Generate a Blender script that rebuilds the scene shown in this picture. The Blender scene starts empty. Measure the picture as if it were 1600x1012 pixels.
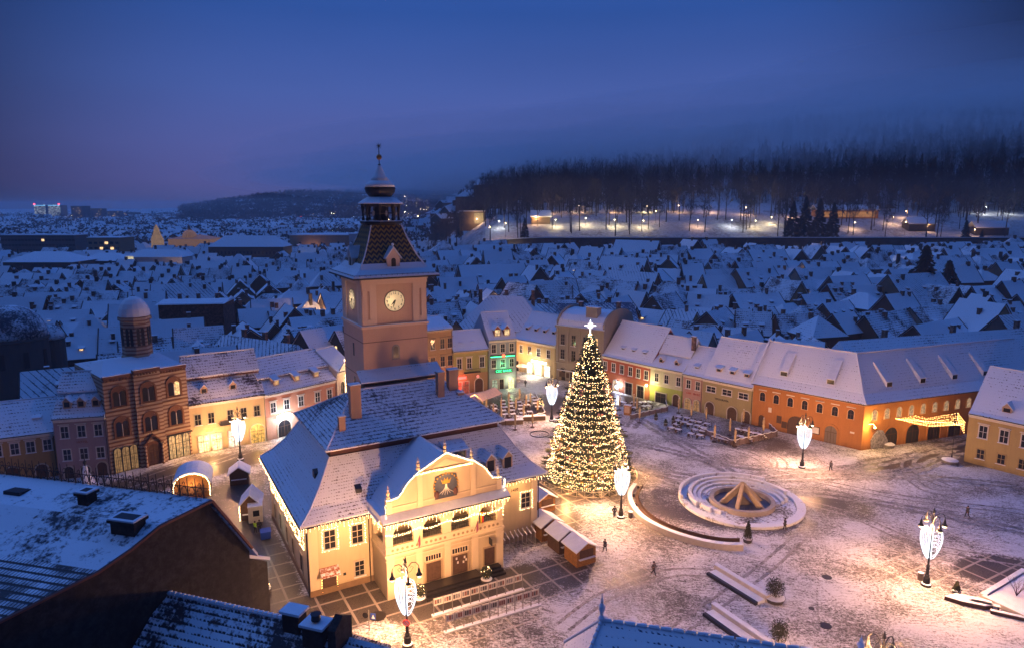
import bpy, math, random
from math import radians as R, sin, cos, pi
random.seed(7)
sc = bpy.context.scene
# ---------------------------------------------------------------- camera
F_PX, CAM_H, PITCH = 1067.0, 42.0, math.atan(186/1067)
cam = bpy.data.cameras.new("camera"); cam.sensor_width = 36; cam.lens = 24.0
cam.clip_start = 0.5; cam.clip_end = 12000
cam_o = bpy.data.objects.new("camera", cam); sc.collection.objects.link(cam_o)
cam_o.location = (0, 0, CAM_H); cam_o.rotation_euler = (pi/2-PITCH, 0, 0)
sc.camera = cam_o
# ---------------------------------------------------------------- world
W = bpy.data.worlds.new("World"); sc.world = W; W.use_nodes = True
def world():
    t = W.node_tree; n = t.nodes; l = t.links; n.clear()
    out = n.new("ShaderNodeOutputWorld"); bg = n.new("ShaderNodeBackground")
    tc = n.new("ShaderNodeTexCoord"); sep = n.new("ShaderNodeSeparateXYZ")
    l.new(tc.outputs["Generated"], sep.inputs[0])
    ramp = n.new("ShaderNodeValToRGB"); e = ramp.color_ramp.elements
    cols = [(0.0, (.085, .100, .30)), (.03, (.105, .115, .36)), (.08, (.098, .128, .41)), (.15, (.072, .128, .43)),
            (.25, (.034, .100, .39)), (.45, (.030, .130, .60)), (1.0, (.11, .34, 1.22))]
    e[0].position = 0; e[0].color = (*cols[0][1], 1); e[1].position = 1; e[1].color = (*cols[-1][1], 1)
    for p, c in cols[1:-1]:
        q = e.new(p); q.color = (*c, 1)
    l.new(sep.outputs[2], ramp.inputs[0])
    # overcast dusk: the cloud is thicker and darker away from the brightest bearing
    dot = n.new("ShaderNodeVectorMath"); dot.operation = 'DOT_PRODUCT'
    nrm = n.new("ShaderNodeVectorMath"); nrm.operation = 'NORMALIZE'
    mul = n.new("ShaderNodeVectorMath"); mul.operation = 'MULTIPLY'; mul.inputs[1].default_value = (1, 1, .55)
    l.new(tc.outputs["Generated"], mul.inputs[0]); l.new(mul.outputs[0], nrm.inputs[0])
    l.new(nrm.outputs[0], dot.inputs[0])
    b = Vn(-.03, 1, .05); dot.inputs[1].default_value = b
    mr = n.new("ShaderNodeMapRange"); mr.interpolation_type = 'SMOOTHSTEP'
    mr.inputs[1].default_value = .72; mr.inputs[2].default_value = .955
    mr.inputs[3].default_value = .10; mr.inputs[4].default_value = 1.0
    l.new(dot.outputs["Value"], mr.inputs[0])
    # soft cloud mottling
    no = n.new("ShaderNodeTexNoise"); no.inputs["Scale"].default_value = 1.6; no.inputs["Detail"].default_value = 4
    mp = n.new("ShaderNodeMapping"); mp.inputs["Scale"].default_value = (1, 1, 4); l.new(tc.outputs["Generated"], mp.inputs[0])
    l.new(mp.outputs[0], no.inputs[0])
    m2 = n.new("ShaderNodeMapRange"); m2.inputs[1].default_value = .3; m2.inputs[2].default_value = .7
    m2.inputs[3].default_value = .93; m2.inputs[4].default_value = 1.07; l.new(no.outputs[0], m2.inputs[0])
    # behind and above the camera the dome is the plain bright cloud that lights the snow
    up = n.new("ShaderNodeMapRange"); up.inputs[1].default_value = .30; up.inputs[2].default_value = .55; l.new(sep.outputs[2], up.inputs[0])
    mx = n.new("ShaderNodeMix"); l.new(up.outputs[0], mx.inputs[0]); l.new(mr.outputs[0], mx.inputs[2]); mx.inputs[3].default_value = 1
    # the dusk sky behind the camera is deeper than the one ahead
    bk = n.new("ShaderNodeMapRange"); bk.interpolation_type = 'SMOOTHSTEP'; bk.inputs[1].default_value = -.75; bk.inputs[2].default_value = .55; bk.inputs[3].default_value = .22; bk.inputs[4].default_value = 1.15
    l.new(sep.outputs[1], bk.inputs[0]); k0 = n.new("ShaderNodeMath"); k0.operation = 'MULTIPLY'; l.new(mx.outputs[0], k0.inputs[0]); l.new(bk.outputs[0], k0.inputs[1])
    k = n.new("ShaderNodeMath"); k.operation = 'MULTIPLY'; l.new(k0.outputs[0], k.inputs[0]); l.new(m2.outputs[0], k.inputs[1])
    k2 = n.new("ShaderNodeMath"); k2.operation = 'MULTIPLY'; l.new(k.outputs[0], k2.inputs[0]); k2.inputs[1].default_value = WORLD
    l.new(ramp.outputs[0], bg.inputs[0]); l.new(k2.outputs[0], bg.inputs[1]); l.new(bg.outputs[0], out.inputs[0])
def Vn(x, y, z):
    q = math.sqrt(x*x+y*y+z*z); return (x/q, y/q, z/q)
WORLD = .74
world()
sc.view_settings.view_transform = 'Standard'; sc.view_settings.look = 'None'
sc.view_settings.exposure = 0.0; sc.view_settings.gamma = 1
cy = sc.cycles
cy.max_bounces = 4; cy.diffuse_bounces = 2; cy.glossy_bounces = 2; cy.transmission_bounces = 2; cy.transparent_max_bounces = 8
cy.volume_bounces = 2; cy.sample_clamp_indirect = 2.0; cy.sample_clamp_direct = 0; cy.use_denoising = True
cy.caustics_reflective = False; cy.caustics_refractive = False; cy.use_light_tree = True
HAZE = .00024
LAMPK = 5.4
# faint cool light from the brighter part of the dusk cloud
sl = bpy.data.lights.new("sun", 'SUN'); sl.energy = .33; sl.color = (.30, .46, 1); sl.angle = R(35)
so = bpy.data.objects.new("sun", sl); sc.collection.objects.link(so); so.rotation_euler = (R(52), 0, R(-105))
# ---------------------------------------------------------------- pixel helpers (real points on the ground / terrain)
_c, _s = cos(PITCH), sin(PITCH)
def ray(px, py):
    x = (px-800)/F_PX; y = (py-506)/F_PX
    return (x, _c-y*_s, -_s-y*_c)
def G(px, py, z=0.0):
    d = ray(px, py); t = (z-CAM_H)/d[2]; return (d[0]*t, d[1]*t)
def sst(a, b, x):
    t = min(1, max(0, (x-a)/(b-a))); return t*t*(3-2*t)
def interp(x, pts):
    if x <= pts[0][0]: return pts[0][1]
    for (a, b), (c, d) in zip(pts, pts[1:]):
        if x <= c: return b+(d-b)*(x-a)/(c-a)
    return pts[-1][1]
def terr(x, y):
    a = x/max(y, 1); s = sst(-.25, .05, a)
    z = sst(170, 380, y)*10*s
    s2 = sst(-.13, -.02, a)
    z += sst(394, 401, y)*12*s2 + sst(401, 470, y)*14*s2
    cr = interp(a, [(-.32, 0), (-.2, .12), (-.1, .30), (0, .62), (.3, 1.25), (.75, 2.0)])
    z += .165*max(0, min(y, 830)-(470 if a > -.05 else 470+(-.05-a)*2200))*cr
    if y > 830: z += .03*min(y-830, 800)*cr
    h = sst(1300, 2400, y)*sst(-.55, -.30, a)*(1-sst(.0, .3, a))*62
    z += h
    z += .6*sin(x*.03)*sst(420, 600, y)*s + 2.5*sin(x*.011+y*.013)*sst(450, 700, y)*s
    return z
def hit(px, py, y0=150):
    d = ray(px, py); y = y0
    while y < 4500:
        t = y/d[1]
        if CAM_H+d[2]*t <= terr(d[0]*t, y): break
        y *= 1.004
    t = y/d[1]; return (d[0]*t, y, terr(d[0]*t, y))
# ---------------------------------------------------------------- mesh builder
class MB:
    def __init__(s): s.v = []; s.f = []; s.sm = False
    def add(s, vs, fs):
        o = len(s.v); s.v.extend(vs); s.f.extend([tuple(i+o for i in f) for f in fs]); return s
    def quad(s, *p): return s.add(list(p), [tuple(range(len(p)))])
    def box(s, x0, y0, z0, x1, y1, z1):
        return s.add([(x0,y0,z0),(x1,y0,z0),(x1,y1,z0),(x0,y1,z0),(x0,y0,z1),(x1,y0,z1),(x1,y1,z1),(x0,y1,z1)],
                     [(0,3,2,1),(4,5,6,7),(0,1,5,4),(1,2,6,5),(2,3,7,6),(3,0,4,7)])
    def prism(s, pts, vec):
        n = len(pts); q = [tuple(p[i]+vec[i] for i in range(3)) for p in pts]
        return s.add(list(pts)+q, [tuple(range(n))[::-1], tuple(range(n, 2*n))]+[(i, (i+1) % n, n+(i+1) % n, n+i) for i in range(n)])
    def px(s, prof, x0, x1):       # profile in (y,z) extruded along x
        return s.prism([(x0, y, z) for y, z in prof], (x1-x0, 0, 0))
    def py(s, prof, y0, y1):       # profile in (x,z) extruded along y
        return s.prism([(x, y0, z) for x, z in prof], (0, y1-y0, 0))
    def pz(s, prof, z0, z1):
        return s.prism([(x, y, z0) for x, y in prof], (0, 0, z1-z0))
    def lathe(s, prof, n=12, c=(0, 0), a0=0, yaw=0, sq=1.0):
        o = len(s.v); m = len(prof)
        for r, z in prof:
            for i in range(n):
                a = a0+2*pi*i/n; s.v.append((c[0]+r*cos(a+yaw), c[1]+r*sin(a+yaw)*sq, z))
        for j in range(m-1):
            for i in range(n):
                s.f.append((o+j*n+i, o+j*n+(i+1) % n, o+(j+1)*n+(i+1) % n, o+(j+1)*n+i))
        s.f.append(tuple(o+i for i in range(n))[::-1]); s.f.append(tuple(o+(m-1)*n+i for i in range(n)))
        return s
    def tube(s, path, r, n=5, closed=False):
        rr = r if isinstance(r, (list, tuple)) else [r]*len(path)
        o = len(s.v); m = len(path)
        for k, p in enumerate(path):
            a = path[(k-1) % m if closed else max(k-1, 0)]; b = path[(k+1) % m if closed else min(k+1, m-1)]
            d = [b[i]-a[i] for i in range(3)]; L = math.sqrt(sum(x*x for x in d)) or 1; d = [x/L for x in d]
            u = (0, 0, 1) if abs(d[2]) < .9 else (1, 0, 0)
            e = [d[1]*u[2]-d[2]*u[1], d[2]*u[0]-d[0]*u[2], d[0]*u[1]-d[1]*u[0]]
            L = math.sqrt(sum(x*x for x in e)) or 1; e = [x/L for x in e]
            g = [d[1]*e[2]-d[2]*e[1], d[2]*e[0]-d[0]*e[2], d[0]*e[1]-d[1]*e[0]]
            for i in range(n):
                t = 2*pi*i/n; s.v.append(tuple(p[j]+rr[k]*(e[j]*cos(t)+g[j]*sin(t)) for j in range(3)))
        for k in range(m if closed else m-1):
            k2 = (k+1) % m
            for i in range(n): s.f.append((o+k*n+i, o+k*n+(i+1) % n, o+k2*n+(i+1) % n, o+k2*n+i))
        if not closed:
            s.f.append(tuple(o+i for i in range(n))[::-1]); s.f.append(tuple(o+(m-1)*n+i for i in range(n)))
        return s
    def octa(s, c, r, rz=None):
        x, y, z = c; q = rz or r
        return s.add([(x+r,y,z),(x,y+r,z),(x-r,y,z),(x,y-r,z),(x,y,z+q),(x,y,z-q)],
                     [(0,1,4),(1,2,4),(2,3,4),(3,0,4),(1,0,5),(2,1,5),(3,2,5),(0,3,5)])
    def ball(s, c, r, n=8, m=5, sz=1.0):
        prof = [(max(r*sin(pi*j/m), .001), c[2]-r*sz*cos(pi*j/m)) for j in range(m+1)]
        return s.lathe(prof, n, (c[0], c[1]))
    def build(s, name, mat, parent=None, smooth=False, loc=None):
        me = bpy.data.meshes.new(name); me.from_pydata(s.v, [], s.f); me.materials.append(mat)
        if smooth: me.polygons.foreach_set("use_smooth", [True]*len(me.polygons))
        me.update()
        o = bpy.data.objects.new(name, me); sc.collection.objects.link(o)
        if parent: o.parent = parent
        if loc: o.location = loc
        return o
def each(name, mat, par, boxes):
    for b in boxes: MB().box(*b).build(name, mat, par)
def tag(o, label=None, cat=None, group=None, kind=None):
    if label: o["label"] = label
    if cat: o["category"] = cat
    if group: o["group"] = group
    if kind: o["kind"] = kind
    return o
def thing(name, label, cat, loc=(0, 0, 0), rz=0, group=None):
    o = bpy.data.objects.new(name, None); sc.collection.objects.link(o); o.empty_display_size = .2
    o.location = loc; o.rotation_euler = (0, 0, rz); return tag(o, label, cat, group)
def copy_tree(o, parent=None):
    c = o.copy(); sc.collection.objects.link(c); c.parent = parent
    for ch in KIDS(o): copy_tree(ch, c)
    return c
def KIDS(o): return list(o.children)
def dup(o, loc, rz, label, scale=None):
    c = copy_tree(o); c.location = loc; c.rotation_euler = (0, 0, rz)
    if label: c["label"] = label
    if scale: c.scale = (scale,)*3 if not isinstance(scale, tuple) else scale
    return c
def arch_pts(x0, x1, z0, z1, n=10, rise=None):
    w = (x1-x0)/2; cx = (x0+x1)/2; r = w if rise is None else rise; zs = z1-r
    return [(x0, z0), (x1, z0)]+[(cx+w*cos(pi*i/n), zs+r*sin(pi*i/n)) for i in range(n+1)]
def lamp(kind, name, loc, power, color, parent=None, size=.3, rot=None, spot=None, blend=.5):
    L = bpy.data.lights.new(name, kind); L.energy = power*LAMPK; L.color = color
    if kind in ('POINT', 'SPOT'): L.shadow_soft_size = size
    if kind == 'SPOT': L.spot_size = spot or R(90); L.spot_blend = blend
    if kind == 'AREA': L.size = size
    o = bpy.data.objects.new(name, L); sc.collection.objects.link(o); o.location = loc
    if rot: o.rotation_euler = rot
    if parent: o.parent = parent
    return o
# ---------------------------------------------------------------- materials
class NT:
    def __init__(s, name):
        s.m = bpy.data.materials.new(name); s.m.use_nodes = True; s.t = s.m.node_tree
        s.b = s.t.nodes["Principled BSDF"]; s.out = s.t.nodes["Material Output"]
        s.tc = s.t.nodes.new("ShaderNodeTexCoord")
    def n(s, typ, ins=None, **kw):
        q = s.t.nodes.new(typ)
        for k, v in kw.items(): setattr(q, k, v)
        for k, v in (ins or {}).items():
            if isinstance(v, bpy.types.NodeSocket): s.t.links.new(v, q.inputs[k])
            else: q.inputs[k].default_value = v
        return q
    def math(s, op, a, b=None, c=None, clamp=False):
        ins = {0: a}
        if b is not None: ins[1] = b
        if c is not None: ins[2] = c
        return s.n("ShaderNodeMath", ins, operation=op, use_clamp=clamp).outputs[0]
    def noise(s, vec, scale, detail=3, rough=.55):
        return s.n("ShaderNodeTexNoise", {"Vector": vec, "Scale": scale, "Detail": detail, "Roughness": rough}).outputs[0]
    def mapr(s, v, a, b, c=0., d=1., smooth=False):
        return s.n("ShaderNodeMapRange", {0: v, 1: a, 2: b, 3: c, 4: d}, interpolation_type='SMOOTHSTEP' if smooth else 'LINEAR').outputs[0]
    def mix(s, f, a, b):
        q = s.n("ShaderNodeMix", data_type='RGBA')
        for i, v in ((0, f), (6, a), (7, b)):
            if isinstance(v, bpy.types.NodeSocket): s.t.links.new(v, q.inputs[i])
            else: q.inputs[i].default_value = (*v, 1) if isinstance(v, tuple) and len(v) == 3 else v
        return q.outputs[2]
    def mapping(s, scale=(1, 1, 1), rot=(0, 0, 0), vec=None, loc=(0, 0, 0)):
        return s.n("ShaderNodeMapping", {0: vec or s.tc.outputs["Object"], 1: loc, 2: rot, 3: scale}).outputs[0]
    def bump(s, h, dist=.03, strength=.6):
        q = s.n("ShaderNodeBump", {"Height": h, "Distance": dist, "Strength": strength})
        s.t.links.new(q.outputs[0], s.b.inputs["Normal"])
    def set(s, k, v):
        if isinstance(v, bpy.types.NodeSocket): s.t.links.new(v, s.b.inputs[k])
        else: s.b.inputs[k].default_value = (*v, 1) if isinstance(v, tuple) and len(v) == 3 else v
SNOW = (.80, .82, .86)
_mc = {}
def memo(f):
    def g(*a, **k):
        key = (f.__name__, a, tuple(sorted(k.items())))
        if key not in _mc: _mc[key] = f(*a, **k)
        return _mc[key]
    return g
@memo
def M_plain(name, col, rough=.7, metal=0., var=.12, scale=2.):
    m = NT(name); nz = m.noise(m.tc.outputs["Object"], scale, 4, .6)
    f = m.mapr(nz, .3, .7, 0, 1)
    m.set("Base Color", m.mix(f, tuple(c*(1-var) for c in col), tuple(min(1, c*(1+var)) for c in col)))
    m.set("Roughness", rough); m.set("Metallic", metal); m.bump(nz, .01, .3); return m.m
@memo
def M_plaster(name, col, dirt=.25):
    m = NT(name); o = m.tc.outputs["Object"]
    a = m.noise(m.mapping((.5, .5, .25)), 1.3, 5, .6); b = m.noise(o, 9, 3)
    st = m.noise(m.mapping((3, 3, .25)), 1., 3)
    f = m.math('ADD', m.mapr(a, .35, .75, 0, .6), m.mapr(st, .5, .8, 0, .4), clamp=True)
    c1 = m.mix(f, col, tuple(c*(1-dirt) for c in col))
    sep = m.n("ShaderNodeSeparateXYZ", {0: o}).outputs[2]
    low = m.math('MULTIPLY', m.mapr(sep, 0., 1.3, 1, 0, True), m.mapr(a, .3, .6, .2, .8))   # splashed, dirty foot of the wall
    c2 = m.mix(low, c1, tuple(c*.45 for c in col))
    m.set("Base Color", c2); m.set("Roughness", .88); m.bump(b, .01, .35); return m.m
@memo
def M_emit(name, col, s, sample=True):
    m = NT(name); m.set("Base Color", (0.02, 0.02, 0.02)); m.set("Emission Color", col); m.set("Emission Strength", s)
    if not sample: m.m.cycles.emission_sampling = 'NONE'
    return m.m
@memo
def M_roof(name, tile, cover, rows=.42, kind='tile', dark=.55, big=.16):
    """snow lying on tiles or on seamed metal, thinner in drifts; dark tile edges come through in rows"""
    m = NT(name); o = m.tc.outputs["Object"]; sp = m.n("ShaderNodeSeparateXYZ", {0: o})
    oi = m.n("ShaderNodeObjectInfo"); off = m.n("ShaderNodeCombineXYZ", {0: m.math('MULTIPLY', oi.outputs["Random"], 80.)}).outputs[0]
    ov = m.n("ShaderNodeVectorMath", {0: o, 1: off}, operation='ADD').outputs[0]
    n1 = m.noise(ov, big, 5, .62); n2 = m.noise(ov, 2.6, 4, .7)
    n3 = m.noise(m.n("ShaderNodeMapping", {0: ov, 3: (.9, .9, .12)}).outputs[0], 1.0, 3)
    if kind == 'tile':
        r = m.math('FRACT', m.math('DIVIDE', sp.outputs[2], rows))
        rd = m.mapr(r, .0, .42, 1, 0, True)
        cx = m.math('FRACT', m.math('DIVIDE', m.math('ADD', sp.outputs[0], sp.outputs[1]), rows*1.05))
        cd = m.mapr(m.math('ABSOLUTE', m.math('SUBTRACT', cx, .5)), .1, .45, 0, 1)
        rd = m.math('MULTIPLY', rd, m.math('ADD', m.math('MULTIPLY', cd, 1.0), .25)); rd = m.math('MULTIPLY', rd, m.mapr(n2, .3, .65, 1.4, .4))
    elif kind == 'seam':
        r = m.math('FRACT', m.math('DIVIDE', m.math('ADD', sp.outputs[0], sp.outputs[1]), rows*2.2))
        rd = m.mapr(m.math('ABSOLUTE', m.math('SUBTRACT', r, .5)), .36, .5, 0, .9)
    else:
        r = n2; rd = m.mapr(n2, .55, .7, 0, .4)
    v = m.math('ADD', cover, m.math('MULTIPLY', m.math('SUBTRACT', n1, .5), 1.5))
    v = m.math('ADD', v, m.math('MULTIPLY', m.math('SUBTRACT', n2, .5), 1.2))
    v = m.math('ADD', v, m.math('MULTIPLY', m.math('SUBTRACT', n3, .5), .22))
    v = m.math('SUBTRACT', v, m.math('MULTIPLY', rd, dark))
    f = m.mapr(v, .12, .42, 0, 1, True)
    tc = m.mix(n2, tuple(c*.6 for c in tile), tuple(c*1.35 for c in tile))
    m.set("Base Color", m.mix(f, tc, SNOW)); m.set("Roughness", .75)
    m.bump(m.math('ADD', f, m.math('MULTIPLY', rd, -.4)), .06, .5); return m.m
@memo
def M_snow(name='snow'):
    m = NT(name); nz = m.noise(m.tc.outputs["Object"], 1.2, 6, .6)
    m.set("Base Color", m.mix(m.mapr(nz, .35, .7), (.72, .74, .79), (.84, .86, .9))); m.set("Roughness", .7); m.bump(nz, .12, .5)
    return m.m
@memo
def M_brickband(name='striped_brick'):
    m = NT(name); sp = m.n("ShaderNodeSeparateXYZ", {0: m.tc.outputs["Object"]})
    r = m.math('FRACT', m.math('DIVIDE', sp.outputs[2], .62))
    nz = m.noise(m.tc.outputs["Object"], 3., 4); big = m.noise(m.tc.outputs["Object"], .4, 3)
    f = m.mapr(r, .40, .48, 0, 1)
    col = m.mix(f, (.20, .085, .05), (.50, .38, .27))
    x = m.math('ADD', sp.outputs[0], m.math('MULTIPLY', m.math('FLOOR', m.math('DIVIDE', sp.outputs[2], .155)), .17))
    j = m.math('MAXIMUM', m.mapr(m.math('FRACT', m.math('DIVIDE', x, .5)), .0, .08, 1, 0), m.mapr(m.math('FRACT', m.math('DIVIDE', sp.outputs[2], .155)), .0, .15, .8, 0))
    col = m.mix(m.math('MULTIPLY', j, .5), col, (.2, .17, .14))
    m.set("Base Color", m.mix(m.mapr(big, .35, .7, 0, .45), col, (.16, .12, .1))); m.set("Roughness", .85); m.bump(m.math('SUBTRACT', nz, j), .03, .5); return m.m
@memo
def M_brick(name, col=(.11, .075, .06)):
    m = NT(name); o = m.mapping((1, 1, 1), (pi/2, 0, 0))
    q = m.n("ShaderNodeTexBrick", {"Vector": o, "Scale": 2.2, "Mortar Size": .02, "Color1": (*col, 1), "Color2": (*[c*.7 for c in col], 1), "Mortar": (*[c*1.5 for c in col], 1)})
    nz = m.noise(m.tc.outputs["Object"], .5, 6, .65)
    n5 = m.noise(m.tc.outputs['Object'], 1.7, 8, .75); c5 = m.mix(m.mapr(nz, .4, .62), q.outputs[0], tuple(c*1.9 for c in col))
    m.set("Base Color", m.mix(m.mapr(n5, .42, .6), tuple(c*.4 for c in col), c5)); m.set("Roughness", .9); m.bump(nz, .08, .6); return m.m
@memo
def M_glass(name='window_glass'):
    m = NT(name); m.set("Base Color", (.012, .014, .02)); m.set("Roughness", .12); m.set("IOR", 1.5)
    nz = m.noise(m.tc.outputs["Object"], 1.5, 2); m.bump(nz, .02, .15); return m.m
@memo
def M_lit(name='lit_window', col=(1., .62, .25), s=1.6):
    m = NT(name); o = m.tc.outputs["Object"]; nz = m.noise(o, 2.3, 3, .6)
    m.set("Base Color", (.05, .04, .03)); m.set("Emission Color", m.mix(m.mapr(nz, .38, .62), tuple(c*.35 for c in col), col)); m.set("Emission Strength", s)
    return m.m
def M_zigzag():
    m = NT('glazed_roof_tiles'); sp = m.n("ShaderNodeSeparateXYZ", {0: m.tc.outputs["Object"]})
    def side(u):
        tri = m.math('PINGPONG', u, .36)
        return m.math('FRACT', m.math('DIVIDE', m.math('ADD', sp.outputs[2], m.math('MULTIPLY', tri, 1.1)), .62))
    # faces turned to x use y as the running coordinate and the other way round
    gn = m.n("ShaderNodeSeparateXYZ", {0: m.tc.outputs["Normal"]})
    f = m.math('GREATER_THAN', m.math('ABSOLUTE', gn.outputs[0]), m.math('ABSOLUTE', gn.outputs[1]))
    s1 = side(sp.outputs[0]); s2 = side(sp.outputs[1])
    z = m.math('ADD', m.math('MULTIPLY', s1, m.math('SUBTRACT', 1., f)), m.math('MULTIPLY', s2, f))
    k = m.mapr(z, .5, .58, 0, 1); nz = m.noise(m.tc.outputs["Object"], 5, 4, .7); n1 = m.noise(m.tc.outputs["Object"], .6, 4)
    col = m.mix(k, (.012, .014, .016), (.36, .22, .03)); col = m.mix(m.mapr(nz, .3, .7, .5, 0), col, (.02, .02, .02))
    low = m.mapr(sp.outputs[2], 35.0, 33.6, 0, .45)
    sn = m.mapr(m.math('ADD', m.math('ADD', m.math('MULTIPLY', nz, .5), m.math('MULTIPLY', n1, .5)), low), .66, .74)
    m.set("Base Color", m.mix(sn, col, SNOW)); m.set("Roughness", .4); m.bump(nz, .05, .4); return m.m
DARKMETAL = M_plain('dark_iron', (.022, .022, .026), .5, .3)
IRON = M_plain('cast_iron', (.03, .032, .035), .55, .4)
WOOD = M_plain('pine_boards', (.30, .14, .04), .75, 0, .25, 3)
DWOOD = M_plain('dark_boards', (.085, .045, .028), .8, 0, .25, 3)
STONE = M_plain('pale_stone', (.50, .46, .40), .85, 0, .15, 1.5)
STONE2 = M_plain('grey_stone', (.26, .25, .24), .85, 0, .2, 1.5)
WHITE = M_plain('white_trim', (.72, .68, .62), .75, 0, .08)
REDTILE = (.13, .045, .03)
GLASS = M_glass(); SNOWM = M_snow()
LEAF = M_plain('dark_spruce_needles', (.045, .048, .020), .8, 0, .4, 4)
BULB = M_emit('warm_bulbs', (1, .64, .29), 19, False)
BULB2 = M_emit('amber_string_bulbs', (1, .50, .14), 26, False)
LEDW = M_emit('white_led_rope', (.80, .87, 1), 2.0, False)
WARM = (1., .47, .20); WARM2 = (1., .48, .17)
WALLR = [ (.34,.26,.16), (.38,.22,.15), (.30,.28,.24), (.42,.36,.26), (.26,.14,.10), (.30,.30,.22), (.22,.2,.18), (.45,.4,.34)]
# ================================================================ terrain
def build_terrain():
    ys = [-60, -20, 0, 20, 40, 60, 80]; y = 100
    while y < 7000: ys.append(y); y *= 1.022 if 380 < y < 900 else 1.045
    ys = sorted(set(ys + [392, 394, 396, 398, 400, 401, 403]))
    na = 150; mb = MB()
    for y in ys:
        for i in range(na+1):
            a = -1.45+2.9*i/na; x = a*(abs(y)+ (70 if y < 100 else 0)) if y >= 100 else a*110*1.3
            mb.v.append((x, y, terr(x, y)-.25 if y < 150 else terr(x, y)-.25))
    for j in range(len(ys)-1):
        for i in range(na):
            k = j*(na+1)+i; mb.f.append((k, k+1, k+na+2, k+na+1))
    m = NT('snow_terrain'); o = m.tc.outputs["Object"]; n1 = m.noise(o, .05, 6, .65); n2 = m.noise(o, .6, 4, .7)
    f = m.mapr(m.math('ADD', m.math('MULTIPLY', n1, .6), m.math('MULTIPLY', n2, .4)), .46, .60)
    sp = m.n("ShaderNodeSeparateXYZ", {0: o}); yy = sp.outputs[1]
    town = m.math('MULTIPLY', m.mapr(yy, 100, 125), m.mapr(yy, 560, 400)); yard = m.math('MULTIPLY', town, m.mapr(n1, .30, .55, 1, .35))  # trodden town ground, coloured darker still to stand for shaded courtyards
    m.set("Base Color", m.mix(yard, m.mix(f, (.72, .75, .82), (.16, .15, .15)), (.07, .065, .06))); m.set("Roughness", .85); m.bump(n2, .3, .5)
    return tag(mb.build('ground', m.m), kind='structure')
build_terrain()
CA = R(29.5); CO = (-21.8, 68.1)
def cw(u, v, z=0): return (CO[0]+u*cos(CA)-v*sin(CA), CO[1]+u*sin(CA)+v*cos(CA), z)
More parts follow.
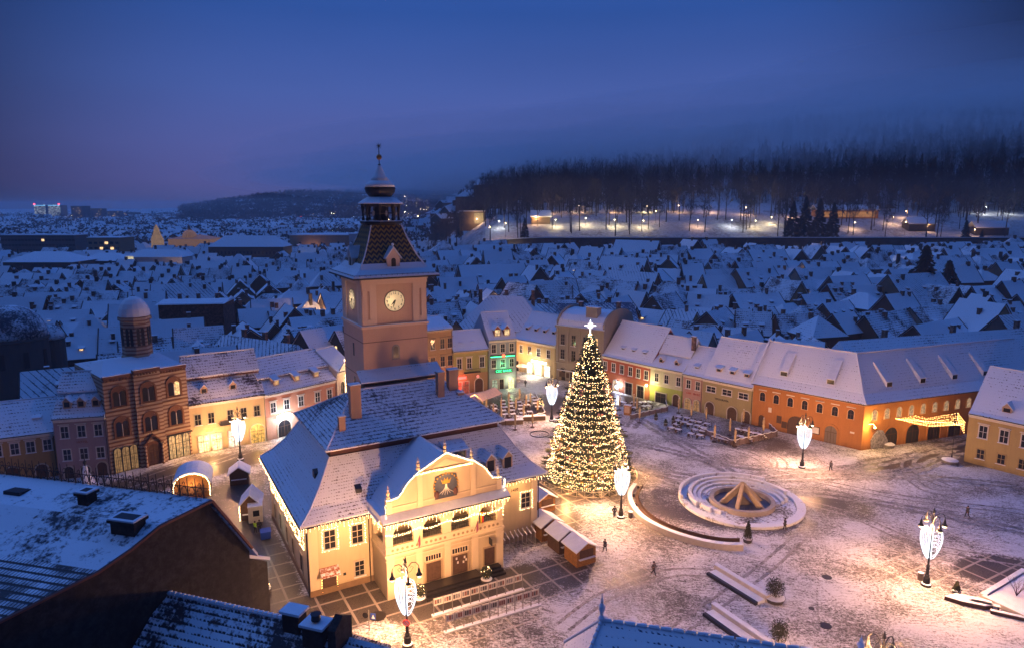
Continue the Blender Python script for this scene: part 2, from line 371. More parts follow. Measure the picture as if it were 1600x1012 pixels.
def build_square():
    # one sheet of paving, cut to the square and the streets that leave it
    x0, x1, y0, y1 = -110, 130, 20, 172; nx, ny = 60, 40; mb = MB()
    for j in range(ny+1):
        for i in range(nx+1): mb.v.append((x0+(x1-x0)*i/nx, y0+(y1-y0)*j/ny, 0))
    for j in range(ny):
        for i in range(nx): k = j*(nx+1)+i; mb.f.append((k, k+1, k+nx+2, k+nx+1))
    m = NT('snowed_paving'); o = m.tc.outputs["Object"]
    sp = m.n("ShaderNodeSeparateXYZ", {0: m.mapping((1, 1, 1), (0, 0, -CA))})
    # paving: dark setts crossed by pale stone bands
    def band(u, per, w, off=0.):
        return m.math('LESS_THAN', m.math('ABSOLUTE', m.math('SUBTRACT', m.math('FRACT', m.math('DIVIDE', m.math('ADD', u, off), per)), .5)), w/per/2)
    grid = m.math('MAXIMUM', band(sp.outputs[0], 2.7, .26), band(sp.outputs[1], 2.7, .26, .8))
    near = m.n('ShaderNodeVectorMath', {0: o, 1: (-6, 82, 0)}, operation='DISTANCE').outputs['Value']; nr2 = m.n('ShaderNodeVectorMath', {0: o, 1: (*G(1560, 890), 0)}, operation='DISTANCE').outputs['Value']
    grid = m.math('MULTIPLY', grid, m.math('MAXIMUM', m.mapr(near, 21, 26, 1, 0), m.mapr(nr2, 14, 17, 1, 0)))
    nf = m.noise(o, 5, 4, .7); sett = m.n("ShaderNodeTexVoronoi", {"Vector": o, "Scale": 5.5}, feature='DISTANCE_TO_EDGE').outputs[0]
    stone = m.mix(m.mapr(sett, 0, .12), (.02, .018, .016), m.mix(nf, (.05, .042, .036), (.11, .092, .078)))
    pave = m.mix(grid, stone, m.mix(nf, (.26, .22, .18), (.40, .35, .29)))
    # snow lies thin and is scuffed: long smears, crumbs, larger drifts
    wob = m.noise(o, .25, 3); wv = m.n("ShaderNodeVectorMath", {0: o, 1: m.n("ShaderNodeCombineXYZ", {0: m.math('MULTIPLY', wob, 5.), 1: m.math('MULTIPLY', wob, -3.)}).outputs[0]}, operation='ADD').outputs[0]
    s1 = m.noise(m.mapping((.6, 2.3, 1), (0, 0, R(18)), wv), 1.7, 9, .76)
    s2 = m.noise(m.mapping((2.2, .5, 1), (0, 0, R(30)), wv), 1.3, 8, .74)
    s3 = m.noise(o, .09, 4, .6); s4 = m.noise(o, 4.2, 8, .80)
    v = m.math('ADD', m.math('MULTIPLY', s1, .36), m.math('MULTIPLY', s2, .20))
    v = m.math('ADD', v, m.math('MULTIPLY', s4, .44))
    v = m.math('ADD', v, m.math('MULTIPLY', m.math('SUBTRACT', s3, .5), .34))
    # trodden and thawed places, each an ellipse with a ragged edge: x, y, rx, ry, angle, depth
    spots = [(*cw(-3.5, 10)[:2], 3.6, 17, 29.5, .20), (*cw(3, -3.3)[:2], 11, 4.2, 29.5, .26), (*cw(15, -7.5)[:2], 9, 3.6, 29.5, .15),
             (*cw(30, 3)[:2], 7, 5.5, 29.5, .15), (*cw(24, -9)[:2], 8, 4, 29.5, .10), (11.8, 101, 11, 10, 0, .10), (3, 96, 10, 9, 20, .08), (24.5, 92, 7.5, 7.5, 0, .075), (33, 86, 12, 4.5, -15, .07), (45, 91, 8, 6, 0, .05),
             (-52, 103, 16, 5, 42, .17), (-40, 90, 8, 12, 20, .10), (5, 141, 14, 9, 0, .10), (22, 146, 14, 4, -48, .16), (84, 113, 16, 6, 18, .22), (63, 107, 8, 3.5, 10, .12),
             (*G(1570, 890)[:2], 6, 3.4, 8, .26), (-14, 60, 12, 5, 30, .05), (44, 118, 10, 6, -45, .08), (14, 120, 8, 14, 0, .05)]
    for (x, y, rx, ry, an, dp) in spots:
        mp = m.n("ShaderNodeVectorRotate", {0: m.n("ShaderNodeVectorMath", {0: o, 1: (x, y, 0)}, operation='SUBTRACT').outputs[0], "Angle": -R(an)}, rotation_type='Z_AXIS').outputs[0]
        sc_ = m.n("ShaderNodeVectorMath", {0: mp, 1: (1/rx, 1/ry, 0)}, operation='MULTIPLY').outputs[0]
        L = m.n("ShaderNodeVectorMath", {0: sc_}, operation='LENGTH').outputs["Value"]
        v = m.math('SUBTRACT', v, m.math('MULTIPLY', m.mapr(L, 1.15, .55, 0, 1, True), dp))
    f = m.mapr(v, .454, .520, 0, 1)
    melt = m.mapr(v, .41, .50, .0, 1)
    slush = m.mix(melt, pave, m.mix(.22, pave, (.42, .36, .31)))
    sn = m.mix(m.mapr(s1, .35, .7), (.62, .60, .60), (.80, .80, .82))
    m.set("Base Color", m.mix(f, slush, sn)); m.set("Roughness", m.mapr(f, 0, 1, .38, .8)); m.bump(m.math('ADD', f, m.math('MULTIPLY', nf, .3)), .05, .55)
    return tag(mb.build('paved_square', m.m), kind='structure')
build_square()
def strip(mb, pts, w, z=.012):
    L = []
    for k, p in enumerate(pts):
        a = pts[max(k-1, 0)]; b = pts[min(k+1, len(pts)-1)]; dx, dy = b[0]-a[0], b[1]-a[1]; q = math.hypot(dx, dy) or 1
        ww = w*(.35+.65*random.random())
        L.append((p[0]-dy/q*ww/2, p[1]+dx/q*ww/2, z)); L.append((p[0]+dy/q*ww/2, p[1]-dx/q*ww/2, z))
    mb.add(L, [(2*i, 2*i+1, 2*i+3, 2*i+2) for i in range(len(pts)-1)])
def curve(pts, n=40):
    o = []; P = [pts[0]]+pts+[pts[-1]]
    for i in range(len(P)-3):
        for k in range(n):
            t = k/n; a, b, c, d = P[i:i+4]
            o.append(tuple(.5*((2*b[j])+(c[j]-a[j])*t+(2*a[j]-5*b[j]+4*c[j]-d[j])*t*t+(-a[j]+3*b[j]-3*c[j]+d[j])*t**3) for j in range(2)))
    o.append(pts[-1]); return o
def build_tracks():
    m = NT('tyre_slush'); o = m.tc.outputs["Object"]
    nz = m.noise(o, 1.4, 8, .75)
    f = m.mapr(nz, .40, .56, 0, 1); m.set("Base Color", m.mix(f, (.09, .075, .065), (.5, .47, .45))); m.set("Roughness", .6)
    big = m.noise(o, .35, 3)
    m.set("Alpha", m.mapr(m.math('ADD', m.math('MULTIPLY', nz, .5), m.math('MULTIPLY', big, .5)), .51, .66, .97, .0)); m.bump(nz, .04, .6)
    paths = [[(985, 720), (1060, 742), (1150, 745), (1260, 738), (1380, 722), (1500, 690), (1590, 668)],
             [(1000, 655), (1060, 690), (1120, 720), (1200, 732), (1300, 738), (1420, 735), (1500, 705)],
             [(985, 690), (1050, 705), (1105, 720), (1140, 737), (1145, 748)], [(1075, 690), (1150, 702), (1195, 722), (1190, 742), (1150, 750)],
             [(1110, 693), (1180, 702), (1220, 720), (1215, 738)], [(985, 728), (1080, 762), (1250, 768), (1400, 790), (1600, 830)], [(1250, 745), (1400, 775), (1600, 800)],
             [(1480, 700), (1425, 712), (1420, 740), (1450, 765), (1500, 770)], [(1505, 705), (1445, 715), (1440, 740), (1480, 760)], [(1200, 750), (1330, 745), (1440, 745), (1600, 760)],
             [(190, 755), (260, 730), (340, 705), (430, 690)], [(200, 765), (290, 738), (400, 700)], [(880, 640), (900, 600), (870, 575)], [(985, 668), (1010, 640), (1050, 622)],
             [(1000, 735), (1100, 755), (1300, 795), (1440, 850), (1600, 880)], [(880, 980), (950, 930), (1050, 895), (1160, 900)], [(1030, 1005), (1180, 900), (1250, 840)]]
    mb = MB(); z = .012
    for p in paths:
        c = curve([G(*q) for q in p], 30)
        for off in (-.8, -.62, .72, .9):
            c2 = []
            for k, q in enumerate(c):
                a = c[max(k-1, 0)]; b = c[min(k+1, len(c)-1)]; dx, dy = b[0]-a[0], b[1]-a[1]; L = math.hypot(dx, dy) or 1
                c2.append((q[0]-dy/L*off, q[1]+dx/L*off))
            strip(mb, c2, .34, z); z += .0004
    for p in paths[:3]+[paths[5], paths[9], paths[13]]:
        c = curve([G(*q) for q in p], 30)
        for off in (-.75, .8):
            c2 = []
            for k, q in enumerate(c):
                a = c[max(k-1, 0)]; b = c[min(k+1, len(c)-1)]; dx, dy = b[0]-a[0], b[1]-a[1]; L = math.hypot(dx, dy) or 1
                c2.append((q[0]-dy/L*off, q[1]+dx/L*off))
            strip(mb, c2, 1.5, z); z += .0004
    # footprint trails
    for p in [[(1420, 720), (1418, 800), (1408, 860), (1385, 940), (1370, 1010)], [(1435, 740), (1430, 800), (1400, 900)], [(1280, 870), (1275, 930), (1280, 990)],
              [(1300, 985), (1390, 905), (1450, 860)], [(1300, 1005), (1400, 930), (1500, 875)], [(1010, 880), (1100, 860), (1250, 800)], [(900, 900), (960, 860), (1010, 800)], [(1180, 850), (1260, 900), (1330, 960)]]:
        c = curve([G(*q) for q in p], 30); L = 0
        for k in range(1, len(c)):
            L += math.hypot(c[k][0]-c[k-1][0], c[k][1]-c[k-1][1])
            if L > .36:
                L = 0; x, y = c[k]; r = .10; s = .12*(1 if k % 2 else -1)
                mb.quad(*[(x+s+r*1.1*cos(t), y+r*1.7*sin(t), z) for t in (0, 1, 2, 3.1, 4.2, 5.3)])
    tag(mb.build('slush_tracks', m.m), kind='stuff')
build_tracks()
# ================================================================ windows and facade pieces (facade frame: x along, y into the house, z up)
def window(par, x, z, w, h, frame=WHITE, glass=GLASS, y=0., arch=False, fw=.16, bars=(1, 2), sill=True, hood=False):
    """x centre, z bottom"""
    fr = MB(); x0, x1 = x-w/2, x+w/2
    if arch:
        o = arch_pts(x0-fw, x1+fw, z-fw*.5, z+h+fw, 10); i = arch_pts(x0, x1, z, z+h, 10)
        n = len(o); yb, yf = y, y-.09
        vs = [(a, yf, b) for a, b in o]+[(a, yf, b) for a, b in i]+[(a, yb, b) for a, b in o]+[(a, yb, b) for a, b in i]
        fs = []
        for k in range(n):
            q = (k+1) % n; fs += [(k, q, n+q, n+k), (k, 2*n+k, 2*n+q, q), (n+k, n+q, 3*n+q, 3*n+k)]
        fr.add(vs, fs)
    else:
        fr.box(x0-fw, y-.09, z, x0, y, z+h); fr.box(x1, y-.09, z, x1+fw, y, z+h); fr.box(x0-fw, y-.11, z+h, x1+fw, y, z+h+fw)
        fr.box(x0-fw, y-.13, z-.14, x1+fw, y, z)
    if hood:
        fr.box(x0-fw-.15, y-.25, z+h+fw+.12, x1+fw+.15, y, z+h+fw+.26)
    f = fr.build('window', frame, par)
    p = MB()
    if arch: p.py(arch_pts(x0, x1, z, z+h, 10), y-.02, y-.01)
    else: p.box(x0, y-.02, z, x1, y-.01, z+h)
    p.build('pane', glass, f)
    b = MB(); nx, nz = bars
    for k in range(nx): xx = x0+w*(k+1)/(nx+1); b.box(xx-.03, y-.06, z, xx+.03, y-.021, z+h*(.98 if not arch or nx == 1 else .8))
    for k in range(nz): zz = z+h*(k+1)/(nz+1); b.box(x0, y-.055, zz-.03, x1, y-.022, zz+.03)
    if nx+nz: b.build('glazing_bars', frame if not arch else DWOOD, f)
    if sill and not arch: MB().box(x0-fw-.06, y-.24, z-.16, x1+fw+.06, y-.131, z-.06).build('sill', SNOWM, f)
    return f
def opening(par, x, z, w, h, mat=None, y=0., frame=STONE, name='doorway', fw=.18, arch=True):
    """a portal: surround, and the dark or lit recess behind"""
    fr = MB(); o = arch_pts(x-w/2-fw, x+w/2+fw, z, z+h+fw, 12) if arch else [(x-w/2-fw, z), (x+w/2+fw, z), (x+w/2+fw, z+h+fw), (x-w/2-fw, z+h+fw)]
    i = arch_pts(x-w/2, x+w/2, z, z+h, 12) if arch else [(x-w/2, z), (x+w/2, z), (x+w/2, z+h), (x-w/2, z+h)]
    n = len(o); vs = [(a, y-.14, b) for a, b in o]+[(a, y-.14, b) for a, b in i]+[(a, y, b) for a, b in o]+[(a, y, b) for a, b in i]; fs = []
    for k in range(n):
        q = (k+1) % n; fs += [(k, q, n+q, n+k), (k, 2*n+k, 2*n+q, q), (n+k, n+q, 3*n+q, 3*n+k)]
    fr.add(vs, fs); f = fr.build(name, frame, par)
    d = MB(); d.py(i, y-.03, y-.005); d.build('door_leaf', mat or DWOOD, f)
    b = MB(); b.box(x-.04, y-.07, z, x+.04, y-.031, z+h*.98); b.box(x-w/2, y-.07, z+h*.62, x+w/2, y-.031, z+h*.62+.08)
    for s in (-.25, .25): b.box(x+s*w-.02, y-.06, z, x+s*w+.02, y-.031, z+h*.62)
    b.build('door_frame', DWOOD, f); return f
def dormer(par, x, z, w, h, y0, depth, wall=WHITE, kind='gable', glass=GLASS, roofm=SNOWM):
    """stands on the front roof slope: front face at y0, runs back 'depth'"""
    d = MB()
    if kind == 'gable':
        d.py([(x-w/2, z), (x+w/2, z), (x+w/2, z+h), (x, z+h+w*.55), (x-w/2, z+h)], y0, y0+depth)
        r = MB(); t = .12; e = .18; ph = w*.55*(1+e*2/w)
        zt = z+h+w*.55; zl = zt-ph
        r.py([(x-w/2-e, zl), (x, zt), (x+w/2+e, zl), (x+w/2+e, zl+t), (x, zt+t*1.5), (x-w/2-e, zl+t)], y0-.25, y0+depth)
    else:   # shed dormer under a tilted lid
        d.px([(y0, z), (y0, z+h), (y0+depth, z+h+depth*.30), (y0+depth, z)], x-w/2, x+w/2)
        r = MB(); r.px([(y0-.35, z+h-.06), (y0-.35, z+h+.12), (y0+depth+.3, z+h+depth*.33+.22), (y0+depth+.3, z+h+depth*.30+.02)], x-w/2-.2, x+w/2+.2)
    o = d.build('dormer', wall, par); r.build('dormer_roof', roofm, o)
    p = MB(); p.box(x-w/2+.18, y0-.03, z+.2 if h > .8 else z+.08, x+w/2-.18, y0-.005, z+h-.08)
    p.box(x-.035, y0-.05, z+.2, x+.035, y0-.031, z+h-.08); p.build('dormer_window', glass, o)
    return o
def chimney(par, x, y, z0, z1, w=.8, d=.7, mat=None, pots=True):
    c = MB(); c.box(x-w/2, y-d/2, z0, x+w/2, y+d/2, z1); c.box(x-w/2-.08, y-d/2-.08, z1, x+w/2+.08, y+d/2+.08, z1+.14)
    o = c.build('chimney', mat or M_brick('chimney_brick', (.16, .10, .08)), par)
    s = MB(); s.box(x-w/2-.06, y-d/2-.06, z1+.142, x+w/2+.06, y+d/2+.06, z1+.26)
    s.build('snow_cap', SNOWM, o)
    return o
def sign_text(par, txt, size, loc, mat, rot=(pi/2, 0, 0), name='lettering', ext=.02, align='CENTER', sx=1):
    c = bpy.data.curves.new(name, 'FONT'); c.body = txt; c.size = size; c.extrude = ext; c.align_x = align; c.align_y = 'CENTER'
    tmp = bpy.data.objects.new('tmp_text', c); me = bpy.data.meshes.new_from_object(tmp); me.name = name; me.materials.clear(); me.materials.append(mat)
    bpy.data.objects.remove(tmp); bpy.data.curves.remove(c)
    o = bpy.data.objects.new(name, me); sc.collection.objects.link(o)
    o.location = loc; o.rotation_euler = rot; o.scale = (sx, 1, 1)
    if par: o.parent = par
    return o
def bulbs_along(mb, pts, step, r=.045, sag=0, jit=.03, icicle=0):
    """bulbs on a string through pts; icicle > 0 hangs short drops of bulbs below"""
    k = 0; mb.tube([tuple(p) for p in pts], .001, 3)
    for a, b in zip(pts, pts[1:]):
        L = math.dist(a, b); n = max(1, int(L/step))
        for i in range(n):
            t = i/n; p = [a[j]+(b[j]-a[j])*t+random.uniform(-jit, jit) for j in range(3)]; p[2] -= sag*4*t*(1-t)
            mb.octa(p, r); k += 1
            if icicle and k % 2 == 0:
                d = random.choice((.25, .45, .7, .35))*icicle; q = .16
                mb.box(p[0]-.002, p[1]-.002, p[2]-d, p[0]+.002, p[1]+.002, p[2])
                while q < d: mb.octa((p[0], p[1], p[2]-q), r*.8); q += .17
def wire_along(pts, mat=DARKMETAL, par=None, name='string_wire'):
    return MB().tube(pts, .012, 3).build(name, mat, par)
# ================================================================ council house
def council_house():
    ROT = CA; L, D, ZE = 28.7, 22.0, 8.9
    WALL = M_plaster('yellow_plaster', (.62, .49, .31), .18); T = thing('council_house', 'large yellow town hall with arcaded balcony, curved gable and snowy double roof', 'town hall', (CO[0], CO[1], 0), ROT)
    TRIM = M_plaster('cream_trim', (.74, .60, .40), .12)
    w = MB(); w.box(0, 0, -.2, L, D, ZE-.1); w.build('wall', WALL, T)
    each('corner_pilaster', TRIM, T, [(0, -.10, 0, .9, -.004, ZE-.12), (L-.9, -.10, 0, L, -.004, ZE-.12), (-.10, -.10, 0, -.004, .9, ZE-.12), (-.10, D-.9, 0, -.004, D, ZE-.12)])
    b = MB(); b.box(-.12, -.14, 0, L+.12, -.101, .7); b.box(-.16, -.1, 0, -.101, D, .7); b.build('plinth', M_plain('brown_plinth', (.22, .14, .08)), T)
    # lower roof: bell-cast skirt between eave rectangle and the ring under the upper roof
    rt = M_roof('snowy_tiles_thin', (.07, .045, .045), .62, .27, 'tile', .42, .12)
    rt2 = M_roof('snowy_tiles_upper', (.06, .05, .06), .50, .27, 'tile', .55, .10)
    def ring(u0, v0, u1, v1, z): return [(u0, v0, z), (u1, v0, z), (u1, v1, z), (u0, v1, z)]
    rings = [ring(-1.0, -1.0, L+1.0, D+1.0, 8.55), ring(-1.0, -1.0, L+1.0, D+1.0, 8.75), ring(.5, .5, L-.5, D-.5, 9.9), ring(1.9, 1.9, L-1.9, D-1.9, 11.6), ring(3.5, 3.5, L-3.5, D-3.5, 14.2)]
    m = MB(); m.v = [q for r in rings for q in r]
    for k in range(len(rings)-1):
        for i in range(4): m.f.append((4*k+i, 4*k+(i+1) % 4, 4*k+4+(i+1) % 4, 4*k+4+i))
    m.f.append((3, 2, 1, 0)); lr = m.build('lower_roof', rt, T)
    bd = MB(); bd.box(3.7, 3.7, 13.9, L-3.7, D-3.7, 15.0); bd.build('red_roof_band', M_plain('oxblood_boards', (.085, .022, .015), .7), T)
    u = MB(); e = ring(3.0, 3.0, L-3.0, D-3.0, 14.95); e2 = ring(3.0, 3.0, L-3.0, D-3.0, 15.12)
    ra, rb = (8.6, 11, 19.4), (L-8.3, 11, 19.4)
    u.v = e+e2+[ra, rb]; u.f = [(3, 2, 1, 0)]+[(i, (i+1) % 4, 4+(i+1) % 4, 4+i) for i in range(4)]+[(4, 5, 9, 8), (5, 6, 9), (6, 7, 8, 9), (7, 4, 8)]
    u.build('upper_roof', rt2, T)
    hp = MB()
    for a, b_ in ((e2[0], ra), (e2[3], ra), (e2[1], rb), (e2[2], rb), (ra, rb)): hp.tube([a, b_], .12, 6)
    for k in range(2, 5):
        for i in range(4): hp.tube([rings[k-1][i], rings[k][i]], .10, 6)
    hp.build('ridge_caps', M_roof('snowy_caps', (.12, .06, .05), .8, .4, 'plain', .2), T)
    g = MB(); a = ring(-1.06, -1.06, L+1.06, D+1.06, 8.5)
    for i in range(4): g.tube([a[i], a[(i+1) % 4]], .08, 6)
    g.tube([(-.16, .3, 8.4), (-.16, .3, 0)], .06, 6); g.tube([(L+.15, -.1, 8.4), (L+.15, -.1, 0.2)], .06, 6); g.tube([(6.6, -.15, 8.4), (6.6, -.15, 0)], .06, 6)
    g.build('gutter', DARKMETAL, T)
    # small roof hatches
    for (x, y, z) in ((2.2, 4.5, 12.2),):
        h = MB(); h.px([(y-.3, z-.5), (y-.3, z+.1), (y+.6, z+.35), (y+.6, z-.5)], x-.3, x+.3); h.build('roof_hatch', DARKMETAL, T)
    h = MB(); h.px([(.9, 10.2), (.9, 10.9), (2.0, 11.4), (2.0, 10.2)], 5.6, 6.3); h.build('roof_hatch', DARKMETAL, T)
    # chimneys on the upper roof
    CM = M_plaster('chimney_plaster', (.42, .27, .20), .2)
    for (x, y, z0, z1, ww, dd) in ((7.7, 7.2, 16.6, 21.0, 1.25, 1.0), (5.6, 5.6, 15.3, 17.9, .75, .6), (19.2, 8.4, 16.9, 20.9, .9, .8), (21.3, 9.2, 15.7, 20.8, 1.3, .9), (21.9, 8.2, 15.2, 17.9, .8, .7)):
        chimney(T, x, y, z0, z1, ww, dd, CM)
    # dormers on the front and right slopes
    DW = M_plaster('dormer_plaster', (.5, .36, .26), .15)
    o = dormer(T, 18.2, 11.5, 2.6, 1.5, 1.4, 2.6, DW, 'shed', GLASS, rt)
    for x in (22.3, 24.7): dormer(T, x, 9.3, 1.3, 2.0, .45, 2.6, DW, 'gable', GLASS, rt)
    for y in (9.5, 13):
        d = MB(); d.box(L-2.2, y-.6, 9.2, L-.3, y+.6, 11.2); q = d.build('dormer', DW, T)
        r = MB(); r.prism([(L-.1, y-.85, 11.1), (L-.1, y, 11.9), (L-.1, y+.85, 11.1)], (-3, 0, 0)); r.build('dormer_roof', SNOWM, q)
    # windows
    LF = M_plaster('window_surround', (.55, .48, .36))
    for (x, z, ww, h) in ((2.25, 5.15, 1.15, 2.1), (5.3, 5.05, 1.15, 2.1), (27.0, 4.3, 1.2, 1.9), (22.9, 4.3, .9, 1.6)):
        f = window(T, x, z, ww, h, LF, GLASS, bars=(1, 2))
        s = MB(); q = .28; bulbs_along(s, [(x-ww/2-q, -.2, z-q*.6), (x-ww/2-q, -.2, z+h+q), (x+ww/2+q, -.2, z+h+q), (x+ww/2+q, -.2, z-q*.6), (x-ww/2-q, -.2, z-q*.6)], .2, .042, jit=.05); s.build('string_lights', BULB, f)
    window(T, 5.4, 1.1, 1.0, 1.7, LF, GLASS, bars=(1, 2)); window(T, 22.9, .9, .9, 1.5, LF, GLASS)
    # side (left) wall windows, wreathed upstairs, plain below
    def side_window(y, z, ww, h, lit=False, arch=False):
        f = MB(); f.box(-.10, y-ww/2-.14, z-.12, -.004, y-ww/2, z+h+.14); f.box(-.10, y+ww/2, z-.12, -.004, y+ww/2+.14, z+h+.14); f.box(-.10, y-ww/2, z+h, -.004, y+ww/2, z+h+.14); f.box(-.14, y-ww/2, z-.14, -.004, y+ww/2, z)
        f = f.build('window', LF, T); MB().box(-.03, y-ww/2, z, -.006, y+ww/2, z+h).build('pane', GLASS, f)
        b = MB(); b.box(-.06, y-.03, z, -.031, y+.03, z+h); b.box(-.06, y-ww/2, z+h*.6, -.031, y+ww/2, z+h*.6+.05); b.build('glazing_bars', DWOOD, f)
        if lit:
            s = MB(); q = .24
            for rr in (0, .12): bulbs_along(s, [(-.2, y-ww/2-q-rr, z-.15), (-.2, y-ww/2-q-rr, z+h+q), (-.2, y+ww/2+q+rr, z+h+q), (-.2, y+ww/2+q+rr, z-.15), (-.2, y-ww/2-q-rr, z-.15)], .28, .036, jit=.07)
            s.build('string_lights', BULB, f)
    for y in (2.6, 5.0, 7.8, 10.9, 13.9, 16.9, 19.8): side_window(y, 4.9, 1.1, 1.9, True)
    for y in (4.2, 8.6, 12.0, 16.0, 19.5): side_window(y, 1.0, 1.0, 2.1)
    # side awning and door, front left
    dr = MB(); dr.box(1.25, -.05, 0, 2.75, -.004, 2.2); dr = dr.build('side_door', DWOOD, T)
    aw = MB(); aw.px([(0, 3.05), (0, 2.95), (-1.0, 2.3), (-1.0, 2.4)], .95, 3.05); aw.build('awning', M_roof('awning_tile', (.35, .11, .05), .38, .3, 'tile', .5), T)
    s = MB(); bulbs_along(s, [(1.15, -.1, .2), (1.15, -.1, 2.25), (2.85, -.1, 2.25), (2.85, -.1, .2)], .28, .03); s.build('door_string_lights', BULB2, T)
    MB().box(3.55, -.06, 1.55, 3.85, -.004, 1.85).build('vent_grille', DARKMETAL, T)
    # ---- projecting bay with the loggia
    u0, u1, vf = 7.0, 21.2, -4.6
    bay = MB()
    zf, zt = 4.95, 9.2
    doors = [(12.4, 1.8, 3.9), (15.65, 1.9, 3.9), (19.4, 1.4, 2.9)]
    bay.box(u0, vf, -.2, u1, -.01, zf)                           # ground storey block
    bay.build('bay_wall', WALL, T)
    each('bay_pilaster', TRIM, T, [(a_, vf-.12, 0, b_, vf-.004, zf-.051) for a_, b_ in ((u0, u0+.9), (u0+3.35, u0+4.1), (u0+6.75, u0+7.5), (u0+10.15, u0+10.95), (u1-.95, u1))])
    bt = MB()
    bt.box(u0-.15, vf-.2, zf-.05, u1+.15, -.02, zf+.22); bt.box(u0-.1, vf-.16, zf-.5, u1+.1, vf-.121, zf-.38)
    bt.build('bay_cornice', TRIM, T)
    # balcony parapet with dark discs for its round openings
    pr = MB(); pr.box(u0, vf, zf+.22, u1, vf+.22, zf+.95); pr.box(u0, vf+.22, zf+.22, u0+.22, -.01, zf+.95); pr.box(u1-.22, vf+.22, zf+.22, u1, -.01, zf+.95)
    pr.box(u0-.08, vf-.08, zf+.95, u1+.08, vf+.3, zf+1.07); par = pr.build('balcony_parapet', TRIM, T)
    for k in range(24):
        ho = MB()
        x = u0+.75+k*.555
        if abs((x-u0) % 3.55-0) > .55: ho.py([(x+.17*cos(t*pi/4), zf+.58+.17*sin(t*pi/4)) for t in range(8)], vf-.015, vf-.002).build('parapet_roundel', M_plain('roundel_shade_paint', (.32, .22, .12)), par)  # flat discs, the shade of an opening put into their colour
    # arcade wall: four arches cut as one outline
    cx = [u0+2.0+3.42*i for i in range(4)]; r = 1.2; zs = 7.0; top = 9.15
    ar = MB(); y0, y1 = vf, vf+.55
    xs = [u0]+[c for q in cx for c in (q-r, q+r)]+[u1]
    for i in range(0, len(xs), 2): ar.box(xs[i], y0, zf+1.07, xs[i+1], y1, zs)       # piers
    for q in cx:
        n = 12; A_ = [(q+r*cos(pi-pi*i/n), zs+r*sin(pi*i/n)*1.05) for i in range(n+1)]
        for i in range(n):
            (xa, za), (xb, zb) = A_[i], A_[i+1]
            ar.prism([(xa, y0, za), (xb, y0, zb), (xb, y0, top), (xa, y0, top)], (0, y1-y0, 0))
    for i in range(0, len(xs), 2): ar.box(xs[i], y0, zs, xs[i+1], y1, top)
    arc = ar.build('loggia_arcade', TRIM, T)
    for x in (u0, u1-.5):                                             # end arches of the loggia, left and right
        sd = MB()
        for (v0, v1) in ((vf+.55, vf+.9), (-.6, -.01)): sd.box(x, v0, zf+.95, x+.5, v1, top)
        n = 10; c_, r_ = (vf+.9-.6)/2, (-.6-vf-.9)/2; A_ = [(c_-r_*cos(pi*i/n), 7.1+1.1*sin(pi*i/n)) for i in range(n+1)]
        for i in range(n):
            (ya, za), (yb, zb) = A_[i], A_[i+1]; sd.prism([(x, ya, za), (x, yb, zb), (x, yb, top), (x, ya, top)], (.5, 0, 0))
        sd.build('loggia_side_arch', TRIM, T)
    MB().box(u0+.3, vf+.3, zf+.22, u1-.3, -.02, zf+.3).build('loggia_floor', STONE2, T)
    MB().box(u0+.3, vf+.6, top-.1, u1-.3, -.02, top-.02).build('loggia_ceiling', DWOOD, T)
    for q in (cx[0], cx[2]):
        opening(T, q, zf+.3, 1.5, 2.6, DWOOD, -.03, TRIM)
    rl = MB()
    for q in cx:
        for k in range(9): rl.box(q-1.1+k*.27, vf+.3, zf+1.0, q-1.07+k*.27, vf+.33, zf+1.6)
        rl.box(q-1.2, vf+.29, zf+1.6, q+1.2, vf+.34, zf+1.65)
    rl.build('loggia_railing', DARKMETAL, T)
    # ledge with snow above the arcade
    lg = MB(); lg.px([(vf-.95, 9.05), (vf-.95, 9.2), (vf+.1, 9.75), (0, 9.75), (0, 9.15), (vf-.8, 9.15)], u0-.5, u1+.5); lg.build('snowy_ledge', SNOWM, T)
    lf = MB(); lf.box(u0-.52, vf-1.0, 8.9, u1+.52, vf-.951, 9.12); lf.build('ledge_fascia', DARKMETAL, T)
    # curved gable
    P = [(7.2, 9.76), (7.2, 11.2), (7.9, 11.25), (8.5, 11.35), (9.0, 11.9), (9.4, 12.5), (9.9, 13.0), (10.5, 13.45), (10.9, 13.8), (11.3, 13.9), (14.1, 15.3),
         (17.0, 13.9), (17.4, 13.8), (17.9, 13.4), (18.5, 12.95), (19.0, 12.45), (19.4, 11.8), (19.8, 11.3), (20.5, 11.15), (21.0, 11.1), (21.0, 9.76)]
    gb = MB(); gb.py(P, vf, vf+.5); gb.build('gable', M_plaster('gable_plaster', (.63, .50, .33), .15), T)
    each('gable_pilaster', TRIM, T, [(x, vf-.10, 9.78, x+.6, vf-.004, h) for x, h in ((7.2, 11.1), (10.7, 13.5), (17.1, 13.5), (20.4, 11.0))])
    gp = MB()
    gp.box(7.2, vf-.08, 10.35, 21, vf-.005, 10.5); gp.box(11.3, vf-.14, 13.55, 17.1, vf-.101, 13.75); gp.build('gable_moulding', TRIM, T)
    cp = MB()
    for a_, b_ in zip(P[1:-1], P[2:-1]): cp.py([(a_[0], a_[1]), (b_[0], b_[1]), (b_[0], b_[1]+.16), (a_[0], a_[1]+.16)], vf-.12, vf+.62)
    cp.build('gable_coping', SNOWM, T)
    # triangular relief in the pediment
    MB().py([(12.4, 13.95), (15.9, 13.95), (14.1, 14.75)], vf-.04, vf-.002).build('pediment_relief', TRIM, T)
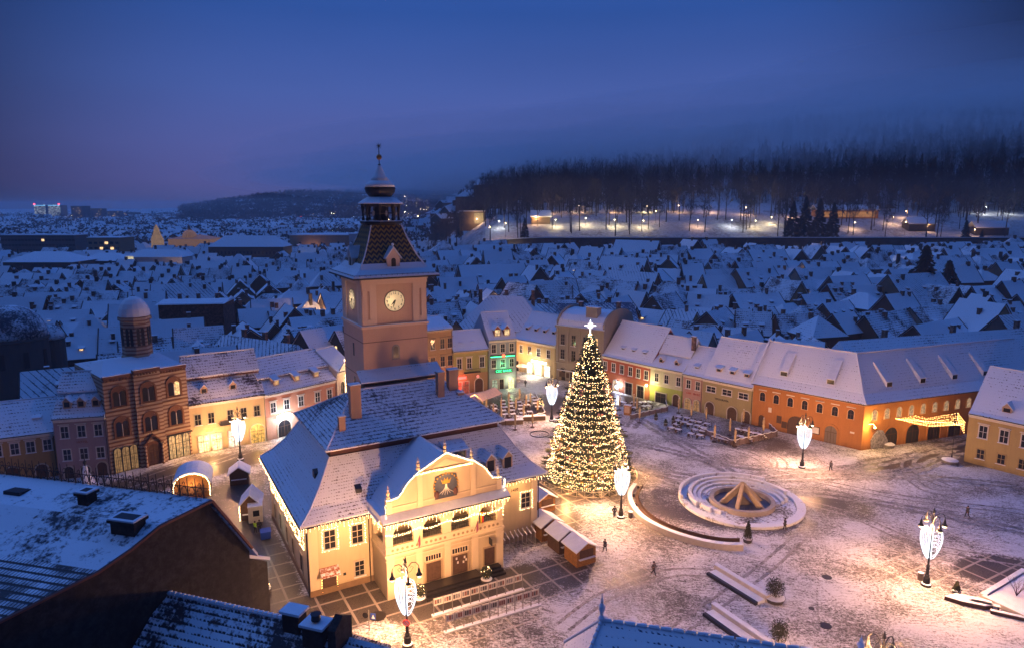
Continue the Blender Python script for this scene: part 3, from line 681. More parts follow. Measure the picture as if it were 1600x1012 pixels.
    for x, z in ((7.5, 11.4), (10.95, 14.0), (14.1, 15.45), (17.3, 14.0), (20.7, 11.3)):
        f = MB(); f.lathe([(.24, z), (.24, z+.25), (.12, z+.35), (.2, z+.5), (.22, z+.7), (.1, z+.82), (.16, z+.95), (.05, z+1.15), (.01, z+1.5)], 8, (x, vf+.2)); o = f.build('finial', TRIM, T)
        MB().ball((x, vf+.2, z+.98), .19, 8, 4, .5).build('snow_cap', SNOWM, o)
    # painted coat of arms: gold crown over a white root on a blue-grey panel
    x, z, y = 14.05, 11.55, vf
    cr = MB(); cr.py([(x-1.3, z-1.3), (x+1.3, z-1.3), (x+1.42, z), (x+1.25, z+1.3), (x+.5, z+1.45), (x-.5, z+1.45), (x-1.25, z+1.3), (x-1.42, z)], y-.1, y-.01); cr = cr.build('coat_of_arms', M_plain('slate_blue_paint', (.045, .055, .09), .6, 0, .3, 3), T)
    q = MB()
    GOLD = M_plain('gold_paint', (.62, .36, .05), .35, .6)
    for k in range(15):
        t = -.1*pi+1.2*pi*k/14; q.ball((x+1.42*cos(t), y-.12, z+.15+1.35*sin(t)), .11, 6, 4)
    q.py([(x-.42, z+.38), (x+.42, z+.38), (x+.62, z+.95), (x+.3, z+.62), (x+.17, z+1.05), (x, z+.64), (x-.17, z+1.05), (x-.3, z+.62), (x-.62, z+.95)], y-.16, y-.101); q.build('gilt_crown_and_frame', GOLD, cr)
    q = MB(); q.py([(x-.14, z-.2), (x+.14, z-.2), (x+.1, z+.3), (x-.1, z+.3)], y-.15, y-.101)
    for s in (-1, -.6, -.2, .2, .6, 1): q.tube([(x+.12*s, y-.13, z-.1), (x+.4*s, y-.13, z-.45), (x+.85*s, y-.13, z-1.0+.25*abs(s))], [.045, .035, .02], 4)
    q.build('white_root', WHITE, cr)
    for s in (-1, 1): MB().ball((x+1.12*s, y-.12, z-.75), .3, 7, 5, 1.5).build('painted_figure', M_plain('figure_paint', (.10, .04, .035)), cr)
    # roof behind the gable
    gr = MB(); sl = [(6.4, 8.95), (7.3, 9.9), (14.1, 15.05), (20.9, 9.9), (21.8, 8.95), (21.8, 8.75), (14.1, 14.75), (6.4, 8.75)]
    gr.py(sl, vf+.5, 3.6); gr.build('gable_roof', M_roof('snowy_tiles_full', (.07, .05, .05), .80, .36, 'tile', .35), T)
    # doors of the ground floor, black steps
    for (x, ww, h) in doors:
        hh = 2.1 if x > 18 else 2.25
        opening(T, x, .8, ww, hh, DWOOD, vf, M_plaster('door_surround', (.45, .33, .2)), 'entrance_door', .16, arch=False)
        if x < 18: opening(T, x, 3.35, ww, .62, GLASS, vf, TRIM, 'fanlight', .08, arch=True) if False else window(T, x, 3.3, ww, .6, TRIM, GLASS, vf, bars=(5, 0), sill=False, fw=.1)
    each('paper_notice', WHITE, T, [(x, vf-.09, z, x+.2, vf-.075, z+.28) for (x, z) in ((15.1, 2.5), (15.25, 2.0), (16.1, 2.45), (15.95, 1.9), (16.3, 2.1))])
    MB().box(17.2, vf-.03, 3.0, 18.0, vf-.004, 4.3).build('stone_plaque', STONE, T)
    st = MB(); st.box(10.9, vf-1.7, 0, 17.6, vf-.13, .75); st.box(10.7, vf-2.1, 0, 17.8, vf-1.701, .5); st.box(10.5, vf-2.5, 0, 18.0, vf-2.101, .25)
    st.box(18.4, vf-.9, 0, 20.5, vf-.13, .75); st.box(18.2, vf-1.3, 0, 20.6, vf-.901, .5); st.box(18.2, vf-1.7, 0, 20.7, vf-1.301, .25); st.build('black_steps', M_plain('wet_black_stone', (.018, .016, .015), .3), T)
    sign_text(T, '1420', .55, (25.4, -.03, 6.9), DARKMETAL, name='year_lettering')
    w_ = MB(); w_.box(19.35, vf-.8, 3.4, 19.4, vf-.02, 4.2); w_.build('wall_lantern_bracket', IRON, T)
    # flags at the loggia
    for x in (u0+3.5, u0+13.0-2.5):
        f = MB(); f.tube([(x, vf-.02, 5.4), (x, vf-.9, 7.0)], .03, 5); o = f.build('flag_pole', DARKMETAL, T)
        MB().quad((x, vf-.5, 6.3), (x+.08, vf-.9, 7.0), (x+.12, vf-.85, 5.9), (x+.05, vf-.45, 5.3)).build('flag', M_plain('flag_cloth', (.25, .05, .12)), o)
    q = cx[3]-.9; f = MB(); f.prism([(q, vf+.1, 6.1), (q+.18, vf+.1, 6.1), (q+.18, vf+.1, 7.4), (q, vf+.1, 7.4)], (0, .04, 0)); f.build('flag', M_plain('yellow_flag', (.6, .42, .02)), T)
    f = MB(); f.prism([(q+.19, vf+.1, 6.1), (q+.4, vf+.1, 6.1), (q+.4, vf+.1, 7.4), (q+.19, vf+.1, 7.4)], (0, .04, 0)); f.build('flag', M_plain('red_flag', (.5, .02, .02)), T)
    # ---- strings of bulbs
    s = MB(); bulbs_along(s, [(-1.1, -1.12, 8.5), (6.5, -1.12, 8.5)], .22, .036, icicle=1); bulbs_along(s, [(6.5, -1.12, 8.6), (6.4, vf-.9, 8.9)], .22, .036, icicle=1)
    bulbs_along(s, [(21.7, -1.12, 8.5), (L+1.1, -1.12, 8.5)], .22, .036, icicle=1); s.build('eave_icicle_lights', BULB, T)
    s = MB(); bulbs_along(s, [(-1.12, D+1, 8.4), (-1.12, -1.1, 8.4)], .3, .036, icicle=.8); s.build('eave_icicle_lights', BULB, T)
    s = MB(); bulbs_along(s, [(u0-.4, vf-1.05, 8.95), (u1+.5, vf-1.05, 8.95)], .2, .036, icicle=1.1); s.build('arcade_icicle_lights', BULB, T)
    s = MB(); xx = [u0]+[(a+b)/2 for a, b in zip(cx, cx[1:])]+[u1]
    for a_, b_ in zip(xx, xx[1:]):
        for dz in (0, .1): bulbs_along(s, [(a_, vf-.12, 7.45+dz), (a_*.75+b_*.25, vf-.12, 7.2+dz), (a_*.5+b_*.5, vf-.12, 7.15+dz), (a_*.25+b_*.75, vf-.12, 7.25+dz), (b_, vf-.12, 7.45+dz)], .2, .04, jit=.06)
    s.build('arcade_garland', BULB, T)
    s = MB(); pp = [(x, vf-.2, z+.14) for x, z in P[1:-1]]
    for off in (0, .08): bulbs_along(s, [(a, b-off, c+off) for a, b, c in pp], .19, .038, jit=.05)
    bulbs_along(s, [(10.8, vf-.2, 13.6), (17.4, vf-.2, 13.6)], .2, .04, jit=.05); bulbs_along(s, [(10.8, vf-.2, 13.7), (17.4, vf-.2, 13.7)], .2, .04, jit=.05)
    for x, zt_ in ((7.0, 11.2), (21.25, 11.1)): bulbs_along(s, [(x, vf-.3, 8.9), (x, vf-.3, zt_)], .18, .04, jit=.08)
    bulbs_along(s, [(21.3, vf-.3, 11), (22.0, vf+1, 9.4), (22.2, -1.1, 8.7)], .12, .05, jit=.05); bulbs_along(s, [(22.0, -1.2, 8.7), (22.0, -.9, 6.2), (21.3, vf, 6.4)], .13, .05)
    s.build('gable_string_lights', BULB, T)
    for (x, y, z, pw) in ((3, -1.8, 7.6, 70), (10, vf-1.6, 8.2, 110), (14, vf-1.6, 12.6, 90), (18, vf-1.6, 8.2, 110), (25.5, -1.8, 7.6, 80), (-1.9, 4, 6.9, 90), (-1.9, 10.5, 6.9, 90), (-1.9, 17, 6.9, 90)):
        lamp('POINT', 'string_glow', (x, y, z), pw*.75, WARM2, T, .5)
    for (x, z) in ((cx[0], 8.6), (cx[1], 8.6), (cx[2], 8.6), (cx[3], 8.6)): lamp('POINT', 'loggia_fill', (x, -2.2, 8.2), 5, WARM2, T, .15)  # faint fill lights added inside the loggia, no visible source
    # cast floodlight brackets washing the lower front
    for (x, y) in ((3.2, -9.0), (14, -13.5), (25.5, -9.0)): pass
    return T
COUNCIL = council_house()
def clock_tower():
    T = thing('clock_tower', 'pink square clock tower with patterned tile roof, open gallery and onion cap', 'clock tower', cw(10.9, 13.5), CA)
    S = 8.8; PK = M_plaster('pink_plaster', (.60, .40, .31), .12); LT = M_plaster('pale_pink_plaster', (.74, .56, .45), .1)
    MB().box(0, 0, -.2, S, S, 26.6).build('lower_wall', PK, T)
    MB().box(.12, .12, 26.6, S-.12, S-.12, 33.0).build('upper_wall', PK, T)
    c = MB(); c.box(-.18, -.18, 26.45, S+.18, S+.18, 26.75); o = c.build('cornice', LT, T); MB().box(-.16, -.16, 26.75, S+.16, S+.16, 26.82).build('snow_line', SNOWM, o)
    g = MB(); g.box(-.03, -.03, 24.6, S+.03, S+.03, 24.7); g.box(-.02, -.02, 19.9, S+.02, S+.02, 20.0); g.build('string_course', M_plain('groove_shade_paint', (.2, .12, .1)), T)  # thin dark bands, the shade of a groove put into their colour
    p = MB()
    for side in range(4):
        a = side*pi/2; c_, s_ = cos(a), sin(a)
        def rot(x, y): x -= S/2; y -= S/2; return (S/2+x*c_-y*s_, S/2+x*s_+y*c_)
        def bx(x0, x1, y0, y1, z0, z1, mb): q = [rot(x0, y0), rot(x1, y0), rot(x1, y1), rot(x0, y1)]; mb.pz(q, z0, z1)
        for (x0, x1) in ((0, .75), (1.05, 1.95), (S-1.95, S-1.05), (S-.75, S)): bx(x0, x1, -.08 if False else -.0, .119, 26.83, 32.0, p)
        bx(.76, 1.04, 0, .119, 26.83, 27.6, p); bx(.76, 1.04, 0, .119, 31.2, 32.0, p); bx(S-1.04, S-.76, 0, .119, 26.83, 27.6, p); bx(S-1.04, S-.76, 0, .119, 31.2, 32.0, p)
        bx(.0, S, -.1, .118, 32.0, 32.5, p); bx(-.1, S+.1, -.22, .117, 32.5, 32.95, p)
    p.build('pilaster_panels', LT, T)
    # clocks: dial, numerals, hands on the front and the left side
    DIAL = NT('lit_dial'); nz = DIAL.noise(DIAL.mapping((1, 1, 1)), .5, 2)
    DIAL.set("Base Color", (.5, .45, .35)); DIAL.set("Emission Color", (1, .70, .36)); DIAL.set("Emission Strength", .42); DIAL = DIAL.m
    for k, (cx, cy_, rz) in enumerate(((S/2, .10, 0), (.10, S/2, -pi/2))):
        ck = bpy.data.objects.new('clock', None); sc.collection.objects.link(ck); ck.parent = T; ck.location = (cx, cy_, 29.75); ck.rotation_euler = (0, 0, rz)
        d = MB(); d.v = [(1.35*cos(2*pi*i/40), -.05, 1.35*sin(2*pi*i/40)) for i in range(40)]+[(1.35*cos(2*pi*i/40), 0, 1.35*sin(2*pi*i/40)) for i in range(40)]
        d.f = [tuple(range(40))]+[(i, 40+i, 40+(i+1) % 40, (i+1) % 40) for i in range(40)]; d.build('dial', DIAL, ck)
        r = MB(); r.tube([(1.35*cos(2*pi*i/40), -.05, 1.35*sin(2*pi*i/40)) for i in range(40)], .035, 5, True)
        for i in range(60):
            a = 2*pi*i/60; r.box(1.27*cos(a)-.02, -.07, 1.27*sin(a)-.02, 1.27*cos(a)+.02, -.051, 1.27*sin(a)+.02)
        def hand(a, L, w): r.prism([(-w*cos(a), -.10, w*sin(a)), (w*cos(a), -.10, -w*sin(a)), (L*sin(a), -.10, L*cos(a)), (-.2*sin(a), -.10, -.2*cos(a))], (0, .03, 0))
        hand(R(197), 1.0, .10); hand(R(225), .72, .13); r.ball((0, -.1, 0), .12, 8, 5)
        r.build('hands', DARKMETAL, ck)
        for h in range(1, 13):
            a = R(30*h); sign_text(ck, str(h), .48, (1.02*sin(a), -.07, 1.02*cos(a)), DARKMETAL, name='numeral', ext=.01)
        lamp('POINT', 'dial_lamp', (-.5, -.7, .1), 6, (1, .7, .35), ck, .1)
    f = MB(); f.py(arch_pts(S/2-.62, S/2+.48, 22.1, 24.1, 8, .5), -.05, -.004); o = f.build('arched_window', STONE2, T); MB().py(arch_pts(S/2-.37, S/2+.23, 22.4, 23.85, 8, .3), -.08, -.051).build('pane', GLASS, o)
    w = MB(); w.box(-.04, 4.0, 22.3, -.004, 4.45, 24.0); w.box(-.04, 4.0, 17.8, -.004, 4.5, 19.4); w.build('slit_window', DARKMETAL, T)
    # shed canopy on the front just above the town hall ridge
    cn = MB(); cn.px([(.0, 21.0), (-2.0, 19.9), (-2.0, 20.05), (0, 21.2)], -1.0, S+1.3); cn.build('lean_to_roof', M_roof('lean_to_snow', (.1, .05, .04), .82, .3, 'tile', .4), T)
    b = MB(); b.box(-.6, -1.7, 19.5, S+.9, -1.6, 19.85); b.box(-.7, -1.7, 17.0, -.55, -1.55, 19.9); b.box(-.6, -1.69, 17, -.55, 0, 19.9); b.box(S+.85, -1.7, 17, S+1.0, -1.55, 19.9); b.build('lean_to_posts', DWOOD, T)
    lamp('POINT', 'lean_to_lamp', (S+.9, -1.2, 18.6), 25, WARM2, T, .1); MB().ball((S+.9, -1.2, 18.9), .14).build('lean_to_bulb', M_emit('lamp_glow', (1, .6, .25), 10), T)
    # garland running from the left side towards the street
    # roof: flared skirt, steep tiled pyramid
    c0 = S/2
    def sq(h, z): return [(c0-h, c0-h, z), (c0+h, c0-h, z), (c0+h, c0+h, z), (c0-h, c0+h, z)]
    def stack(R_, name, mat, cap=True):
        m = MB(); m.v = [q for r in R_ for q in r]
        for k in range(len(R_)-1):
            for i in range(4): m.f.append((4*k+i, 4*k+(i+1) % 4, 4*k+4+(i+1) % 4, 4*k+4+i))
        m.f.append((3, 2, 1, 0)); n = len(m.v); m.f.append((n-4, n-3, n-2, n-1)); return m.build(name, mat, T)
    stack([sq(5.75, 32.8), sq(5.75, 33.0)], 'eave_soffit', DARKMETAL)
    stack([sq(5.75, 33.01), sq(5.6, 33.25), sq(4.6, 33.9), sq(3.9, 34.8)], 'roof_skirt', M_roof('skirt_snow', (.05, .05, .05), .85, .4, 'tile', .3))
    zz = stack([sq(4.35, 34.1), sq(3.45, 35.6), sq(2.6, 37.6), sq(2.0, 39.4)], 'tiled_roof', M_zigzag())
    rl = MB(); rl.tube([(p[0], p[1], 33.35) for p in sq(5.6, 0)], .03, 4, True)
    for i in range(4):
        a, b = sq(5.6, 33.2)[i], sq(5.6, 33.2)[(i+1) % 4]
        for k in range(16): t = k/16; x, y = a[0]+(b[0]-a[0])*t, a[1]+(b[1]-a[1])*t; rl.box(x-.02, y-.02, 33.1, x+.02, y+.02, 33.4)
    rl.build('snow_guard', DARKMETAL, T)
    for i in range(4): MB().tube([sq(4.4, 34.1)[i], sq(3.5, 35.6)[i], sq(2.65, 37.6)[i], sq(2.05, 39.4)[i]], .10, 6).build('hip_cap', M_roof('hip_snow', (.03, .03, .03), .5, .4, 'plain', .3), T)
    for (dx, dy, rz) in ((0, -1, 0), (-1, 0, -pi/2)):
        d = bpy.data.objects.new('roof_turret', None); sc.collection.objects.link(d); d.parent = T; d.location = (c0+dx*4.35, c0+dy*4.35, 33.9); d.rotation_euler = (0, 0, rz)
        q = MB(); q.py([(-.85, 0), (.85, 0), (.85, 1.5), (0, 2.6), (-.85, 1.5)], 0, 2.0); q.build('turret_wall', LT, d)
        q = MB(); q.py([(-1.1, 1.25), (0, 2.65), (1.1, 1.25), (1.1, 1.4), (0, 2.9), (-1.1, 1.4)], -.2, 2.0); q.build('turret_roof', SNOWM, d)
        q = MB(); q.py(arch_pts(-.3, .3, .3, 1.4, 8), -.02, .0-.004); q.build('turret_opening', DARKMETAL, d); MB().ball((0, .2, 3.1), .2).build('turret_knob', SNOWM, d)
    # gallery
    def oc(r, z): return (r, z)
    k = dict(n=8, c=(c0, c0), a0=pi/8)
    MB().lathe([(2.1, 39.3), (2.75, 39.6), (2.75, 39.85), (2.5, 39.9)], **k).build('gallery_base', DARKMETAL, T)
    MB().lathe([(2.7, 39.86), (2.7, 39.93), (2.5, 39.95)], **k).build('gallery_snow', SNOWM, T)
    MB().lathe([(1.0, 39.9), (1.0, 42.2)], **k).build('gallery_core', DARKMETAL, T)
    for i in range(8):
        a = pi/8+i*pi/4; x, y = c0+2.3*cos(a), c0+2.3*sin(a); q = MB()
        q.lathe([(.20, 39.95), (.2, 40.3), (.12, 40.4), (.16, 41), (.26, 41.6), (.3, 42.1)], 6, (x, y)); q.build('gallery_post', DARKMETAL, T)
    for i in range(8):
        a = i*pi/4; x, y = c0+2.15*cos(a), c0+2.15*sin(a); MB().ball((x, y, 40.9), .17, 6, 5, 2.2).build('baluster', M_plain('frosted_wood', (.25, .25, .28)), T)
    rr = MB(); rr.tube([(c0+2.3*cos(pi/8+i*pi/4), c0+2.3*sin(pi/8+i*pi/4), 40.9) for i in range(8)], .06, 4, True); rr.tube([(c0+2.25*cos(pi/8+i*pi/4), c0+2.25*sin(pi/8+i*pi/4), 41.95) for i in range(8)], .22, 5, True); rr.build('gallery_rail', DARKMETAL, T)
    MB().lathe([(2.9, 42.1), (2.95, 42.2), (2.3, 42.65), (1.7, 43.0)], **k).build('gallery_roof', M_roof('cap_snow', (.03, .03, .04), 1.1, .4, 'plain', .1), T)
    MB().lathe([(1.3, 42.9), (1.5, 43.1), (1.9, 43.6), (2.0, 44.1), (1.85, 44.5)], 16, (c0, c0)).build('onion_cap', M_plain('dark_copper', (.03, .03, .035), .4, .5), T, True)
    MB().lathe([(1.95, 44.25), (1.8, 44.65), (1.35, 45.0), (1.15, 45.15), (1.2, 45.2), (.85, 45.6), (.5, 46.3), (.28, 46.9), (.12, 47.1)], 16, (c0, c0)).build('snowy_cap', M_roof('spire_snow', (.04, .04, .05), .75, .4, 'plain', .2), T, True)
    s = MB(); s.tube([(c0, c0, 47), (c0, c0, 49.4)], .06, 6); s.ball((c0, c0, 47.1), .22, 8, 5, .5)
    for i in range(8):
        a = i*pi/4; s.tube([(c0, c0, 49.5), (c0+.42*cos(a), c0, 49.5+.42*sin(a))], [.06, .015], 4)
    s.tube([(c0-.3, c0, 49.2), (c0+.35, c0, 49.8)], .03, 4); s.build('spire_rod', DARKMETAL, T)
    MB().ball((c0, c0, 48.1), .36, 12, 8).build('gilt_ball', M_plain('worn_gilt', (.35, .16, .06), .4, .7), T, True)
clock_tower()
# ================================================================ houses round the square
def row_house(name, label, A, B, depth, ze, zr, wall, roof, wins=(), doors=(), dorms=(), brk=None, chims=(), over=.5, gap=0., snowcap=True, cornice=True, end=(0, 0), gfloor=None, cat='house', ground=0., pots=None):
    """wins: (x fractions, z, w, h, arch, lit, frame, hood); doors: (x frac, w, h, mat, arch); dorms: (x frac, z, w, h, y0, kind, lit)"""
    L = math.dist(A, B); rz = math.atan2(B[1]-A[1], B[0]-A[0])
    T = thing(name, label, cat, (A[0], A[1], ground), rz); T['group'] = 'houses lining the square'
    x0, x1 = gap, L-gap; hd = depth/2
    w = MB(); w.px([(0, -.3), (0, ze)]+([(brk[0], brk[1]-.15), (brk[0]+.05, brk[1]+brk[2]-.3)] if brk else [])+[(hd, zr-.12), (depth, ze), (depth, -.3)], x0, x1); w.build('wall', wall, T)
    if gfloor: g = MB(); g.box(x0+.01, -.06, 0, x1-.01, -.002, gfloor[1]); g.build('ground_floor_front', gfloor[0], T)
    t = .28
    def slab(prof, nm, m):
        q = MB(); n = len(prof); q.px(prof+[(y, z-t) for y, z in prof[::-1]], x0-end[0], x1+end[1]); return q.build(nm, m, T)
    if brk:
        yb, zb, hb = brk
        slab([(-over, ze-.05), (0.25, ze+.35), (yb, zb)], 'lower_roof', roof)
        q = MB(); q.box(x0, yb, zb-.3, x1, yb+.3, zb+hb); q.build('roof_band', M_plain('oxblood_boards', (.085, .022, .015), .7), T)
        slab([(yb-.35, zb+hb-.05), (hd, zr+.2), (depth+over, ze)], 'upper_roof', roof)
    else:
        slab([(-over, ze-.05), (.3, ze+.35), (hd, zr+.2), (depth+over, ze)], 'roof', roof)
    q = MB(); q.tube([(x0-end[0], hd, zr+.22), (x1+end[1], hd, zr+.22)], .13, 6); q.build('ridge_cap', M_roof('snowy_caps', (.12, .06, .05), .8, .4, 'plain', .2), T)
    q = MB(); q.tube([(x0, -over-.08, ze-.14), (x1, -over-.08, ze-.14)], .07, 5); q.tube([(x1-.15, -.1, ze-.2), (x1-.15, -.1, .1)], .045, 5); q.build('gutter', DARKMETAL, T)
    if cornice:
        q = MB(); q.box(x0, -.22, ze-.55, x1, -.003, ze-.2); q.box(x0, -.12, ze-.8, x1, -.004, ze-.551); q.build('cornice', WHITE if cornice is True else cornice, T)
    for wn in wins:
        xs, z, ww, h, ar, lit, fr, hood = (list(wn)+[False, (), WHITE, False])[:8] if len(wn) < 8 else wn
        for k, f in enumerate(xs): window(T, x0+f*(x1-x0), z, ww, h, fr, M_lit() if k in lit else GLASS, arch=ar, hood=hood, y=-.07 if gfloor and z < gfloor[1]-.5 else -.0, bars=(1, 1))
    for (f, ww, h, mt, ar) in doors: opening(T, x0+f*(x1-x0), .05, ww, h, mt or DWOOD, -.07 if gfloor else 0, arch=ar)
    for (f, z, ww, h, y0, kd, lit) in dorms:
        dormer(T, x0+f*(x1-x0), z, ww, h, y0, 2.2 if kd == 'gable' else 2.0, M_plaster('dormer_plaster', (.5, .36, .26), .15), kd, M_lit('lit_dormer', (1, .6, .25), .9) if lit else GLASS, SNOWM)
    for (f, y, z1, ww) in chims:
        zz = ze+(zr-ze)*min(y, depth-y)/hd; chimney(T, x0+f*(x1-x0), y, zz-.4, z1, ww, ww*.8)
    return T
def g(*p): return G(*p)
RT = M_roof('roof_snow_light', (.07, .05, .05), .80, .40, 'tile', .30, .14)
RT2 = M_roof('roof_snow_thin', (.08, .045, .05), .62, .38, 'tile', .50, .22)
RT3 = M_roof('roof_snow_dark', (.05, .035, .04), .46, .40, 'tile', .45, .2)
SHOPLIT = M_lit('shop_window_glow', (1, .66, .28), 3.2); WHITELIT = M_lit('white_shop_glow', (1, .88, .66), 3.2); PASSAGE = M_lit('lit_passage', (1, .55, .12), 1.1)
# --- left side
row_house('ochre_house', 'ochre terraced house at the left edge with a thinly snowed roof', g(-10, 757), g(92, 742), 12, 7.4, 11.2, M_plaster('ochre_plaster', (.40, .25, .10)), RT2,
    wins=[((.12, .38, .62, .88), 4.4, 1.0, 1.7, False, (), WHITE, True)], doors=[(.3, 1.6, 2.4, None, True), (.75, 1.6, 2.2, None, True)], dorms=[(.72, 8.6, .9, .5, 2.4, 'shed', False)])
t = row_house('lilac_house', 'narrow lilac terraced house with three white arched dormers in its mansard', g(93, 748), g(174, 741), 11, 9.9, 15.6, M_plaster('lilac_plaster', (.42, .31, .32)), RT2,
    wins=[((.2, .52, .84), 6.6, 1.0, 1.8, False, (), WHITE, True), ((.2, .52, .84), 3.0, 1.0, 1.7, False, (), WHITE, False)], doors=[(.2, 1.3, 1.9, GLASS, True), (.52, 1.2, 1.8, GLASS, True), (.84, 1.4, 2.2, None, True)],
    dorms=[(.25, 11.0, 1.1, 1.1, .9, 'gable', False), (.52, 11.0, 1.1, 1.1, .9, 'gable', False), (.80, 11.0, 1.1, 1.1, .9, 'gable', False)], brk=(3, 13.0, .3))
sign_text(t, 'HOTEL', .5, (3.7, -.03, 5.75), M_plain('faded_red_letters', (.30, .08, .06)))
def church_front():
    A, B = g(175, 741), g(301, 709); L = math.dist(A, B); rz = math.atan2(B[1]-A[1], B[0]-A[0])
    T = thing('striped_brick_church', 'three storey church front of striped brick with paired arched windows and a domed tower', 'church', (A[0], A[1], 0), rz)
    BR = M_brickband(); DB = M_plain('brown_arch_brick', (.17, .075, .04), .85, 0, .2, 4)
    Z = 15.3; MB().box(0, 0, -.2, L, 15, Z).build('wall', BR, T)
    c = MB(); c.box(L*.34, -.45, -.1, L*.66, -.004, Z+.4); c.build('centre_bay', BR, T)
    for (x0, x1, y, z) in ((0, L*.33, -.3, Z), (L*.34, L*.66, -.75, Z+.4), (L*.67, L, -.3, Z)):
        q = MB(); q.box(x0, y, z, x1, .3, z+.5)
        for k in range(int((x1-x0)/.45)): q.box(x0+.1+k*.45, y-.08, z-.35, x0+.3+k*.45, y+.2, z-.001)
        o = q.build('corbel_cornice', DB, T); MB().box(x0, y, z+.502, x1, .35, z+.62).build('snow_line', SNOWM, o)
    r = MB(); r.v = [(0, .31, Z+.3), (L, .31, Z+.3), (L, 15, Z+.3), (0, 15, Z+.3), (2, 6, Z+1.9), (L-2, 6, Z+1.9)]; r.f = [(0, 1, 5, 4), (1, 2, 5), (2, 3, 4, 5), (3, 0, 4), (3, 2, 1, 0)]; r.build('roof', RT, T)
    bands = MB()
    for z in (5.0, 10.0): bands.box(-.02, -.16, z, L*.34, -.003, z+.22); bands.box(L*.66, -.16, z, L, -.003, z+.22); bands.box(L*.34-.05, -.55, z, L*.66+.05, -.451, z+.22)
    bands.build('string_course', DB, T)
    lit = M_lit()
    for z, hh in ((5.9, 2.9), (10.9, 2.8)):
        for k, (fx, y) in enumerate(((.17, 0), (.5, -.45), (.83, 0))):
            x = fx*L; q = MB(); o_ = arch_pts(x-1.25, x+1.25, z-.2, z+hh+.45, 14); i_ = arch_pts(x-.95, x+.95, z-.2, z+hh+.1, 14); n = len(o_)
            vs = [(a, y-.16, b) for a, b in o_]+[(a, y-.16, b) for a, b in i_]+[(a, y, b) for a, b in o_]+[(a, y, b) for a, b in i_]; fs = []
            for j in range(n): jj = (j+1) % n; fs += [(j, jj, n+jj, n+j), (j, 2*n+j, 2*n+jj, jj), (n+j, n+jj, 3*n+jj, 3*n+j)]
            q.add(vs, fs); f = q.build('window', DB, T)
            for s in (-1, 1): q = MB(); q.py(arch_pts(x+s*.47-.4, x+s*.47+.4, z, z+hh-.5, 10), y-.05, y-.004); q.build('pane', lit if (s > 0 and k == 2) and z > 9 else GLASS, f)
            q = MB(); q.py(arch_pts(x-.93, x+.93, z-.1, z+hh+.05, 12), y-.02, y-.002); q.build('tympanum', DB, f)
            q = MB(); q.tube([(x, y-.08, z), (x, y-.08, z+hh-.9)], .07, 6); q.build('mullion', STONE, f)
    # shopfront arches and portal
    for k, fx in enumerate((.06, .155, .25)): opening(T, fx*L+.3, .1, 1.0, 4.0, M_lit('dim_shop', (1, .55, .22), .35), 0, DARKMETAL, 'shop_window', .12)
    for k, fx in enumerate((.73, .82, .91)): opening(T, fx*L+.2, .1, .95, 4.0, M_lit('dim_shop2', (1, .6, .25), .9), 0, DARKMETAL, 'shop_window', .12)
    opening(T, L*.5, .05, 1.7, 3.6, DWOOD, -.45, DB, 'portal', .45)
    q = MB(); q.py([(L*.5-1.5, 3.6), (L*.5, 5.2), (L*.5+1.5, 3.6), (L*.5+1.5, 3.8), (L*.5, 5.45), (L*.5-1.5, 3.8)], -1.0, -.46); q.build('portal_gable', DB, T)
    q = MB()
    for s in (-1, 1): q.lathe([(.2, 0), (.2, 3.3), (.3, 3.6)], 8, (L*.5+s*1.3, -.8))
    q.build('portal_columns', BR, T)
    q = MB(); q.box(L*.68, -.9, 4.3, L, -.31, 4.42); q.build('shop_canopy', DARKMETAL, T)
    # tower drum
    cx, cy_ = L*.62, 7.5; k = dict(n=8, c=(cx, cy_), a0=pi/8)
    MB().lathe([(2.5, Z+.3), (2.5, Z+1.6), (2.3, Z+1.9), (2.25, 22.9), (2.55, 23.1), (2.55, 23.6), (2.3, 23.7)], **k).build('tower_drum', BR, T)
    for i in range(8):
        a = pi/4*i; q = MB(); e = bpy.data.objects.new('belfry_opening', None)
        for s in (-.35, .35):
            px_, py_ = cx+2.12*cos(a)-s*sin(a), cy_+2.12*sin(a)+s*cos(a); dx, dy = -sin(a)*.22, cos(a)*.22
            pts = [(px_-dx, py_-dy, 18.9), (px_+dx, py_+dy, 18.9), (px_+dx, py_+dy, 21.6), (px_, py_, 21.9), (px_-dx, py_-dy, 21.6)]
            q.prism(pts, (.08*cos(a), .08*sin(a), 0))
        q.build('belfry_opening', DARKMETAL, T)
    MB().lathe([(2.35, 23.7), (2.4, 24.2), (2.25, 25.0), (1.85, 25.8), (1.2, 26.5), (.5, 26.85), (.05, 27.0)], 16, (cx, cy_)).build('dome', M_roof('dome_snow', (.1, .07, .08), .95, .5, 'plain', .1), T)
    q = MB(); q.tube([(cx, cy_, 26.9), (cx, cy_, 28.6)], .05, 5); q.box(cx-.4, cy_-.04, 28.0, cx+.4, cy_+.04, 28.1); q.build('cross', DARKMETAL, T)
    lamp('POINT', 'shop_glow', (L*.83, -1.6, 2.6), 60, WARM2, T, .3)
church_front()
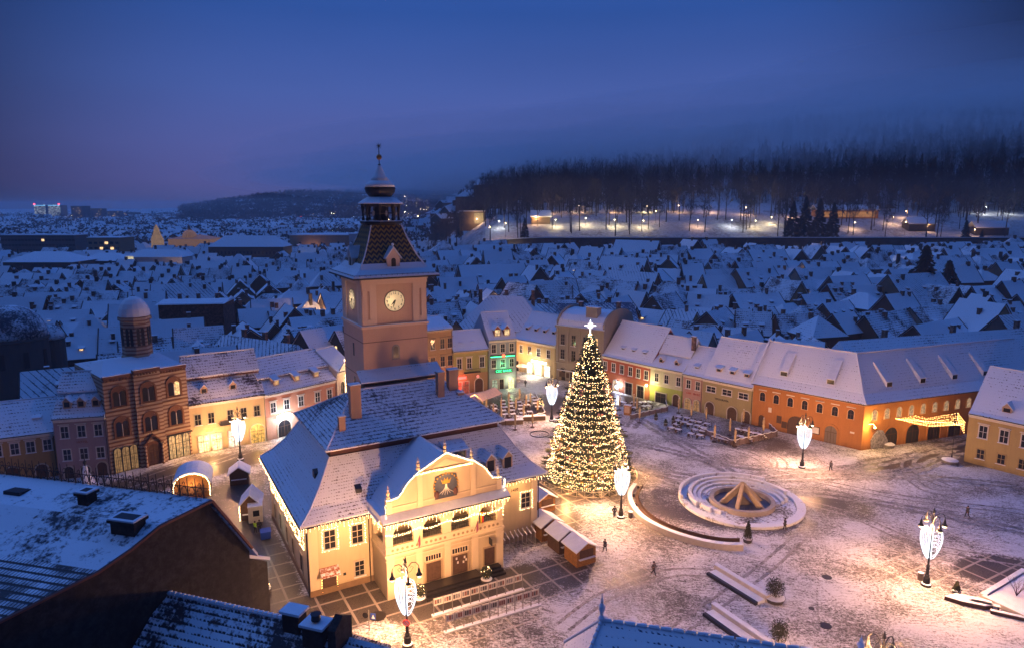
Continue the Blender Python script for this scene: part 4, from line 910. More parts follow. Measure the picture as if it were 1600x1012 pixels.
t = row_house('cream_house', 'cream house with two round-topped dormers above lit shop windows and a yellow passage', g(301, 709), g(418, 688), 13, 8.9, 15.7, M_plaster('cream_plaster', (.62, .50, .30)), RT3,
    wins=[((.10, .27, .52, .70, .88), 5.0, .9, 1.8, False, (), M_plain('green_grey_shutter', (.42, .42, .30)), False)],
    doors=[(.15, 1.5, 2.9, SHOPLIT, False), (.32, 1.5, 2.9, SHOPLIT, False), (.55, 1.8, 3.0, M_lit('white_shop2', (1, .8, .6), 2.0), False), (.87, 2.4, 3.4, PASSAGE, True)],
    dorms=[(.22, 10.1, 1.1, .8, 1.3, 'gable', False), (.6, 10.1, 1.1, .8, 1.3, 'gable', False)], brk=(3.6, 12.0, .7))
sign_text(t, 'SALE', .5, (2.9, -.1, 3.75), M_emit('gold_sign', (1, .6, .08), 3))
q = MB(); q.box(4.6, -1.0, 4.45, 8.0, -.01, 4.55); q.box(4.6, -1.0, 4.55, 8.0, -.94, 5.3); q.build('balcony', DARKMETAL, t)
lamp('POINT', 'shop_glow', (3.0, -1.5, 2.4), 160, WARM2, t, .4); lamp('POINT', 'passage_lamp', (10.8, -.9, 2.6), 70, (1, .5, .12), t, .1)
t = row_house('salmon_house', 'salmon pink house with three lit attic dormers and an arched shop under a white sign', g(418, 688), g(527, 658), 13, 8.7, 13.7, M_plaster('salmon_plaster', (.55, .27, .18)), RT2,
    wins=[((.10, .28, .48, .72, .90), 5.0, .95, 1.8, False, (), WHITE, True)], doors=[(.23, 2.6, 3.1, GLASS, True), (.62, 1.6, 2.6, SHOPLIT, True), (.85, 1.4, 2.6, None, True)],
    dorms=[(.2, 9.6, 1.0, 1.0, .9, 'shed', True), (.48, 9.6, 1.0, 1.0, .9, 'shed', True), (.76, 9.6, 1.0, 1.0, .9, 'shed', True)], brk=(2.6, 10.6, .55), gfloor=(M_plaster('salmon_ground', (.60, .38, .30)), 4.3))
MB().py([(1.9+1.5*cos(2*pi*i/20)+1.5, 3.95+.42*sin(2*pi*i/20)) for i in range(20)], -.5, -.2).build('shop_sign', M_emit('white_sign_glow', (.9, .95, 1), 9), t)
lamp('POINT', 'sign_light', (3.4, -1.6, 3.8), 220, (.95, .95, 1), t, .3)
s = MB(); bulbs_along(s, [(8.0, -.4, 3.0), (8.3, -.4, 3.8), (9.2, -.4, 4.1), (10, -.4, 3.8), (10.4, -.4, 3.1)], .12, .07, jit=.12); s.build('porch_garland', BULB, t)
t = row_house('white_pediment_house', 'narrow white house with a small pediment half hidden beside the clock tower', g(529, 657), g(556, 647), 11, 10.0, 13.5, M_plaster('white_plaster', (.62, .58, .52)), RT,
    wins=[((.3, .75), 5.3, 1.0, 2.4, True, (), WHITE, False)], doors=[(.5, 1.8, 2.8, SHOPLIT, True)])
q = MB(); q.py([(0, 9.6), (3.8, 9.6), (1.9, 11.4)], -.35, -.05); q.build('pediment', WHITE, t)
s = MB(); P_ = [(1.2, -.9, 12.2), (3.5, -2.5, 9.5), (5.4, -4.2, 7.0)]
for k in range(4): bulbs_along(s, [(a+k*.12, b, c-.12*k) for a, b, c in P_], .14, .07, jit=.16)
bulbs_along(s, [(1.9, -.5, 9.0), (1.9, -.5, 4.6)], .14, .07, jit=.08)
s.build('hanging_garland', BULB, t); lamp('POINT', 'garland_glow', (3.5, -4, 9.0), 130, WARM2, t, .5)
# --- far side, from the left behind the tower
t = row_house('brown_classical_house', 'tall ochre brown house with classical window hoods beside the clock tower', g(655, 625), g(708, 616), 12, 15.3, 17.0, M_plaster('brown_ochre_plaster', (.46, .29, .15)), RT,
    wins=[((.15, .42, .70, .92), 10.9, 1.0, 2.1, False, (), M_plain('ochre_trim', (.52, .36, .2)), True), ((.15, .42, .70, .92), 6.9, 1.0, 2.2, False, (), M_plain('ochre_trim', (.52, .36, .2)), True)],
    doors=[(.42, 1.6, 2.8, SHOPLIT, True), (.75, 1.8, 2.8, M_lit('orange_shop', (1, .35, .05), 3.), False)], cornice=M_plain('ochre_trim', (.52, .36, .2)))
t = row_house('green_balcony_house', 'olive green house with a balcony over a red neon shop sign', g(709, 616), g(763, 610), 10, 10.0, 13.4, M_plaster('olive_green_plaster', (.38, .37, .15)), RT,
    wins=[((.17, .45, .82), 5.8, 1.0, 2.3, False, (), WHITE, True)], doors=[(.12, 1.6, 2.7, M_lit('red_shop', (1, .10, .05), 1.6), False), (.34, 1.4, 2.7, M_lit('red_shop2', (1, .15, .08), .5), False), (.72, 1.9, 3.2, None, True)], dorms=[(.28, 11.0, .6, .35, 1.9, 'shed', False), (.62, 11.0, .6, .35, 1.9, 'shed', False)],
    gfloor=(M_plaster('brown_ground', (.36, .23, .12)), 4.6), cornice=M_plain('mustard_cornice', (.45, .36, .15)))
q = MB(); q.box(2.4, -.9, 4.75, 6.2, -.01, 4.9)
q2 = q.build('balcony', DARKMETAL, t); q = MB()
for k in range(16): q.box(2.4+k*.25, -.9, 4.9, 2.44+k*.25, -.86, 5.7)
q.box(2.4, -.92, 5.7, 6.2, -.86, 5.76); q.build('railing', DARKMETAL, q2)
MB().box(.2, -.3, 3.45, 2.9, -.15, 3.95).build('neon_sign', M_emit('red_neon', (1, .05, .04), 7), t); lamp('POINT', 'neon_glow', (1.4, -1.2, 3.3), 60, (1, .1, .06), t, .3)
MB().py([(5.5+.35*cos(i*pi/6), 3.9+.35*sin(i*pi/6)) for i in range(12)], -.9, -.8).build('hanging_sign', M_emit('pink_disc', (1, .25, .2), 1.2), t)
t = row_house('blue_grey_house', 'tall blue grey house with two red gabled dormers and green neon shop signs', g(764, 609), g(807, 605), 13, 11.8, 16.9, M_plaster('blue_grey_plaster', (.33, .38, .46)), RT,
    wins=[((.18, .5, .82), 8.7, .95, 1.9, False, (), WHITE, False), ((.18, .5, .82), 5.2, .95, 1.8, False, (), WHITE, False)], doors=[(.2, 1.3, 2.3, M_lit('green_shop', (.8, 1, .7), .6), False), (.45, 1.0, 2.3, GLASS, False), (.8, 1.2, 2.3, M_lit('shop_yellow_green', (1, 1, .45), 2.2), False)],
    gfloor=(M_plaster('blue_ground', (.36, .42, .50)), 4.0))
for x in (2.3, 4.6):
    dormer(t, x, 12.3, 1.5, 1.6, .6, 2.6, M_brick('red_dormer_brick', (.30, .09, .06)), 'gable', M_lit('lit_dormer2', (1, .7, .35), 1.2), SNOWM)
GREEN = M_emit('green_neon', (.05, 1, .35), 4); GB = M_plain('dark_green_board', (.01, .10, .05))
o = MB().box(.3, -.35, 7.55, 6.3, -.12, 8.15).build('upper_sign_board', GB, t); MB().box(.35, -.36, 7.68, 3.0, -.352, 7.88).build('green_light_bar', GREEN, o); MB().box(3.9, -.36, 7.68, 6.2, -.352, 7.88).build('green_light_bar', GREEN, o)
MB().py([(3.1, 7.65), (3.8, 7.65), (3.8, 8.1), (3.45, 8.4), (3.1, 8.1)], -.42, -.36).build('red_light_emblem', M_emit('red_emblem', (1, .12, .05), 4), o)
MB().box(1.4, -.35, 3.95, 5.6, -.12, 4.75).build('lower_sign_board', M_plain('green_board2', (.02, .18, .08)), t)
sign_text(t, 'CEC BANK', .72, (3.5, -.37, 4.35), GREEN, sx=1.1)
lamp('POINT', 'neon_glow', (3.5, -1.4, 5.8), 34, (.15, 1, .4), t, .3); lamp('POINT', 'shop_glow', (5, -1.2, 2.2), 40, (.9, 1, .5), t, .3)
t = row_house('yellow_street_house', 'yellow house with four slanted dormers and dazzling white shop windows on the side street', g(800, 577), g(868, 592), 14, 8.5, 14.4, M_plaster('yellow_street_plaster', (.60, .46, .24)), RT,
    wins=[((.06, .22, .42, .62, .84), 5.0, 1.0, 1.9, False, (), WHITE, False)], doors=[(.12, 1.4, 2.6, GLASS, False), (.42, 1.6, 3.0, WHITELIT, True), (.62, 2.0, 2.8, WHITELIT, False), (.82, 1.8, 2.8, WHITELIT, False)],
    dorms=[(f, 10.5, 1.0, .7, 2.2, 'shed', False) for f in (.22, .42, .62, .82)])
MB().box(7.0, -.5, 3.3, 11.8, -.2, 3.8).build('shop_fascia_light', M_emit('shop_white_bar', (1, .94, .8), 5), t)
lamp('POINT', 'shop_glow', (8.5, -2.2, 2.6), 230, (1, .85, .6), t, .5); lamp('POINT', 'shop_glow', (4.0, -3.0, 4.4), 220, WARM2, t, .5)
# grey hotel with curved mansard
def grey_hotel():
    A, B = g(869, 592), g(942, 605); L = math.dist(A, B); T = thing('grey_hotel', 'tall grey stone building with pilasters and snowy curved roof behind the treetop star', 'building', (A[0], A[1], 0), math.atan2(B[1]-A[1], B[0]-A[0]))
    GY = M_plaster('grey_plaster', (.34, .30, .25)); MB().box(0, 0, -.2, L, 15, 13.6).build('wall', GY, T)
    for (x0, x1) in ((0, .6), (3.0, 3.5), (6.2, 6.7), (9.4, 9.9), (L-.6, L)): MB().box(x0, -.2, 4.6, x1, -.003, 12.9).build('pilaster', GY, T)
    q = MB(); q.box(-.2, -.5, 13.0, L+.2, -.003, 13.5); q.box(-.05, -.2, 4.2, L+.05, -.004, 4.55); o = q.build('cornice', GY, T); MB().box(-.2, -.5, 13.502, L+.2, -.05, 13.6).build('snow_line', SNOWM, o)
    for z in (8.9, 5.4):
        for k, x in enumerate((1.8, 4.85, 8.05, 10.9)): window(T, x, z, 1.05, 2.5 if z > 6 else 2.3, GY, M_lit() if (k == 3 and z > 6) else GLASS, bars=(1, 2))
    for x in (1.8, 4.85, 8.05, 10.9): opening(T, x, .1, 1.7, 3.0, GLASS, 0, GY, 'doorway', .2)
    r = MB(); r.px([(0, 13.61), (.6, 14.9), (2.0, 16.1), (4.2, 16.9), (7.5, 17.1), (11, 16.6), (14, 15.2), (15, 13.61)], .35, L-.35); r.build('mansard_roof', M_roof('hotel_roof', (.08, .07, .08), .75, .8, 'seam', .35), T)
    for x in (0, L-.35): q = MB(); q.px([(0, 13.61), (-.1, 14.6), (.9, 15.9), (2.0, 16.7), (4.2, 17.5), (7.5, 17.7), (11, 17.2), (14, 15.8), (15, 13.61)], x, x+.34); q.build('fire_wall', GY, T)
    q = MB(); q.box(L*.55, 1.6, 15.8, L*.55+3, 3.5, 18.2); o = q.build('roof_parapet', GY, T); MB().box(L*.55-.1, 1.5, 18.2, L*.55+3.1, 3.6, 18.35).build('snow_cap', SNOWM, o)
    for x, y, z in ((2, 8, 18.2), (L-1.2, 9, 18.8)): chimney(T, x, y, 16.6, z, .9, .8)
    s = MB(); bulbs_along(s, [(7.4, -1.0, 4.5), (11.8, -1.0, 4.3)], .14, .07, icicle=.8); s.build('canopy_lights', M_emit('pale_yellow_bulbs', (1, .8, .35), 14, False), T)
    MB().box(7.2, -1.2, 4.5, 12, -.05, 4.62).build('canopy', DARKMETAL, T)
    for x in (4.85, 8.05): q = MB(); q.v, q.f = [], []; q.lathe([(.45, 5.3), (.25, 6.2), (.03, 7.2)], 6, (x, -.4)); q.build('small_fir', LEAF, T)
    lamp('POINT', 'canopy_glow', (9.5, -1.6, 3.8), 110, WARM2, T, .3)
grey_hotel()
row_house('red_house', 'brick red house with a broad snowy roof and three slanted dormers right of the tree', g(941, 605), g(1015, 625), 13, 7.9, 15.0, M_plaster('brick_red_plaster', (.42, .10, .05)), RT,
    wins=[((.06, .24, .42, .60, .76, .92), 4.5, .95, 1.9, False, (), WHITE, False)], doors=[(.30, 1.5, 2.6, M_lit('arch_glow', (1, .7, .4), .9), True), (.58, 1.9, 2.7, GLASS, False), (.82, 1.9, 2.7, GLASS, False)],
    dorms=[(f, 9.4, 1.0, .6, 1.6, 'shed', False) for f in (.33, .55, .78)], gfloor=(M_plaster('red_ground', (.46, .16, .07)), 3.9))
t = row_house('pale_green_house', 'pale green house with two small dormers and a lime green ground floor', g(1015, 625), g(1066, 637), 11, 7.9, 13.7, M_plaster('pale_green_plaster', (.52, .52, .40)), RT,
    wins=[((.2, .5, .86), 4.6, .9, 1.8, False, (), WHITE, False)], doors=[(.35, 2.6, 2.2, GLASS, False), (.82, 1.6, 2.6, None, True)], dorms=[(.25, 8.7, 1.0, .7, .8, 'gable', False), (.72, 8.7, 1.0, .7, .8, 'gable', False)], brk=(3., 10.2, .25),
    gfloor=(M_plaster('lime_ground', (.36, .42, .10)), 3.6), chims=[(.97, 4, 14.5, .8)])
MB().ball((-.3, -1.0, 3.5), .28).build('wall_globe_lamp', M_emit('globe_glow', (1, .85, .4), 16), t); lamp('POINT', 'globe_light', (-.1, -1.5, 3.4), 170, (1, .8, .35), t, .28)
t = row_house('rose_house', 'narrow rose pink cafe front between the pale green and olive houses', g(1066, 637), g(1096, 644), 11, 7.6, 12.4, M_plaster('rose_plaster', (.50, .30, .26)), RT,
    wins=[((.28, .76), 4.6, .9, 1.7, False, (), WHITE, False)], doors=[(.28, 1.3, 2.3, M_lit('cafe_dim', (1, .5, .2), .5), True), (.74, 1.2, 2.3, M_lit('cafe_dim', (1, .5, .2), .5), True)], dorms=[(.5, 8.6, .9, .5, 1.2, 'shed', False)])
sign_text(t, 'CAFE', .5, (1.4, -.06, 3.55), M_plain('red_letters', (.5, .05, .03))); sign_text(t, 'BISTRO', .5, (3.2, -.06, 3.55), M_plain('red_letters', (.5, .05, .03)))
t = row_house('olive_house', 'olive house with triple windows, three dormers and three wide arches', g(1096, 644), g(1174, 663), 13, 7.5, 14.8, M_plaster('khaki_plaster', (.36, .31, .16)), RT,
    wins=[((.18, .50, .82), 4.8, 1.9, 1.1, False, (), WHITE, False)], doors=[(.17, 1.9, 2.6, None, True), (.62, 2.0, 2.6, None, True), (.90, 1.6, 2.4, None, True)], dorms=[(.25, 8.9, 1.1, .7, 1.2, 'shed', False), (.52, 8.9, 1.1, .7, 1.2, 'shed', False), (.80, 8.9, 1.1, .7, 1.2, 'shed', False)])
sign_text(t, 'TIPOGRAFIA', .55, (4.4, -.08, 3.6), DARKMETAL)
# orange corner building: two wings under one hipped roof
def orange_building():
    A, B = g(1174, 663), g(1345, 703); rz = math.atan2(B[1]-A[1], B[0]-A[0]); L = math.dist(A, B)
    T = thing('orange_corner_building', 'long orange building with arched windows turning the corner under one vast snowy roof', 'building', (A[0], A[1], 0), rz)
    OR = M_plaster('orange_plaster', (.46, .19, .05), .28); RF = M_roof('vast_roof', (.06, .045, .055), .74, .40, 'tile', .42, .08)
    # local: wing one along x (0..L), wing two leaves the corner at the angle of the side street
    Bd = (B[0]+45*cos(R(19.8)), B[1]+45*sin(R(19.8))); dx, dy = Bd[0]-A[0], Bd[1]-A[1]
    bx_, by_ = dx*cos(rz)+dy*sin(rz), -dx*sin(rz)+dy*cos(rz); a2 = math.atan2(by_, bx_-L); d2 = (cos(a2), sin(a2)); n2 = (-d2[1], d2[0])
    ze, zr, dep = 8.5, 15.6, 13.
    # miter point inside at the corner for offset dep/2 and dep
    def miter(o): # intersection of y=o and line offset o of wing two
        # L + t*d2x + o*n2x , t*d2y + o*n2y = o
        t_ = (o-o*n2[1])/d2[1]; return (L+t_*d2[0]+o*n2[0], o)
    m_o, m_r, m_i = miter(-.7), miter(dep/2), miter(dep)
    far = lambda o: (L+45*d2[0]+o*n2[0], 45*d2[1]+o*n2[1])
    w = MB(); w.pz([(0, 0), (L, 0), far(0), far(dep), m_i, (0, dep)], -.2, ze-.05); w.build('wall', OR, T)
    e0, e1, e2 = (-.1, -.7), m_o, far(-.7); r0, r1, r2 = (-.1, dep/2), m_r, far(dep/2); i0, i1, i2 = (-.1, dep+.5), miter(dep+.5), far(dep+.5)
    P3 = lambda p, z: (p[0], p[1], z)
    k0, k1, k2 = (-.1, 1.3), miter(1.3), far(1.3)
    r = MB(); r.v = [P3(e0, ze-.1), P3(e1, ze-.1), P3(e2, ze-.1), P3(k0, ze+1.3), P3(k1, ze+1.3), P3(k2, ze+1.3), P3(r0, zr), P3(r1, zr), P3(r2, zr), P3(i0, ze), P3(i1, ze), P3(i2, ze)]
    r.f = [(0, 1, 4, 3), (3, 4, 7, 6), (1, 2, 5, 4), (4, 5, 8, 7), (6, 7, 10, 9), (7, 8, 11, 10), (2, 11, 8, 5), (0, 3, 6, 9), (0, 9, 10, 1), (1, 10, 11, 2)]; r.build('roof', RF, T)
    q = MB(); q.tube([P3(r0, zr+.05), P3(r1, zr+.05), P3(r2, zr+.05)], .14, 6); q.tube([P3(e1, ze), P3(k1, ze+1.35), P3(r1, zr+.05)], .13, 6); q.tube([P3(k0, ze+1.3), P3(k1, ze+1.3), P3(k2, ze+1.3)], .09, 5); q.build('ridge_caps', M_roof('snowy_caps', (.12, .06, .05), .8, .4, 'plain', .2), T)
    q = MB(); q.px([(-.5, ze-.1), (6.5, zr+.1), (13.5, ze-.1), (13.5, ze+.4), (6.5, zr+.6), (-.5, ze+.4)], -.35, -.1); q.build('parapet_wall', SNOWM, T)
    g_ = MB(); g_.tube([P3((e0[0], e0[1]-.1), ze-.18), P3((e1[0], e1[1]-.1), ze-.18), P3(e2, ze-.18)], .08, 5); g_.build('gutter', DARKMETAL, T)
    c = MB(); c.box(0, -.3, ze-.5, L+.1, -.003, ze-.2); c.build('cornice', M_plaster('orange_cornice', (.58, .34, .20)), T)
    for k in range(7):
        x = 1.9+k*2.66; window(T, x, 5.2, 1.0, 1.7, M_plain('cream_reveal', (.62, .40, .24)), GLASS, arch=True, fw=.12, bars=(1, 1))
        MB().box(x-.75, -.22, 7.25, x+.75, -.004, 7.4).build('window_label', WHITE, T)
    opening(T, 2.0, .05, 1.1, 2.4, DWOOD, 0, OR); opening(T, 8.6, .05, 3.2, 3.6, DWOOD, 0, OR, fw=.1); opening(T, 14.8, .05, 2.1, 3.2, M_plain('grey_gate', (.16, .13, .11)), 0, OR, fw=.35)
    each('notice_board', DWOOD, T, [(4.9, -.12, 1.6, 5.8, -.01, 3.0), (5.9, -.14, .9, 7.1, -.01, 2.1), (11.4, -.14, 1.1, 12.9, -.01, 2.5)])
    MB().box(11.55, -.16, 1.25, 12.75, -.141, 2.35).build('notice_paper', WHITE, T); MB().box(3.2, -.1, 3.3, 3.8, -.01, 4.2).build('wall_plaque', WHITE, T); MB().box(18.0, -.1, 2.7, 18.7, -.01, 3.0).build('street_name_plate', WHITE, T)
    # big slanted dormers
    for x in (4.2, 12.7, ):
        q = MB(); q.px([(1.7, 10.0), (1.7, 11.25), (4.9, 14.3), (4.9, 13.4)], x, x+1.5); o = q.build('dormer', SNOWM, T); MB().box(x+.15, 1.66, 10.35, x+1.35, 1.695, 11.1).build('dormer_window', GLASS, o)
    W2 = bpy.data.objects.new('side_wing', None); sc.collection.objects.link(W2); W2.parent = T; W2.location = (L, 0, 0); W2.rotation_euler = (0, 0, a2)
    pale = M_lit('pale_blind', (1, .62, .34), .55)
    for k in range(13):
        x = 2.4+k*2.85; window(W2, x, 5.2, 1.05, 1.8, M_plain('cream_reveal', (.62, .40, .24)), pale, arch=True, fw=.12, bars=(0, 0))
    for k in range(6): opening(W2, 6.6+k*5.2, .05, 3.1, 3.4, DARKMETAL, 0, OR, 'arcade_arch', .2)
    for x in (6.5, 14.5, 22.5, 30.5):
        q = MB(); q.px([(1.7, 10.0), (1.7, 11.25), (4.9, 14.3), (4.9, 13.4)], x, x+1.4); o = q.build('dormer', SNOWM, W2); MB().box(x+.15, 1.66, 10.35, x+1.25, 1.695, 11.1).build('dormer_window', GLASS, o)
    q = MB(); q.py([(2.2, .1), (5.6, .1), (5.9, 1.2), (5.2, 2.2), (4.6, 3.1), (3.4, 3.4), (2.6, 2.7), (2.0, 1.6)], -.2, -.03); q.build('mural_panel', M_plain('mural_paint', (.28, .27, .30), .7, 0, .6, 3), W2)
    b = MB(); b.tube([(1.3, -.02, 4.6), (1.3, -.9, 4.9), (1.3, -1.3, 4.6)], .05, 5); b.ball((1.3, -1.3, 4.4), .2); b.build('wall_lamp', M_emit('wall_lamp_glow', (1, .55, .18), 14), W2)
    lamp('POINT', 'wall_lamp_light', (1.0, -1.6, 4.6), 330, (1, .55, .18), W2, .2)
    s = MB()
    return T, W2
orange_building()
t = row_house('yellow_corner_house', 'yellow house with white framed windows and small gabled dormers at the right edge', g(1506, 720), (G(1506, 720)[0]+16*cos(R(-52)), G(1506, 720)[1]+16*sin(R(-52))), 14, 8.5, 15.0, M_plaster('pale_yellow_plaster', (.52, .38, .15)), RT,
    wins=[((.14, .32, .5, .7, .9), 4.7, 1.1, 2.0, False, (), WHITE, True), ((.14, .32, .5, .7), 1.2, 1.0, 1.5, False, (), M_plain('ochre_reveal', (.42, .3, .12)), False)], doors=[(.86, 1.5, 2.4, None, True)], dorms=[(.3, 9.3, 1.3, .9, .9, 'gable', False), (.72, 9.3, 1.3, .9, .9, 'gable', False)])
# string light canopy over the side street
def light_canopy():
    T = thing('light_canopy', 'canopy of amber string lights hung across the side street beside the yellow corner house', 'string lights', (0, 0, 0))
    A1 = (66.5, 113.5, 5.6); n = 12; e = G(1506, 690)
    s = MB()
    for k in range(n):
        t = k/(n-1); x1, y1 = 76.0+3.0*t, 112.0+6*t-2
        bulbs_along(s, [A1 if k % 3 == 0 else (A1[0]+.5*t*9, A1[1]+.5*t*4, A1[2]-.1), (x1*.5+A1[0]*.5, y1*.5+A1[1]*.5, 5.0-.3*sin(k)), (x1, y1, 5.9-.9*(t*(1-t)*4))], .42, .045, jit=.1)
    for k in range(9): bulbs_along(s, [(76+.3*k, 110.+.7*k, 6.1-.02*k), (76.+.3*k, 110.+.7*k, 4.0+.1*k)], .35, .045)
    s.build('string_lights', BULB2, T); lamp('POINT', 'canopy_glow', (73, 112.5, 4.4), 130, (1, .55, .16), T, .6); return T
light_canopy()
# ================================================================ street lamps with lit ornaments
def ornament(style):
    """a leaf-shaped light figure on both sides of the pole, 3 m wide and 4 m tall, in the x-z plane; z 0 is its foot"""
    m = MB(); Hh = 3.9
    def half(s, dense):
        out = []
        for i in range(25):
            t = i/24; z = Hh*t; x = 1.08*math.sqrt(max(0, sin(pi*min(1, (t*.92+.0)))))**1.0*(.62+.5*t) if t < 1 else .35
            out.append((s*(x*.95+.12), 0, z))
        m.tube(out, .035, 5); m.tube([(a*.86+.03*s, 0, .25+c*.88) for a, b, c in out], .025, 5)
        if dense:
            for k in range(1, 6):
                f = k/6.0; pts = [(s*.12+(a-s*.12)*f, .04*(k % 2), c) for a, b, c in out if .1 < c < Hh-.05]; m.tube(pts, .03, 4)
        else:
            for (cx, cz, r) in ((.5, 2.6, .32), (.46, 1.8, .3), (.5, 2.6, .18), (.46, 1.8, .16), (.85, 2.2, .14), (.75, 3.1, .18), (.7, 1.3, .15)):
                m.tube([(s*(cx+r*cos(2*pi*i/12)), 0, cz+r*sin(2*pi*i/12)) for i in range(12)], .022, 4, True)
            for k in range(7): m.tube([(s*.2, 0, .5+k*.45), (s*.45, 0, .65+k*.45)], .018, 4)
    if style == 'half': half(-1, True); half(1, False)
    else:
        half(-1, True); half(1, True)
    m.tube([(-.12, 0, .1), (-.12, 0, Hh+.2)], .05, 4); m.tube([(.12, 0, .1), (.12, 0, Hh)], .05, 4)
    return m
def street_lamp(label, gx, gy, rz, style, power=1700, sign=False, ozz=3.6):
    T = thing('street_lamp', label, 'street lamp', (gx, gy, 0), rz, 'street lamps with lit ornaments')
    p = MB(); p.lathe([(.55, 0), (.55, .25), (.36, .32), (.34, .95), (.22, 1.1), (.26, 1.25), (.16, 1.4), (.15, 2.3), (.2, 2.4), (.11, 2.55), (.095, 6), (.14, 6.1), (.08, 6.2), (.07, 8.6), (.14, 8.7), (.03, 9.3)], 10)
    p.build('post', IRON, T)
    MB().lathe([(.53, .252), (.4, .34)], 10).build('snow_collar', SNOWM, T)
    for k in range(4):
        a = k*pi/2+.5; c_, s_ = cos(a), sin(a); q = MB()
        pts = [(r*c_, r*s_, z) for r, z in ((.08, 7.6), (.25, 8.2), (.6, 8.6), (1.0, 8.55), (1.25, 8.2), (1.28, 7.9))]
        q.tube(pts, .045, 5); q.tube([(.07*c_, .07*s_, 7.5), (.5*c_, .5*s_, 7.7), (.75*c_, .75*s_, 8.1), (.55*c_, .55*s_, 8.25), (.45*c_, .45*s_, 8.1)], .025, 4); arm = q.build('arm', IRON, T)
        q = MB(); q.lathe([(.06, 7.95), (.12, 7.75), (.16, 7.45), (.30, 7.25), (.31, 7.2)], 10, (1.28*c_, 1.28*s_)); q.build('shade', IRON, arm)
        q = MB(); q.lathe([(.24, 7.2), (.25, 7.1), (.12, 7.02)], 8, (1.28*c_, 1.28*s_)); q.build('glass_bowl', M_emit('warm_bowl', (1, .62, .30), 2.5 if style != 'off' else 1.), arm)
    o = ornament(style).build('light_ornament', LEDW, T); o.location = (0, -.18, ozz-.3)
    if sign:
        q = MB(); q.lathe([(.32, -.02), (.32, .02)], 20); s_ = q.build('round_sign', WHITE, T); s_.location = (0, -.2, 2.55); s_.rotation_euler = (pi/2, 0, 0)
        q = MB(); q.tube([(.32*cos(i*pi/10), .32*sin(i*pi/10), .03) for i in range(20)], .045, 5, True); q.tube([(-.22, .22, .03), (.22, -.22, .03)], .04, 4); s2 = q.build('red_ring', M_plain('sign_red', (.55, .03, .03)), s_)
    # the four bell heads light the ground
    for k in range(2): lamp('POINT', 'lamp_light', (1.28*cos(.5+k*pi), 1.28*sin(.5+k*pi), 6.85), power*.5, WARM, T, .22)
    lamp('POINT', 'ornament_glow', (0, -.55, 5.2), 60, (.75, .85, 1), T, .8)
    return T
street_lamp('street lamp nearest the town hall steps, with a round red-ringed sign on its post', *G(637, 1008), R(-10), 'half', 2900, True)
street_lamp('street lamp with a white heart ornament before the cream house', *G(376, 718), R(28), 'full', 1100)
street_lamp('street lamp with a white ornament in front of the cafe terrace behind the town hall', *G(862, 657), R(-2), 'full', 1500)
street_lamp('street lamp with a white ornament between the Christmas tree and the fountain', *G(970, 808), R(8), 'full', 2500)
street_lamp('street lamp with a white ornament in front of the orange building', *G(1253, 730), R(-20), 'full', 1900)
street_lamp('street lamp with a half filled white ornament and a litter bin at its foot', *G(1447, 914), R(-30), 'half', 2300)
lp = G(1366, 1150); street_lamp('street lamp whose arms rise over the bottom edge beside the blue roof', lp[0], lp[1], R(0), 'full', 2500)
